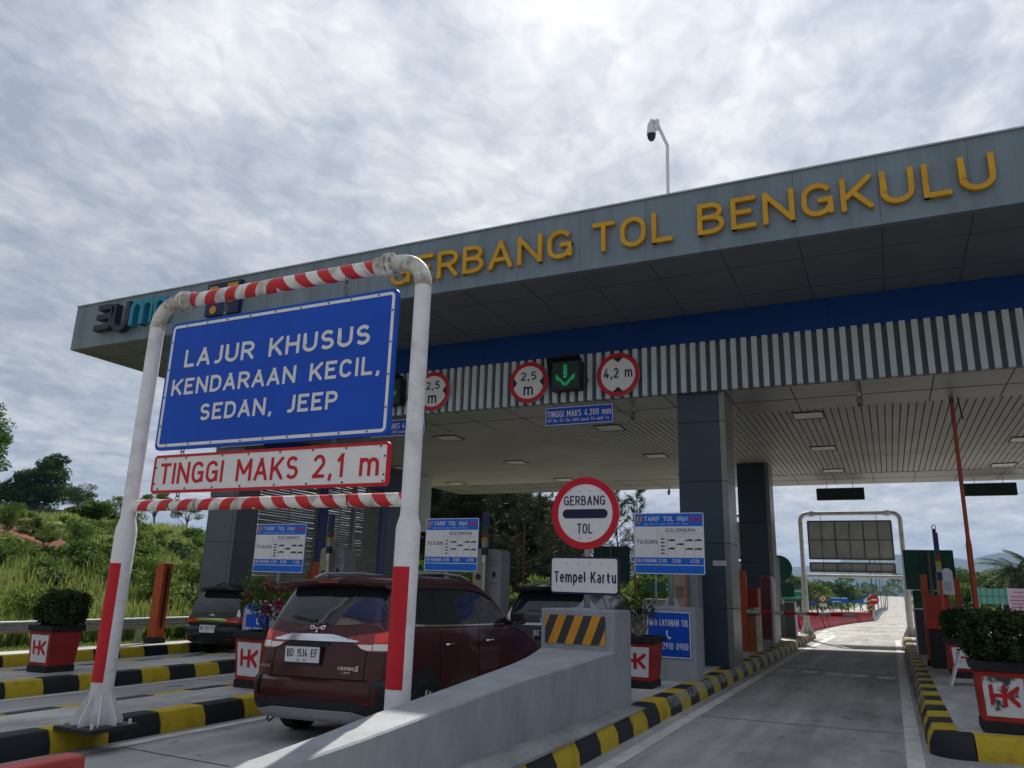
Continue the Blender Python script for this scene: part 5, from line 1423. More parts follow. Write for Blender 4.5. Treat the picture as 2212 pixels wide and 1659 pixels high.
        mb = MB(); mb.tube([(xs - side * .05, 0, 0), (xs - side * .045, 0, 0)], .62 * r, 28); mb.build('brake_disc', car_trim, hub, local=True)
def loop(cx_, cz_, a, b, y, n=28): return [(cx_ + a * math.cos(2 * math.pi * k / n), y, cz_ + b * math.sin(2 * math.pi * k / n)) for k in range(n + 1)]
def oval_emblem(mb, cx_, cz_, s, y):
    mb.tube(loop(cx_, cz_, .105 * s, .07 * s, y), .011 * s, 8, cap=False)
    mb.tube(loop(cx_, cz_ + .022 * s, .058 * s, .028 * s, y), .009 * s, 8, cap=False)
    mb.tube(loop(cx_, cz_, .026 * s, .066 * s, y), .009 * s, 8, cap=False)
def arch(yc, zc, r, n=14, z0=None): return [(yc + r * math.cos(R(180 * k / n)), zc + r * math.sin(R(180 * k / n))) for k in range(n + 1)]

# --- the dark red MPV: rear bumper at local y=0, wheels on the ground
mpv = Car('red_minivan', 'dark red minivan under the striped height gantry, seen from behind', 'car', GP(-5.38, 6.62, 0.0),
    [(.22, .16, 4.10, .72), (.27, .05, 4.20, .80), (.36, .0, 4.25, .845), (.52, -.02, 4.27, .855), (.60, -.01, 4.27, .856), (.635, .045, 4.22, .855), (.80, .06, 4.05, .855), (.95, .085, 3.72, .85), (1.03, .10, 3.42, .845), (1.09, .115, 3.24, .838), (1.16, .14, 3.12, .815), (1.31, .215, 3.02, .758), (1.46, .30, 2.78, .710), (1.545, .355, 2.60, .678), (1.59, .39, 2.48, .650), (1.63, .45, 2.30, .60), (1.655, .58, 2.1, .50), (1.667, .8, 1.9, .36)],
    carpaint('dark_red_car_paint', (0.058, 0.0075, 0.010)))
c = mpv
c.patch([(-.71, 1.205), (-.58, 1.172), (-.30, 1.148), (0, 1.14), (.30, 1.148), (.58, 1.172), (.70, 1.205), (.685, 1.28), (.655, 1.42), (.62, 1.53), (-.62, 1.53), (-.66, 1.42), (-.695, 1.28)], 'rear', .006, 'rear_window', car_glass)
# spoiler over the rear window
mb = MB(); sp = []
for u in [k / 12 * 2 - 1 for k in range(13)]:
    x = u * .665; cv = .05 * u * u
    sp.append([(x, .20 + cv, 1.565 - .03 * u * u), (x, .19 + cv, 1.598 - .03 * u * u), (x, .55, 1.645 - .045 * u * u), (x, .55, 1.555 - .02 * u * u), (x, .33, 1.525 - .02 * u * u)])
for q in sp: mb.v += [Vector(p) for p in q]
for j in range(12):
    for i in range(5): a = j * 5 + i; b = j * 5 + (i + 1) % 5; mb.f.append((a, b, b + 5, a + 5)); mb.m.append(0)
mb.f.append((0, 1, 2, 3, 4)); mb.m.append(0); mb.f.append((64, 63, 62, 61, 60)); mb.m.append(0)
c.add(mb, 'spoiler', c.paint, auto=50)
mb = MB().rrect(-.15, .12, 1.574, 1.592, .005, .183, .20); c.add(mb, 'brake_lamp', tail_dk)
for sx_ in (-1, 1):
    f = lambda P: [(sx_ * a, b) for a, b in P]
    lamp = c.patch(f([(.52, .925), (.60, .90), (.80, .90), (.812, .93), (.808, 1.06), (.79, 1.10), (.55, 1.065), (.36, 1.04), (.33, 1.01), (.45, .965)]), 'rear', .012, 'tail_lamp', tail_dk)
    c.patch(f([(.66, .985), (.808, .985), (.806, 1.055), (.78, 1.085), (.66, 1.068)]), 'rear', .017, 'red_lens', tail_red, parent=lamp)
    c.patch(f([(.655, .912), (.79, .912), (.803, .935), (.808, .975), (.655, .975)]), 'rear', .017, 'clear_lens', tail_clear, parent=lamp)
    c.patch(f([(.52, .928), (.59, .912), (.645, .912), (.645, .965), (.47, .965)]), 'rear', .017, 'clear_lens', tail_clear, parent=lamp)
    c.patch(f([(.648, .30), (.62, .37), (.70, .385), (.70, .58), (.715, .64), (.79, .645), (.815, .60), (.815, .34), (.78, .30)]), 'rear', .020, 'bumper_corner', car_trim)
    c.patch(f([(.60, .415), (.745, .42), (.757, .58), (.728, .58), (.716, .455), (.60, .445)]), 'rear', .026, 'reflector', M('dark_reflector', (.10, .012, .012), .4))
    c.patch([(.175, .92), (.22, .92), (.26, .96), (.28, 1.04), (.22, 1.09), (.185, 1.08)], 'right' if sx_ > 0 else 'left', .010, 'tail_lamp_side', tail_red)
c.patch([(-.80, .345), (.80, .345), (.80, .40), (.62, .435), (-.62, .435), (-.80, .40)], 'rear', .012, 'bumper_strip', car_trim)
c.patch([(-.80, .30), (-.74, .262), (-.5, .245), (.5, .245), (.74, .262), (.80, .30), (.55, .345), (.50, .355), (-.50, .355), (-.55, .345)], 'rear', .03, 'skid_plate', silver)
c.patch([(-.58, .985), (.46, .985), (.50, .995), (.30, 1.012), (.20, 1.036), (.17, 1.052), (-.36, 1.052), (-.40, 1.036), (-.48, 1.012), (-.60, 1.0)], 'rear', .030, 'chrome_strip', chrome, thick=.022)
c.patch([(-.46, .945), (.12, .945), (.14, .984), (-.48, .984)], 'rear', .010, 'plate_lamp_recess', car_trim)
yp = .045
pb = MB().box(-.405, .06, yp - .012, yp + .05, .752, .937); pb = c.add(pb, 'number_plate', plate_k)
mb = MB().rrect(-.395, .05, .778, .930, .008, yp - .017, yp - .013); face = c.add(mb, 'plate_face', plate_w, parent=pb)
mb = MB()
for tx, a, b in (('BD', -.37, -.285), ('1534', -.235, -.105), ('EF', -.055, .025)): mb.text(tx, a, b, .832, .908, yp - .0195, depth=.002, bold=.006)
mb.text('10 · 27', -.235, -.115, .790, .810, yp - .0195, depth=.002)
c.add(mb, 'plate_lettering', plate_k, parent=pb)
mb = MB().text('WULING', -.735, -.60, .715, .745, .045, depth=.006); c.add(mb, 'badge_lettering', M('dull_badge', (.42, .42, .44), .3, metal=.6))
mb = MB().text('CONFERO', .275, .475, .722, .752, .052, depth=.006, bold=.01).text('S', .478, .52, .715, .765, .052, depth=.006, shear=.3).text('L DVVT', .325, .43, .688, .706, .050, depth=.006)
c.add(mb, 'badge_lettering', chrome)
mb = MB(); ey = .095
WP_ = [[(-.125, 1.165), (-.06, 1.165), (-.04, 1.10), (-.105, 1.10)], [(-.055, 1.165 - .0), (-.05, 1.15), (-.01, 1.07), (-.035, 1.045)], [(.125, 1.165), (.055, 1.165), (-.012, 1.035), (.012, 1.06)], [(.12, 1.155), (.09, 1.10), (.045, 1.10), (.065, 1.14)]]
e_ = MB(); e2 = MB()
for poly in ([(-.13, 1.160), (-.068, 1.160), (-.050, 1.115), (-.062, 1.090), (-.112, 1.092)], [(-.060, 1.150), (-.005, 1.030), (.0, 1.055), (-.028, 1.115)], [(.13, 1.160), (.068, 1.160), (.050, 1.115), (.062, 1.090), (.112, 1.092)], [(.060, 1.150), (.005, 1.030), (.0, 1.055), (.028, 1.115)], [(-.022, 1.115), (.022, 1.115), (0, 1.065)]):
    e_.prism(poly, -.012, .02)
    k = [(a * .0 + (a - sum(p[0] for p in poly) / len(poly)) * .52 + sum(p[0] for p in poly) / len(poly), (b - sum(p[1] for p in poly) / len(poly)) * .52 + sum(p[1] for p in poly) / len(poly)) for a, b in poly]
    e2.prism(k, -.0155, -.0125)
for q_ in (e_, e2):
    for v in q_.v: v.z = 1.107 + (v.z - 1.095) * .56; v.x *= .80
    for v in q_.v: v.y += .118 + (v.z - .012 - 1.09) * .36 + .05 * ((v.x - .06) / .85) ** 2
ob = c.add(e_, 'emblem', chrome); ob.location = (-.06, -.004, -.002); ob2 = c.add(e2, 'emblem_inlay', M('emblem_red_inlay', (.22, .01, .02), .3), parent=ob)
mb = MB().tube([(-.46, .185, 1.225), (-.40, .165, 1.22), (-.18, .145, 1.185), (-.10, .15, 1.18)], [.010, .018, .014, .022], 8); c.add(mb, 'wiper', black_plastic)
c.patch([(-.845, .868), (-.70, .868), (-.70, .874), (-.845, .874)], 'rear', .004, 'panel_gap', gap_m)
for x in (-.60, .575): c.patch([(x, .64), (x + .010, .64), (x + .014, .90), (x + .004, .90)], 'rear', .003, 'panel_gap', gap_m, thick=.006)
c.patch([(-.64, .628), (.62, .628), (.62, .637), (-.64, .637)], 'rear', .006, 'panel_gap', gap_m, thick=.006)
# sides
c.patch([(.42, 1.160), (1.06, 1.140), (1.06, 1.500), (.55, 1.500), (.42, 1.355)], 'right', .005, 'quarter_window', car_glass)
c.patch([(1.13, 1.138), (1.96, 1.123), (1.94, 1.480), (1.13, 1.500)], 'right', .006, 'side_window', car_glass)
c.patch([(2.04, 1.121), (2.90, 1.115), (2.50, 1.385), (2.30, 1.455), (2.02, 1.485)], 'right', .006, 'side_window', car_glass)
c.patch([(.40, 1.500), (1.0, 1.527), (1.9, 1.517), (2.3, 1.480), (2.55, 1.390), (2.58, 1.405), (2.32, 1.510), (1.9, 1.550), (1.0, 1.557), (.40, 1.525)], 'right', .016, 'rain_visor', black_plastic)
c.patch([(.42, 1.140), (1.10, 1.117), (2.05, 1.101), (2.96, 1.090), (2.99, 1.107), (2.05, 1.117), (1.10, 1.134), (.42, 1.157)], 'right', .010, 'window_chrome', chrome)
c.patch([(.42, 1.140), (1.10, 1.117), (2.05, 1.101), (2.96, 1.090), (2.96, 1.115), (2.50, 1.385), (2.30, 1.465), (1.9, 1.505), (1.0, 1.515), (.52, 1.515), (.40, 1.355)], 'right', .003, 'window_surround', black_gloss)
c.patch([(.42, 1.145), (2.9, 1.105), (2.45, 1.405), (1.9, 1.505), (.55, 1.505)], 'left', .005, 'side_window', car_glass)
for y0 in (1.10, 2.00): c.patch([(y0, .34), (y0 + .010, .34), (y0 + .012, 1.06), (y0 + .002, 1.06)], 'right', .003, 'panel_gap', gap_m, thick=.006)
for y0 in (1.19, 2.16): 
    mb = MB().tube([(.862, y0, .925), (.885, y0 + .03, .927), (.885, y0 + .15, .927), (.862, y0 + .18, .925)], .014, 8); c.add(mb, 'door_handle', chrome)
c.patch(arch(.80, .36, .36) + [(.44, .24), (1.16, .24)][::-1] if False else [(1.16, .25)] + arch(.80, .36, .36) + [(.44, .25)], 'right', .010, 'wheel_arch', car_trim)
c.patch([(3.88, .25)] + arch(3.52, .36, .36) + [(3.16, .25)], 'right', .010, 'wheel_arch', car_trim)
c.patch([(1.16, .24), (3.16, .24), (3.16, .33), (1.16, .33)], 'right', .012, 'sill_trim', car_trim)
for sx_ in (-1, 1):
    for y0 in (.80, 3.52): c.wheel(sx_ * .775, y0, .305, .19, sx_)
    mb = MB().tube([(sx_ * .56, .62, 1.63), (sx_ * .575, .80, 1.685), (sx_ * .575, 1.5, 1.705), (sx_ * .565, 2.0, 1.685), (sx_ * .55, 2.28, 1.63)], .016, 8); c.add(mb, 'roof_rail', silver)
    mb = MB().prism(rr_poly(-.095, .095, -.075, .075, .05), 0, .10)
    mb.v = [Vector((sx_ * .955 + v.x, 2.86 + v.y, 1.165 + v.z)) for v in mb.v]
    mir = c.add(mb, 'mirror', c.paint, bevel=.02)
    mb = MB().prism(rr_poly(-.082, .082, -.062, .062, .04), -.006, -.001); mb.v = [Vector((sx_ * .955 + v.x, 2.86 + v.y, 1.165 + v.z)) for v in mb.v]; c.add(mb, 'mirror_glass', car_glass, parent=mir)
    mb = MB().tube([(sx_ * .80, 2.92, 1.11), (sx_ * .90, 2.91, 1.13)], .03, 8); c.add(mb, 'mirror_arm', black_plastic, parent=mir)
mb = MB().tube([(-.63, .14, .24), (-.63, .10, .20), (-.60, .10, .18), (-.57, .14, .22)], .010, 6); c.add(mb, 'tow_hook', car_trim)
MBx = MB().box(-.55, .55, .3, 3.9, .20, .30); c.add(MBx, 'underbody', car_trim)

def dark_car(name, label, loc, H, Wd, Lh, plate, wide_plate, paint_c, big):
    w = Wd / 2; k = H / 1.66
    c = Car(name, label, 'car', loc,
        [(.26, .16, Lh - .15, w * .86), (.32, .05, Lh - .05, w * .95), (.42, .0, Lh, w * .985), (.58, -.02, Lh, w), (.66, .0, Lh, w), (.70, .06, Lh - .02, w), (.88 * k, .07, Lh - .10, w * .997), (1.02 * k, .10, Lh - .45, w * .985), (1.07 * k, .12, Lh - 1.1, w * .975), (1.14 * k, .15, Lh - 1.3, w * .94), (1.30 * k, .24, Lh - 1.55, w * .875), (1.45 * k, .33, Lh - 1.8, w * .815), (1.55 * k, .40, Lh - 2.0, w * .765), (1.61 * k, .46, Lh - 2.2, w * .69), (1.64 * k, .6, Lh - 2.4, w * .56), (1.652 * k, .85, Lh - 2.7, w * .38)],
        paint_c)
    s = w / .88; F = k * (.94 if big else .84); wb = k * (1.03 if big else .95)
    c.patch([(-.74 * s, 1.10 * wb), (-.5 * s, 1.05 * wb), (.5 * s, 1.05 * wb), (.74 * s, 1.10 * wb), (.73 * s, 1.2 * k), (.66 * s, 1.42 * k), (.62 * s, 1.50 * k), (-.62 * s, 1.50 * k), (-.66 * s, 1.42 * k), (-.73 * s, 1.2 * k)], 'rear', .006, 'rear_window', car_glass)
    mb = MB(); 
    for u in [q / 12 * 2 - 1 for q in range(13)]:
        x = u * .70 * s; cv = .06 * u * u
        mb.v += [Vector(p) for p in [(x, .13 + cv, (1.555 - .025 * u * u) * k), (x, .12 + cv, (1.60 - .03 * u * u) * k), (x, .58, (1.655 - .06 * u * u) * k), (x, .58, (1.53 - .02 * u * u) * k), (x, .30, (1.50 - .02 * u * u) * k)]]
    for j in range(12):
        for i in range(5): a = j * 5 + i; b = j * 5 + (i + 1) % 5; mb.f.append((a, b, b + 5, a + 5)); mb.m.append(0)
    mb.f.append((0, 1, 2, 3, 4)); mb.m.append(0); mb.f.append((64, 63, 62, 61, 60)); mb.m.append(0)
    c.add(mb, 'spoiler', c.paint, auto=50)
    for sx_ in (-1, 1):
        f = lambda P: [(sx_ * a * s, b * F) for a, b in P]
        if big:
            lamp = c.patch(f([(.70, 1.0), (.825, 1.0), (.81, 1.18), (.78, 1.28), (.74, 1.28), (.73, 1.12)]), 'rear', .012, 'tail_lamp', tail_clear)
            c.patch(f([(.70, 1.0), (.825, 1.0), (.815, 1.14), (.78, 1.12), (.73, 1.06)]), 'rear', .017, 'red_lens', tail_dk, parent=lamp)
            c.patch([(.18, .98 * F), (.36, 1.0 * F), (.42, 1.1 * F), (.40, 1.24 * F), (.34, 1.30 * F), (.26, 1.2 * F)], 'right' if sx_ > 0 else 'left', .010, 'tail_lamp_side', tail_clear)
        else:
            lamp = c.patch(f([(.75, 1.06), (.82, 1.06), (.81, 1.16), (.77, 1.27), (.745, 1.27)]), 'rear', .012, 'tail_lamp', tail_clear)
            c.patch(f([(.30, .93), (.82, .90), (.825, 1.05), (.80, 1.06), (.78, 1.10), (.70, 1.05), (.34, 1.03)]), 'rear', .014, 'red_lens', tail_dk, parent=lamp)
            c.patch(f([(.56, .935), (.80, .925), (.80, .965), (.56, .970)]), 'rear', .019, 'red_lens', tail_red, parent=lamp)
            c.patch([(.16, .90 * F), (.40, .92 * F), (.30, 1.08 * F), (.20, 1.08 * F), (.12, 1.0 * F)], 'right' if sx_ > 0 else 'left', .010, 'tail_lamp_side', tail_dk)
        c.patch(f([(.52, .44), (.74, .44), (.74, .47), (.52, .47)]), 'rear', .012, 'reflector', tail_dk)
        side = 'right' if sx_ > 0 else 'left'
        c.patch([(.50, 1.12 * k), (1.15, 1.10 * k), (1.15, 1.44 * k), (.70, 1.46 * k)], side, .005, 'quarter_window', car_glass)
        c.patch([(1.22, 1.10 * k), (2.05, 1.09 * k), (2.03, 1.43 * k), (1.22, 1.45 * k)], side, .005, 'side_window', car_glass)
        c.patch([(2.12, 1.09 * k), (Lh - 1.45, 1.09 * k), (Lh - 1.85, 1.36 * k), (2.12, 1.43 * k)], side, .005, 'side_window', car_glass)
        c.patch([(1.22, .28)] + arch(.84, .38, .38) + [(.46, .28)], side, .010, 'wheel_arch', car_trim)
        c.patch([(Lh - .5, .28)] + arch(Lh - .88, .38, .38) + [(Lh - 1.26, .28)], side, .010, 'wheel_arch', car_trim)
        for y0 in (.84, Lh - .88): c.wheel(sx_ * (w - .11), y0, .33, .21, sx_)
        mb = MB().tube([(sx_ * w * .66, .7, 1.645 * k), (sx_ * w * .68, .95, 1.70 * k), (sx_ * w * .68, 2.0, 1.72 * k), (sx_ * w * .66, Lh - 2.35, 1.655 * k)], .018, 8); c.add(mb, 'roof_rail', black_gloss if not big else silver)
        mb = MB().prism(rr_poly(-.10, .10, -.08, .08, .05), 0, .10); mb.v = [Vector((sx_ * (w + .10) + v.x, Lh - 1.5 + v.y, 1.13 * k + v.z)) for v in mb.v]; c.add(mb, 'mirror', c.paint, bevel=.02)
    if big:
        c.patch([(-.55, .965 * F), (.55, .965 * F), (.55, 1.01 * F), (-.55, 1.01 * F)], 'rear', .030, 'tailgate_garnish', silver, thick=.024)
    else:
        c.patch([(-.52, .975 * F), (.52, .975 * F), (.52, .99 * F), (.36, 1.03 * F), (-.36, 1.03 * F), (-.52, .99 * F)], 'rear', .030, 'chrome_strip', chrome, thick=.024)
        c.patch([(-.52, .945 * k), (.80, .985 * k), (.80, .995 * k), (-.52, .958 * k)] if False else [(-.50, .942 * F), (.50, .942 * F), (.50, .952 * F), (-.50, .952 * F)], 'rear', .020, 'chrome_strip', chrome)
    zp = (.80 if big else .70) * F + (0 if big else .03)
    yq = .055 if big else -.045
    pb = c.add(MB().box(-.235, .235, yq, yq + .10, zp - .085, zp + .085), 'number_plate', plate_k if big else plate_w)
    mb = MB()
    for tx, a, b in plate: mb.text(tx, a, b, zp - .02, zp + .06, yq - .003, depth=.002, bold=.004)
    mb.text('04 · 28' if big else '10 · 28', -.07, .07, zp - .062, zp - .040, yq - .003, depth=.002)
    if big: mb.rframe(-.228, .228, zp - .078, zp + .078, .01, .006, yq - .003, yq - .0005)
    c.add(mb, 'plate_lettering', plate_w if big else plate_k, parent=pb)
    mb = MB(); oval_emblem(mb, 0, 1.07 * F if not big else 1.06 * F, .85, .085); c.add(mb, 'emblem', chrome)
    mb = MB().tube([(-.38, .17, 1.135 * wb), (-.05, .15, 1.105 * wb), (.08, .16, 1.11 * wb)], [.008, .016, .02], 8); c.add(mb, 'wiper', black_plastic)
    c.patch([(-.80 * s, .70), (.80 * s, .70), (.80 * s, .708), (-.80 * s, .708)], 'rear', .008, 'panel_gap', gap_m)
    c.add(MB().box(-.6, .6, .3, Lh - .3, .24, .34), 'underbody', car_trim)
    return c
dark_car('black_minivan', 'black minivan with a chrome tail strip in the far left lane', GP(-14.90, 14.36, 0.0), 1.64, 1.78, 4.4, (('BD', -.20, -.11), ('1267', -.06, .08), ('CV', .12, .20)), False, carpaint('black_green_paint', (0.006, 0.010, 0.010)), False)
dark_car('black_suv', 'large black off roader half hidden behind the white card plate', GP(-5.80, 13.55, 0.0), 1.68, 1.80, 4.4, (('BG', -.20, -.11), ('1482', -.06, .08), ('DA', .12, .20)), True, carpaint('black_blue_paint', (0.006, 0.007, 0.010)), True)

# ================================================================== VEGETATION
leaf_dark = leafmat('hedge_leaf', (0.008, 0.019, 0.007), (0.050, 0.085, 0.022), None, 4.0, .15)
leaf_mid = leafmat('broad_leaf', (0.028, 0.066, 0.014), (0.105, 0.190, 0.034), None, .5, .35)
leaf_olive = leafmat('olive_leaf', (0.050, 0.090, 0.018), (0.165, 0.230, 0.045), None, .5, .35)
leaf_deep = leafmat('deep_green_leaf', (0.014, 0.036, 0.012), (0.058, 0.115, 0.026), None, .5, .3)
leaf_pine = leafmat('needle_foliage', (0.014, 0.028, 0.014), (0.060, 0.078, 0.030), None, .4, .15)
leaf_far = leafmat('far_leaf', (0.024, 0.052, 0.018), (0.080, 0.135, 0.034), None, .15, .25)
leaf_palm = leafmat('palm_leaf', (0.020, 0.040, 0.014), (0.075, 0.110, 0.035), None, .8, .25)
leaf_bract = leafmat('pink_bract', (0.22, 0.010, 0.030), (0.45, 0.03, 0.10), None, 3, .35)
leaf_grass = leafmat('grass_blade', (0.060, 0.150, 0.016), (0.190, 0.340, 0.040), (0.28, 0.30, 0.09), .35, .4)
leaf_light = leafmat('young_leaf', (0.075, 0.130, 0.022), (0.20, 0.29, 0.055), None, .8, .35)
bark = M('bark', (0.085, 0.065, 0.048), 0.9, noise=(6, .4), bump=.6)
bark_pale = M('pale_bark', (0.20, 0.18, 0.15), 0.9, noise=(6, .35), bump=.5)

def leaf(mb, p, size, r, asp=.5, up=.3, mi=0):
    d = Vector((r.gauss(0, 1), r.gauss(0, 1), r.gauss(0, 1) * .7 + up)).normalized()
    q = Vector((r.gauss(0, 1), r.gauss(0, 1), r.gauss(0, 1)))
    x = d.cross(q)
    if x.length < .05: return
    x.normalize(); n = d.cross(x); l = size * r.uniform(.7, 1.3); w = l * asp
    o = len(mb.v)
    mb.v += [p - d * l * .5, p + x * w * .5 + n * w * .12, p + d * l * .5, p - x * w * .5 + n * w * .12]
    mb.f.append((o, o + 1, o + 2, o + 3)); mb.m.append(mi)
def cluster(mb, c, rad, n, size, r, asp=.5, mi=0, shell=.55):
    for _ in range(n):
        d = Vector((r.gauss(0, 1), r.gauss(0, 1), r.gauss(0, 1)))
        d.normalize(); k = shell + (1 - shell) * r.random() if r.random() < .8 else r.random()
        leaf(mb, Vector((c[0] + d.x * rad[0] * k, c[1] + d.y * rad[1] * k, c[2] + d.z * rad[2] * k)), size, r, asp, mi=mi)
def limb(mb, a, b, r0, r1, rnd_, n=4, wobble=.12, mi=0):
    a, b = Vector(a), Vector(b); L = (b - a).length; P = []
    for k in range(n + 1):
        t = k / n; P.append(a.lerp(b, t) + Vector((rnd_.uniform(-1, 1), rnd_.uniform(-1, 1), rnd_.uniform(-.4, .4))) * L * wobble * math.sin(math.pi * t))
    mb.tube(P, [r0 + (r1 - r0) * k / n for k in range(n + 1)], 7, mi=mi, cap=False); return P
def mesh_of(mb, name, mats, smooth=False):
    me = bpy.data.meshes.new(name); me.from_pydata([tuple(p) for p in mb.v], [], mb.f)
    for m in (mats if isinstance(mats, list) else [mats]): me.materials.append(m)
    me.polygons.foreach_set('material_index', mb.m)
    if smooth: me.polygons.foreach_set('use_smooth', [True] * len(mb.f))
    me.update(); return me

def broad_tree(seed, h, cr, nb, nl, size, leafm, spread=1.0, tf=.42, barkm=None):
    r = random.Random(seed); tk = MB(); cw = MB()
    th = h * tf; P = limb(tk, (0, 0, -.4), (r.uniform(-.1, .1) * h, r.uniform(-.1, .1) * h, th), h * .026, h * .016, r, 5, .05)
    top = P[-1]
    for k in range(nb):
        a = 2 * math.pi * (k + r.random() * .6) / nb * 1.0; e = r.uniform(.15, 1.25)
        L = cr * r.uniform(.55, 1.05); b = top + Vector((math.cos(a) * math.cos(e) * L * spread, math.sin(a) * math.cos(e) * L * spread, math.sin(e) * (h - th) * r.uniform(.55, .98)))
        st_ = P[3].lerp(top, r.random()); limb(tk, st_, b, h * .010, h * .003, r, 4, .10)
        rr_ = cr * r.uniform(.26, .48)
        cluster(cw, b, (rr_ * 1.25, rr_ * 1.25, rr_ * .72), int(nl / nb * r.uniform(.7, 1.2)), size, r)
        b2 = b + Vector((r.uniform(-1, 1), r.uniform(-1, 1), r.uniform(-.5, .4))) * rr_ * 1.3
        cluster(cw, b2, (rr_ * .7, rr_ * .7, rr_ * .45), int(nl / nb * .35), size, r)
    return mesh_of(tk, 'trunk', barkm or bark, True), mesh_of(cw, 'crown', leafm)
def needle_tree(seed, h, nl, dense):
    r = random.Random(seed); tk = MB(); cw = MB()
    limb(tk, (0, 0, -.4), (r.uniform(-.3, .3), r.uniform(-.3, .3), h), h * .012, h * .002, r, 7, .03)
    nb = int(46 * dense)
    for k in range(nb):
        t = .10 + .9 * (k / nb) ** .9; z = h * t; L = h * (.20 * (1 - t) ** .7 + .03) * r.uniform(.6, 1.35); a = r.uniform(0, 6.283)
        b = Vector((math.cos(a) * L, math.sin(a) * L, z + L * r.uniform(.25, .9)))
        limb(tk, (0, 0, z), b, h * .0035, h * .001, r, 3, .08)
        for _ in range(int(nl / nb)):
            q = Vector((0, 0, z)).lerp(b, r.uniform(.25, 1.08)) + Vector((r.gauss(0, .11), r.gauss(0, .11), r.gauss(0, .08))) * L
            d = Vector((math.cos(a) * .6 + r.gauss(0, .5), math.sin(a) * .6 + r.gauss(0, .5), r.gauss(.15, .6))).normalized(); l = h * .040 * r.uniform(.6, 1.4)
            x = d.cross(Vector((r.gauss(0, 1), r.gauss(0, 1), r.gauss(0, 1)))).normalized() * l * .075
            o = len(cw.v); cw.v += [q - x, q + x, q + d * l]; cw.f.append((o, o + 1, o + 2)); cw.m.append(0)
    return mesh_of(tk, 'trunk', bark, True), mesh_of(cw, 'crown', leaf_pine)
def bush_mesh(seed, rad, h, nl, size, leafm):
    r = random.Random(seed); mb = MB(); n = r.randint(5, 8)
    for k in range(n):
        a = r.uniform(0, 6.283); d = rad * r.uniform(.1, .75); c = (math.cos(a) * d, math.sin(a) * d, h * r.uniform(.35, .85)); rr_ = rad * r.uniform(.3, .55)
        limb(mb, (math.cos(a) * d * .2, math.sin(a) * d * .2, -.2), c, .03, .008, r, 3, .1, mi=1)
        cluster(mb, c, (rr_, rr_, rr_ * .8), int(nl / n), size, r)
    return mesh_of(mb, 'bush', [leafm, bark])
def place_tree(name, meshes, loc, sc, rz, label, cat, group=None):
    rt = root(name, loc, label, cat, group, rot=(0, 0, rz)); rt.scale = sc if isinstance(sc, tuple) else (sc, sc, sc)
    for nm, me in zip(('trunk', 'crown'), meshes):
        o = bpy.data.objects.new(nm, me); o.parent = rt; COL.objects.link(o)
    return rt
def place_bush(name, me, loc, sc, rz, label, cat, group=None):
    o = bpy.data.objects.new(name, me); o.location = loc; o.rotation_euler = (0, 0, rz); o.scale = sc if isinstance(sc, tuple) else (sc, sc, sc); COL.objects.link(o)
    return tag(o, label, cat, group)

# ---- planter shrubs
def hedge(seed, rx, rz_, n, size):
    r = random.Random(seed); mb = MB()
    for k in range(7): limb(mb, (r.uniform(-.05, .05), r.uniform(-.05, .05), -.08), (r.uniform(-.2, .2), r.uniform(-.2, .2), rz_ * .8), .016, .006, r, 3, .1, mi=1)
    for _ in range(n):
        u = r.uniform(-1, 1); v = r.uniform(-1, 1); w = r.uniform(-1, 1)
        ax = r.choice((0, 1, 2)); sg = r.choice((-1, 1)); k = 1 - abs(r.gauss(0, .22)) + (.16 if r.random() < .05 else 0)
        p = [u, v, w]; p[ax] = sg * k
        l = (abs(p[0]) ** 2.5 + abs(p[1]) ** 2.5 + abs(p[2]) ** 2.5) ** (1 / 2.5); s_ = (k + .08 * math.sin(5 * p[0] + 3 * p[2] + seed) + .06 * math.sin(7 * p[1] + 4 * p[0])) / l
        leaf(mb, Vector((p[0] * s_ * rx, p[1] * s_ * rx, rz_ + p[2] * s_ * rz_)), size, r, .6)
    return mesh_of(mb, 'shrub', [leaf_dark, bark])
place_bush('clipped_shrub', hedge(1, .37, .29, 7500, .052), (-12.32, 8.72, P_C[1] - .03), 1.0, .2, 'wide clipped dark shrub in the far left planter', 'shrub')
place_bush('clipped_shrub', hedge(2, .36, .255, 7500, .048), (.95, 9.52, P_E1[1] - .02), (1.0, 1.0, 1.0), .9, 'dark clipped shrub in the nearest planter at the right edge', 'shrub')
place_bush('clipped_shrub', hedge(3, .31, .26, 6000, .050), (1.02, 15.5, P_E2[1] - .02), (1.05, 1.0, .95), 2.0, 'dark clipped shrub in the second planter on the right island', 'shrub')
r = random.Random(21); mb = MB()
for k in range(9):
    a = r.uniform(0, 6.28); e = Vector((math.cos(a) * r.uniform(.1, .42), math.sin(a) * r.uniform(.1, .35), r.uniform(.35, .68)))
    limb(mb, (r.uniform(-.05, .05), r.uniform(-.05, .05), -.05), e, .013, .004, r, 5, .12, mi=1)
    for _ in range(75): 
        q = e + Vector((r.gauss(0, .10), r.gauss(0, .10), r.gauss(0, .07))); leaf(mb, q, .062, r, .7, mi=0)
    if k % 2 == 0:
        for _ in range(55): leaf(mb, e + Vector((r.gauss(.03, .08), r.gauss(-.06, .06), r.gauss(-.02, .06))), .050, r, .8, mi=2)
for k in range(10): cluster(mb, (r.uniform(-.45, .45), r.uniform(-.3, .2), r.uniform(.22, .55)), (.08, .08, .07), 26, .055, r, .7, mi=0 if k % 3 else 2)
place_bush('flowering_shrub', mesh_of(mb, 'flowering_shrub', [leaf_mid, bark, leaf_bract]), (-7.93, 8.78, P_B[1] - .03), (1.05, 1, 1.0), 0, 'loose shrub with pink red flowers behind the red car', 'flowering shrub')
r = random.Random(4); mb = MB()
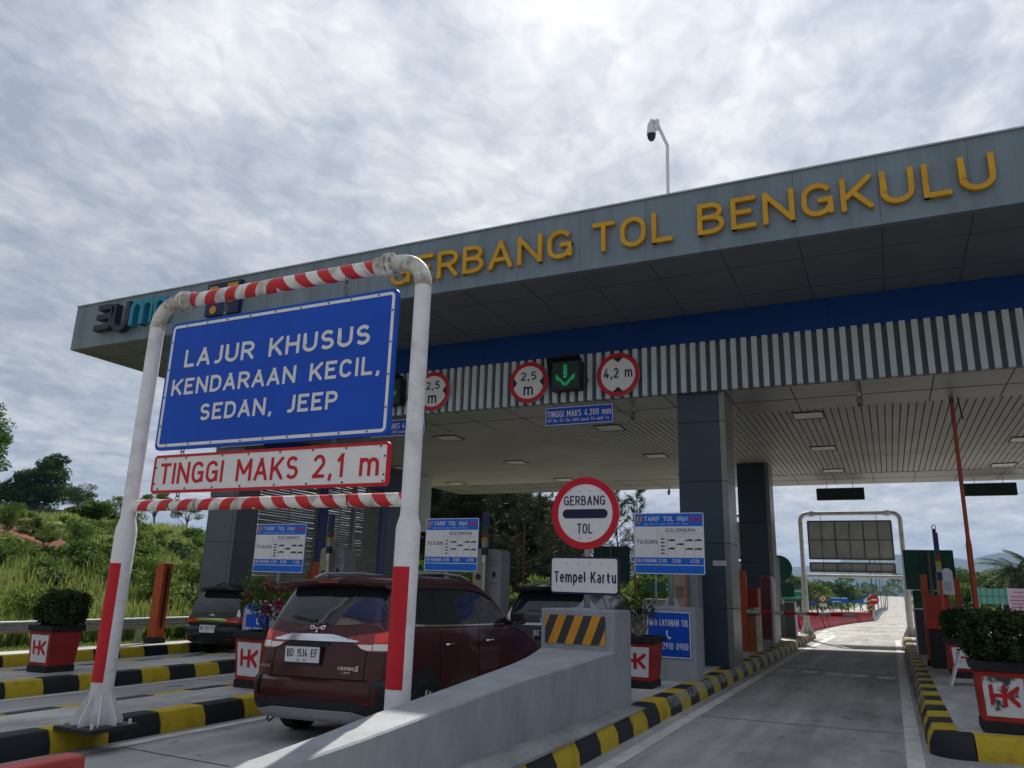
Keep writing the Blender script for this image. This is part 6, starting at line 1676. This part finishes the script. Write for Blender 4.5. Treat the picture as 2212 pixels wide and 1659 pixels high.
for k in range(12):
    a = r.uniform(0, 6.28); e = Vector((math.cos(a) * r.uniform(.08, .30), math.sin(a) * r.uniform(.08, .3), r.uniform(.25, .55)))
    limb(mb, (r.uniform(-.04, .04), r.uniform(-.04, .04), -.05), e, .014, .004, r, 5, .16, mi=1)
    for _ in range(26): leaf(mb, e + Vector((r.gauss(0, .06), r.gauss(0, .06), r.gauss(.02, .06))), .055, r, .55, mi=0)
place_bush('sparse_shrub', mesh_of(mb, 'sparse_shrub', [leaf_deep, bark_pale]), (-3.40, 11.44, P_A[1] - .03), 1.0, 0, 'sparse twiggy shrub in the planter beside the crash wedge', 'shrub')

# ---- guardrail and orange post on the verge
rt = root('guardrail', (-18.0, 10.0, gz(-18)), 'galvanised guardrail along the grass verge at the left', 'guardrail')
zg = gz(-18)
sec = [(0, .76), (.05, .735), (.06, .69), (.0, .645), (.0, .625), (.06, .58), (.05, .535), (0, .51)]
mb = MB(); ys = [-2 + 2 * k for k in range(12)]
for y in ys: mb.v += [Vector((-18.0 + a, y, zg + b)) for a, b in sec]
for j in range(len(ys) - 1):
    for i in range(7): o = j * 8 + i; mb.f.append((o, o + 8, o + 9, o + 1)); mb.m.append(0)
gm = M('guardrail_steel', (.55, .55, .56), .35, metal=.75, noise=(4, .2))
mb.build('rail', gm, rt, auto=60)
MB().box(-18.10, -17.92, -2, 20, zg + .757, zg + .785).build('top_highlight', M('highlight_white', (.88, .88, .90), .45), rt)  # added strip: the sunlit highlight on the rail top, painted near-white
for k in range(11):
    MB().box(-18.16, -18.02, -1 + 2 * k, -.88 + 2 * k, zg - .1, zg + .74).build('post', gm, rt)
tag(rt, None)
rt = root('orange_post', (-16.9, 14.5, gz(-16.9) + .2), 'tall slotted orange post on the verge beside the guardrail', 'steel post', 'orange posts by the toll booths')
zb = gz(-16.9) + .21
MB().box(-17.05, -16.77, 14.45, 14.72, zb + .14, 1.78).build('column', orange, rt, bevel=.008); MB().box(-16.775, -16.765, 14.55, 14.62, .2, 1.7).build('slot', black_plastic, rt); MB().box(-17.09, -16.73, 14.41, 14.76, zb, zb + .14).build('foot', planter_blk, rt)

# ---- hillside plants
bushes = [bush_mesh(30 + k, 1.0, 1.5, 850, .19, m) for k, m in enumerate((leaf_mid, leaf_deep, leaf_olive, leaf_light, leaf_olive))]
small = [bush_mesh(50 + k, .55, .8, 480, .13, m) for k, m in enumerate((leaf_olive, leaf_light, leaf_mid))]
r = random.Random(77)
def hillpt(az, dist):
    x, y = dist * math.sin(R(az)), dist * math.cos(R(az)); return Vector((x, y, terrain(x, y) - .05))
GL = 'bushes scattered over the hillside left of the lanes'
n = 0
while n < 60:
    p = hillpt(r.uniform(-64, -46.5), r.uniform(25, 66))
    if p.x > -20.5 or (p.length > 45 and p.x < -40) or (-41 < p.x < -29 and 18.5 < p.y < 25): continue
    k = r.randrange(5); d = p.length
    place_bush('bush', bushes[k], p, (r.uniform(.5, 1.0) * (1 + d / 130), r.uniform(.5, 1.0) * (1 + d / 130), r.uniform(.3, .75) * (1 + d / 140)), r.uniform(0, 6.28), 'leafy green bush growing on the grassy hillside', 'bush', GL); n += 1
n = 0
while n < 60:
    p = hillpt(r.uniform(-66, -46), r.uniform(23.5, 50))
    if p.x > -19.3: continue
    place_bush('weed_clump', small[r.randrange(3)], p, r.uniform(.5, 1.1), r.uniform(0, 6.28), 'small weedy plant among the tall grass of the hillside', 'weed', 'weeds on the hillside'); n += 1
tA = [broad_tree(1, 8.0, 2.6, 12, 3600, .24, leaf_mid), broad_tree(2, 7.0, 2.6, 13, 4200, .24, leaf_deep), broad_tree(9, 6.0, 2.0, 10, 2600, .22, leaf_olive)]
tC = broad_tree(17, 6.5, 3.4, 20, 9000, .34, leaf_deep, .9, .14)
tD = broad_tree(19, 11.0, 3.8, 18, 8000, .36, leaf_mid, .9, .35)
tB = [broad_tree(4, 5.5, 1.8, 9, 2200, .20, leaf_mid, .8), broad_tree(6, 5.0, 1.7, 9, 2000, .20, leaf_olive, .8)]
for az, d, k, s, lab in ((-60.7, 84, 0, .90, 'tall airy tree cut by the left edge of the photo'), (-57.3, 94, 1, 1.0, 'dark round crowned tree behind the concrete fence on the hill'), (-54.9, 80, 1, .55, 'small dark tree right of the round crowned tree on the hill'), (-52.2, 62, 2, .42, 'thin tree on the hill crest showing behind the white gantry post'), (-50.2, 70, 2, .62, 'tree on the hill crest under the red lettered notice'), (-48.0, 70, 0, .42, 'tree on the hill crest just left of the grey column')):
    place_tree('hill_tree', tD if 'airy' in lab else tC if 'round crowned tree behind' in lab else tA[k], hillpt(az, d), s, az, lab, 'tree')
for k in range(6):
    p = hillpt(-58.5 + 2.3 * k + r.uniform(-.5, .5), r.uniform(29, 40))
    place_tree('young_tree', tB[k % 2], p, r.uniform(.32, .50), r.uniform(0, 6), 'slender young tree growing on the hillside slope', 'tree', 'young trees on the hillside')
# concrete panel fence on the crest
rt = root('panel_fence', (-78, 50, terrain(-78, 50)), 'grey concrete panel fence along the crest of the hill', 'fence')
mp_ = MB(); ms = MB()
a, b = at(-120, 1066, 42.0), at(205, 1108, 57.0)
n = 9
for k in range(n):
    p, q = a.lerp(b, k / n), a.lerp(b, (k + 1) / n)
    for z in (0, .78): mp_.hexa([(p.x, p.y, p.z - 2.6 + z), (q.x, q.y, p.z - 2.6 + z), (q.x, q.y + .1, p.z - 2.6 + z), (p.x, p.y + .1, p.z - 2.6 + z), (p.x, p.y, p.z - 1.84 + z), (q.x, q.y, p.z - 1.84 + z), (q.x, q.y + .1, p.z - 1.84 + z), (p.x, p.y + .1, p.z - 1.84 + z)])
    mp_.hexa([(p.x, p.y, p.z - 1.04), (q.x, q.y, p.z - 1.04), (q.x, q.y + .1, p.z - 1.04), (p.x, p.y + .1, p.z - 1.04), (p.x, p.y, p.z - .15), (q.x, q.y, p.z - .15), (q.x, q.y + .1, p.z - .15), (p.x, p.y + .1, p.z - .15)])
    ms.box(p.x - .11, p.x + .11, p.y - .08, p.y + .14, p.z - 3.2, p.z + .1)
fc = M('fence_concrete', (.15, .15, .15), .9, noise=(1, .3))
mp_.build('panel', fc, rt); ms.build('post', fc, rt)
# tall grass on the slope
r = random.Random(9); mb = MB(); vs_ = mb.v
def blade(p, h, w, lean):
    a = r.uniform(0, 6.28); d = Vector((math.cos(a), math.sin(a), 0)); x = Vector((-d.y, d.x, 0)) * w; o = len(mb.v)
    m_ = p + d * lean * h * .35 + Vector((0, 0, h * .6)); t_ = p + d * lean * h + Vector((0, 0, h * r.uniform(.8, 1)))
    mb.v += [p - x, p + x, m_ + x * .7, m_ - x * .7, t_]
    mb.f += [(o, o + 1, o + 2, o + 3), (o + 3, o + 2, o + 4)]; mb.m += [0, 0]
cnt = 0
while cnt < 46000:
    az = r.uniform(-68, -44); d = 22 + 40 * r.random() ** 1.6; x, y = d * math.sin(R(az)), d * math.cos(R(az))
    if x > -18.5: continue
    if any(((x - q[0]) / q[2]) ** 2 + ((y - q[1]) / q[3]) ** 2 < 1.1 for q in SOILS): continue
    dens = math.sin(x * .5 + y * .2) + math.sin(y * .55 - x * .23 + 1) + (1.3 if x > -26 else -.25)
    if dens < r.uniform(-1.5, .6): continue
    h = (r.uniform(.45, 1.0) if x < -19.5 else r.uniform(.08, .2)) * (1.0 if x > -30 else .75)
    blade(Vector((x, y, terrain(x, y) - .03)), h, .012 + d * .00035, r.uniform(.1, .55)); cnt += 1
cnt = 0
while cnt < 16000:
    x, y = r.uniform(-18.9, -17.05), r.uniform(4, 24)
    blade(Vector((x, y, terrain(x, y) - .02)), r.uniform(.06, .17), .014, r.uniform(.2, .7)); cnt += 1
g = MB.build(mb, 'tall_grass', leaf_grass, origin=(-25, 18, 0))
tag(g, 'tall light green grass covering the verge and hillside', 'grass', kind='stuff')

# ---- dark casuarinas behind the booths
nts = [needle_tree(1, 9.0, 8500, 2.0), needle_tree(2, 8.5, 8000, 1.9), needle_tree(3, 10.0, 2200, .9), needle_tree(5, 8.0, 7500, 1.8)]
r = random.Random(14)
GN = 'needle trees behind the toll booths'
for k in range(24):
    az = -33.5 + 12.5 * k / 23 + r.uniform(-.3, .3); d = r.uniform(50, 64); x, y = d * math.sin(R(az)), d * math.cos(R(az))
    place_tree('needle_tree', nts[k % 2 if k % 4 < 3 else 3], (x, y, terrain(x, y) - .2), (r.uniform(1.1, 1.5), r.uniform(1.1, 1.5), r.uniform(.92, 1.12) * (1 if az < -25 else .84)), r.uniform(0, 6), 'dense dark needle tree in the belt behind the toll booths', 'tree', GN)
for az, d, s in ((-26.8, 48, .88), (-25.2, 47, .82), (-23.6, 49, .9), (-20.6, 47, .85), (-19.2, 46, .92), (-17.9, 48, .80), (-16.4, 52, .88), (-22.3, 46, .74)):
    x, y = d * math.sin(R(az)), d * math.cos(R(az))
    place_tree('needle_tree', nts[2], (x, y, terrain(x, y) - .2), (.75, .75, s), r.uniform(0, 6), 'sparse feathery needle tree rising against the sky behind the toll sign', 'tree', 'sparse needle trees')
for k in range(16):
    az = -33 + 18 * k / 15 + r.uniform(-.4, .4); d = r.uniform(38, 46); x, y = d * math.sin(R(az)), d * math.cos(R(az))
    place_bush('bush', bushes[k % 5], (x, y, terrain(x, y) - .1), (1.5, 1.5, r.uniform(1.1, 1.9)), r.uniform(0, 6), 'dark bush at the foot of the needle trees', 'bush', 'bushes below the needle trees')

# ================================================================== FAR ROAD
# red plastic water barriers
rb = MB()
def wb_mesh():
    mb = MB()
    P = [(-.24, 0), (.24, 0), (.24, .12), (.15, .28), (.09, .58), (.075, .74), (-.075, .74), (-.09, .58), (-.15, .28), (-.24, .12)]
    vs0 = [(a, -.92, b) for a, b in P]; vs1 = [(a, .92, b) for a, b in P]; n = len(P)
    mb.add(vs0 + vs1, [tuple(range(n)), tuple(reversed(range(n, 2 * n)))] + [(i, n + i, n + (i + 1) % n, (i + 1) % n) for i in range(n)])
    for y in (-.55, 0, .55): mb.box(.085, .125, y - .09, y + .09, .30, .70); mb.box(-.125, -.085, y - .09, y + .09, .30, .70)
    return mesh_of(mb, 'water_barrier', M('water_barrier_red', (.42, .035, .04), .55, noise=(3, .25)))
wbm = wb_mesh(); r = random.Random(2)
a, b = Vector((-3.75, 33.2, 0)), Vector((-1.80, 79.5, 0)); nb = 24
for k in range(nb):
    p = a.lerp(b, (k + .5) / nb); d = b - a
    o = bpy.data.objects.new('water_barrier', wbm); o.location = (p.x, p.y, base(p.x, p.y)); o.rotation_euler = (0, 0, -math.atan2(d.x, d.y) + r.uniform(-.05, .05)); COL.objects.link(o)
    tag(o, 'red plastic barrier in the long row leading to the motorway median', 'water barrier', 'red barriers in a row along the apron')
# median wall
mb = MB(); ys = [81 + 6 * k for k in range(60)]
SEC = [(-.42, 0), (-.42, .12), (-.2, .35), (-.12, .85), (.12, .85), (.2, .35), (.42, .12), (.42, 0)]
for y in ys: mb.v += [Vector((-2.0 + q, y, base(-2, y) + z)) for q, z in SEC]
for j in range(len(ys) - 1):
    for i in range(7): o = j * 8 + i; mb.f.append((o, o + 1, o + 9, o + 8)); mb.m.append(0)
tag(mb.build('median_wall', concrete, auto=30), 'concrete median wall running along the motorway', 'wall')
p = Vector((-2.0, 79.6, base(-2, 79.6)))
tag(MB().hexa([(-2.6, 78.8, p.z), (-1.5, 78.8, p.z), (-1.4, 81, p.z), (-2.6, 81, p.z), (-2.45, 79.2, p.z + .95), (-1.6, 79.2, p.z + .95), (-1.6, 81, p.z + .95), (-2.4, 81, p.z + .95)]).build('median_nose', white_conc, bevel=.05), 'white concrete nose at the start of the median wall', 'concrete block')
def post_sign(px_, py_, y, r_, col, name, label, shape='disc', w=None, h=None, parts=None, post=True, cat='road sign', group=None):
    c = at(px_, py_, y)
    zb = base(c.x, y)
    rt = root(name, (c.x, y, zb), label, cat, group)
    if shape == 'disc': MB().disc(c.x, c.z, r_, y, y + .03, 32).build('sign_plate', col, rt)
    else: MB().box(c.x - w / 2, c.x + w / 2, y, y + .04, c.z - h / 2, c.z + h / 2).build('sign_plate', col, rt)
    if parts: parts(c, rt)
    if post:
        mb = MB()
        for q in ((0,) if shape == 'disc' or w < 2 else (-.3 * w, .3 * w)): mb.tube([(c.x + q, y + .08, zb - .1), (c.x + q, y + .08, c.z + (r_ or h / 2) * .8)], .05, 8)
        mb.build('post', galv, rt)
    return rt
def noentry(c, rt): MB().box(c.x - .30, c.x + .30, 82 - .012, 82 - .002, c.z - .07, c.z + .07).build('bar', white_refl, rt)
post_sign(1887.5, 1295.5, 82, .44, red_refl, 'no_entry_sign', 'round red no entry sign at the head of the median', parts=noentry)
def arrowp(c, rt):
    s = .24; MB().prism([(c.x - s, c.z - s), (c.x + .3 * s, c.z - s), (c.x - .05 * s, c.z - .6 * s), (c.x + s * .8, c.z + s * .2), (c.x + s * .8, c.z + s * .9), (c.x + .1 * s, c.z + s * .9), (c.x - .6 * s, c.z - .05 * s), (c.x - s, c.z + .3 * s)], 81.99 - .01, 81.99).build('arrow', white_refl, rt)
post_sign(1871.5, 1295.5, 82, .42, M('mandatory_blue', (.005, .09, .35), .4), 'keep_side_sign', 'round blue arrow sign left of the red no entry sign', parts=arrowp)
def chev(c, rt):
    mb = MB()
    for k in range(4): mb.prism([(c.x - .2, c.z - .72 + k * .38), (c.x + .2, c.z - .52 + k * .38), (c.x + .2, c.z - .36 + k * .38), (c.x - .2, c.z - .56 + k * .38)], 79 - .012, 79 - .002)
    mb.build('stripes', hz_k, rt)
post_sign(1879.3, 1308, 79, 0, hz_y, 'hazard_marker', 'narrow yellow and black striped marker on the median nose', 'rect', .40, 1.55, chev)
post_sign(1882.5, 1286.5, 82.5, 0, white_refl, 'small_plate_sign', 'small white plate above the red no entry sign', 'rect', .45, .18)
def lim(txt, colr=red_refl):
    def f(c, rt):
        y = 85
        MB().ring(c.x, c.z, .40, .32, y - .008, y - .002, 32).build('border', colr, rt); MB().text(txt, c.x - .2, c.x + .2, c.z - .12, c.z + .14, y - .008).build('lettering', dark_ink, rt)
    return f
post_sign(1752, 1288.5, 85, .40, white_refl, 'speed_sign', 'round white speed sign with a red rim above a blue one beyond the gantry', parts=lim('80'))
def lim2(c, rt): MB().text('60', c.x - .22, c.x + .22, c.z - .14, c.z + .14, 85 - .008).build('lettering', white_refl, rt)
post_sign(1752.8, 1298.3, 85, .42, M('mandatory_blue', (.005, .09, .35), .4), 'speed_sign', 'round blue speed sign below the white one beyond the gantry', parts=lim2)
def nopark(c, rt):
    MB().ring(c.x, c.z, .36, .27, 87 - .008, 87 - .002, 32).build('border', red_refl, rt)
    mb = MB(); ribbon(mb, [(c.x - .23, c.z + .23), (c.x + .23, c.z - .23)], .08, 87 - .009, 87 - .0085); ribbon(mb, [(c.x - .12, c.z - .18), (c.x + .12, c.z + .16)], .05, 87 - .007, 87 - .0065); mb.build('bars', red_ink, rt)
    MB().box(c.x - .36, c.x + .36, 87, 87.03, c.z - .78, c.z - .48).build('plate', white_refl, rt)
post_sign(1777, 1293, 87, .36, white_refl, 'prohibition_sign', 'round white prohibition sign with a plate below it on the far verge', parts=nopark)
def bluetxt(y, w):
    def f(c, rt):
        mb = MB().text('TAMAN KOTA', c.x - w * .42, c.x + w * .1, c.z + .1, c.z + .3, y - .006) if False else MB().box(c.x - w * .42, c.x + w * .05, y - .006, y - .002, c.z + .18, c.z + .27).box(c.x + w * .12, c.x + w * .42, y - .006, y - .002, c.z + .18, c.z + .27).box(c.x - w * .36, c.x + w * .1, y - .006, y - .002, c.z - .2, c.z - .12)
        mb.build('lettering', white_refl, rt)
    return f
post_sign(1812, 1296.3, 95, 0, M('info_blue', (.008, .10, .42), .4), 'blue_road_sign', 'wide blue road board on two posts beyond the barriers', 'rect', 2.0, .62, bluetxt(95, 2.0))
post_sign(1857, 1299.5, 100, 0, M('info_blue', (.008, .10, .42), .4), 'blue_road_sign', 'second blue road board nearer the round blue arrow sign', 'rect', 1.6, .30)
def greentxt(c, rt):
    MB().text('Taba Penanjung', c.x - .95, c.x + .95, c.z + .16, c.z + .32, 59.99).text('Bengkulu', c.x - .6, c.x + .6, c.z - .25, c.z - .1, 59.99).build('lettering', white_refl, rt)
post_sign(1711, 1283.5, 60, 0, green_sign, 'green_direction_sign', 'green direction board half hidden behind the second pillar', 'rect', 2.1, .80, greentxt)
def palefr(y, w, h):
    def f(c, rt):
        mb = MB()
        for k in range(6): mb.box(c.x - w / 2 + w * (k + .5) / 6 - .02, c.x - w / 2 + w * (k + .5) / 6 + .02, y - .03, y - .002, c.z - h / 2, c.z + h / 2)
        mb.box(c.x - w / 2, c.x + w / 2, y - .028, y - .003, c.z - .03, c.z + .03); mb.build('ribs', M('pale_rib', (.05, .16, .13), .5), rt)
    return f
post_sign(2138.5, 1288, 60, 0, green_pale, 'board_back', 'pale green back of a large road board at the right', 'rect', 2.1, .98, palefr(60, 2.1, .98))
post_sign(2083, 1296, 75, 0, green_pale, 'board_back', 'small pale green board back left of the tall orange pole', 'rect', .40, .62)
c = at(2203, 1301, 34); rt = root('notice_banner', (c.x, 34, base(c.x, 34)), 'pale pink notice banner with red lines at the right edge', 'banner')
MB().box(c.x - .34, c.x + .34, 34, 34.02, c.z - .5, c.z + .48).build('sheet', M('pink_banner', (.62, .50, .64), .6), rt)
mb = MB()
for k, (w_, z_) in enumerate(((.16, .33), (.26, .17), (.30, .04), (.24, -.08), (.27, -.2), (.22, -.32))): mb.box(c.x - w_, c.x + w_ * .9, 33.99, 33.998, c.z + z_, c.z + z_ + .035)
mb.build('lettering', M('banner_red', (.45, .12, .25), .6), rt); MB().tube([(c.x - .3, 34.05, base(c.x, 34)), (c.x - .3, 34.05, c.z + .5)], .03, 8).tube([(c.x + .3, 34.05, base(c.x, 34)), (c.x + .3, 34.05, c.z + .5)], .03, 8).build('post', galv, rt)
# rails, lamp posts, pylon
def rail(p0, p1, n, label):
    rt = root('guardrail', (p0[0], p0[1], base(*p0)), label, 'guardrail')
    mb = MB(); ps = MB()
    for k in range(n):
        x0, y0 = p0[0] + (p1[0] - p0[0]) * k / n, p0[1] + (p1[1] - p0[1]) * k / n; x1, y1 = p0[0] + (p1[0] - p0[0]) * (k + 1) / n, p0[1] + (p1[1] - p0[1]) * (k + 1) / n
        za, zb_ = base(x0, y0), base(x1, y1)
        mb.hexa([(x0 - .03, y0, za + .5), (x1 - .03, y1, zb_ + .5), (x1 + .03, y1, zb_ + .5), (x0 + .03, y0, za + .5), (x0 - .03, y0, za + .8), (x1 - .03, y1, zb_ + .8), (x1 + .03, y1, zb_ + .8), (x0 + .03, y0, za + .8)])
        ps.box(x0 - .06, x0 + .06, y0 - .06, y0 + .06, za - .1, za + .72)
    mb.build('rail', gm, rt); ps.build('post', gm, rt)
rail((-13.5, 42), (-13.2, 230), 60, 'long guardrail along the far side of the opposite carriageway')
rail((6.6, 100), (6.6, 520), 70, 'guardrail along the right side of the motorway')
for k, y in enumerate((104, 140, 185, 240, 310)):
    rt = root('lamp_post', (-2.0, y, base(-2, y)), 'slim tall lamp post standing on the motorway median', 'lamp post', 'lamp posts along the median')
    z = base(-2, y); MB().tube([(-2.0, y, z), (-2.0, y, z + 8), (-1.6, y, z + 9), (-.4, y, z + 9.2)], [.09, .06, .05, .04], 8).build('mast', galv_dark, rt); MB().box(-.7, 0, y - .1, y + .1, z + 9.15, z + 9.25).build('lamp_head', galv_dark, rt)
rt = root('power_pylon', (-38, 900, -4), 'lattice power pylon far away in front of the mountains', 'pylon')
mb = MB()
for sx_ in (-1, 1):
    for sy in (-1, 1): mb.tube([(-38 + sx_ * 4, 900 + sy * 4, -6), (-38 + sx_ * .8, 900 + sy * .8, 30)], .35, 5)
for k in range(8):
    w0, w1 = 4 - 3.2 * k / 8, 4 - 3.2 * (k + 1) / 8; z0, z1 = -6 + 36 * k / 8, -6 + 36 * (k + 1) / 8
    mb.tube([(-38 - w0, 896, z0), (-38 + w1, 896, z1)], .2, 4); mb.tube([(-38 + w0, 896, z0), (-38 - w1, 896, z1)], .2, 4)
for z in (18, 23, 28): mb.tube([(-45, 900, z), (-31, 900, z)], .3, 5)
mb.build('lattice', galv_dark, rt)

# ---- far vegetation
ft = [broad_tree(101, 6.0, 2.6, 11, 1500, .42, leaf_far), broad_tree(102, 7.0, 2.4, 11, 1500, .42, leaf_deep), broad_tree(103, 5.0, 2.6, 10, 1300, .42, leaf_olive)]
r = random.Random(31)
def far_tree(px_, d, hpx, k, label, group, wide=1.0):
    p = at(px_, 1290, d); z = base(p.x, d) - (0.9 if p.x > 12 else 0); h = (hpx / 1661.0) * d * 1.0 + (p.z - z); hh = (6.0, 7.0, 5.0)[k]
    place_tree('far_tree', ft[k], (p.x, d, z - .3), (h / hh * wide, h / hh * wide, h / hh), r.uniform(0, 6), label, 'tree', group)
GR = 'trees right of the toll island'
for k in range(20):
    px_ = 2066 + 10 * k + r.uniform(-4, 4); far_tree(px_, r.uniform(62, 92), r.uniform(26, 50), r.randrange(3), 'green bushy tree in the belt at the right edge', GR, 1.15)
for k in range(12): far_tree(2060 + 17 * k, r.uniform(95, 130), r.uniform(40, 56), r.randrange(3), 'green bushy tree in the belt at the right edge', GR, 1.2)
GF = 'trees left of the motorway'
for px_, d, hp, k in ((1735, 120, 36, 0), (1752, 150, 34, 1), (1765, 112, 38, 1), (1782, 165, 30, 2), (1800, 120, 30, 0), (1818, 118, 34, 1), (1832, 135, 22, 1), (1722, 90, 44, 2), (1700, 85, 46, 1), (1745, 98, 26, 2), (1772, 108, 20, 2), (1792, 150, 26, 0), (1845, 190, 18, 2), (1862, 220, 14, 0), (1688, 80, 50, 0), (1715, 100, 52, 1)):
    far_tree(px_, d, hp, k, 'rounded tree on the verge left of the motorway', GF, 1.1)
# distant woodland strips that read as one mass
mb = MB(); r = random.Random(55)
for _ in range(5200):
    az = r.uniform(-36, 14); d = r.uniform(560, 900)
    x, y = d * math.sin(R(az)), d * math.cos(R(az))
    if abs(x - 2) < 9 and y < 620: continue
    z = base(x, y) + r.uniform(0, 9) * (1 + .5 * math.sin(az * 1.7) + .3 * math.sin(az * 4.1)) + max(0, 6 - abs(az - 1.5) * 1.5)
    leaf(mb, Vector((x, y, max(z, base(x, y)))), 4.2, r, .8)
tag(mb.build('woodland', leaf_far, origin=(0, 700, 0)), 'distant belt of woodland below the mountains', 'woodland', kind='stuff')
mb = MB()
for _ in range(5200):
    x = r.choice((r.uniform(-75, -14.5), r.uniform(8, 60))); y = r.uniform(100, 470)
    leaf(mb, Vector((x, y, terrain(x, y) + r.uniform(0, 1.3) * min(1, (abs(x) - 8) / 8))), r.uniform(.7, 1.5), r, .7)
tag(mb.build('scrub', leaf_olive, origin=(0, 250, 0)), 'low scrub covering the ground along both sides of the motorway', 'scrub', kind='stuff')
# oil palm at the right
def palm(h, seed):
    r = random.Random(seed); tk = MB(); cw = MB()
    tk.tube([(0, 0, -1), (.05, 0, h * .5), (0, .05, h)], [.32, .26, .30], 10, cap=False)
    for k in range(26):
        a = r.uniform(0, 6.283); e = r.uniform(-.25, 1.25); L = 3.1 * r.uniform(.85, 1.1); P = []
        for q in range(9):
            t = q / 8; P.append(Vector((math.cos(a) * L * t * math.cos(e * (1 - .35 * t)), math.sin(a) * L * t * math.cos(e * (1 - .35 * t)), h + L * t * math.sin(e) - 1.5 * t * t * (1.2 - .3 * e))))
        cw.tube(P, [.04 - .004 * q for q in range(9)], 5, cap=False)
        for q in range(1, 9):
            d = (P[q] - P[q - 1]).normalized(); s_ = d.cross(Vector((0, 0, 1))).normalized()
            for u in (0, .33, .66):
                c_ = P[q - 1].lerp(P[q], u)
                for sg in (-1, 1):
                    l = .75 * math.sin(math.pi * (.15 + .8 * (q + u) / 9)) * r.uniform(.8, 1.2); t_ = c_ + (s_ * sg * .85 + d * .5 + Vector((0, 0, -.35 + r.uniform(-.2, .2)))).normalized() * l
                    o = len(cw.v); cw.v += [c_ - d * .045, c_ + d * .045, t_]; cw.f.append((o, o + 1, o + 2)); cw.m.append(0)
    return mesh_of(tk, 'trunk', bark, True), mesh_of(cw, 'crown', leaf_palm)
p = at(2193, 1228, 66); place_tree('oil_palm', palm(p.z + 1.6, 3), (p.x, 66, -1.6), .95, 0, 'oil palm standing above the trees at the right edge', 'palm tree')
p = at(2240, 1228, 72); place_tree('oil_palm', palm(p.z + 1.6, 8), (p.x, 72, -1.6), .95, 1, 'second oil palm cut by the right edge of the photo', 'palm tree')

# ================================================================== HAZE
hz = MB().box(-5200, 5200, -320, 6200, -60, 260).build('haze', M('dummy', (1, 1, 1)), origin=(0, 0, 0))
hm = bpy.data.materials.new('haze_air'); hm.use_nodes = True
t = hm.node_tree; t.nodes.clear()
o = t.nodes.new('ShaderNodeOutputMaterial'); v = t.nodes.new('ShaderNodeVolumePrincipled')
v.inputs['Color'].default_value = (.34, .55, .95, 1); v.inputs['Density'].default_value = HAZE; v.inputs['Anisotropy'].default_value = 0.0
t.links.new(v.outputs[0], o.inputs['Volume'])
hz.data.materials.clear(); hz.data.materials.append(hm)
tag(hz, 'thin blue air over the whole plaza', 'haze', kind='stuff')
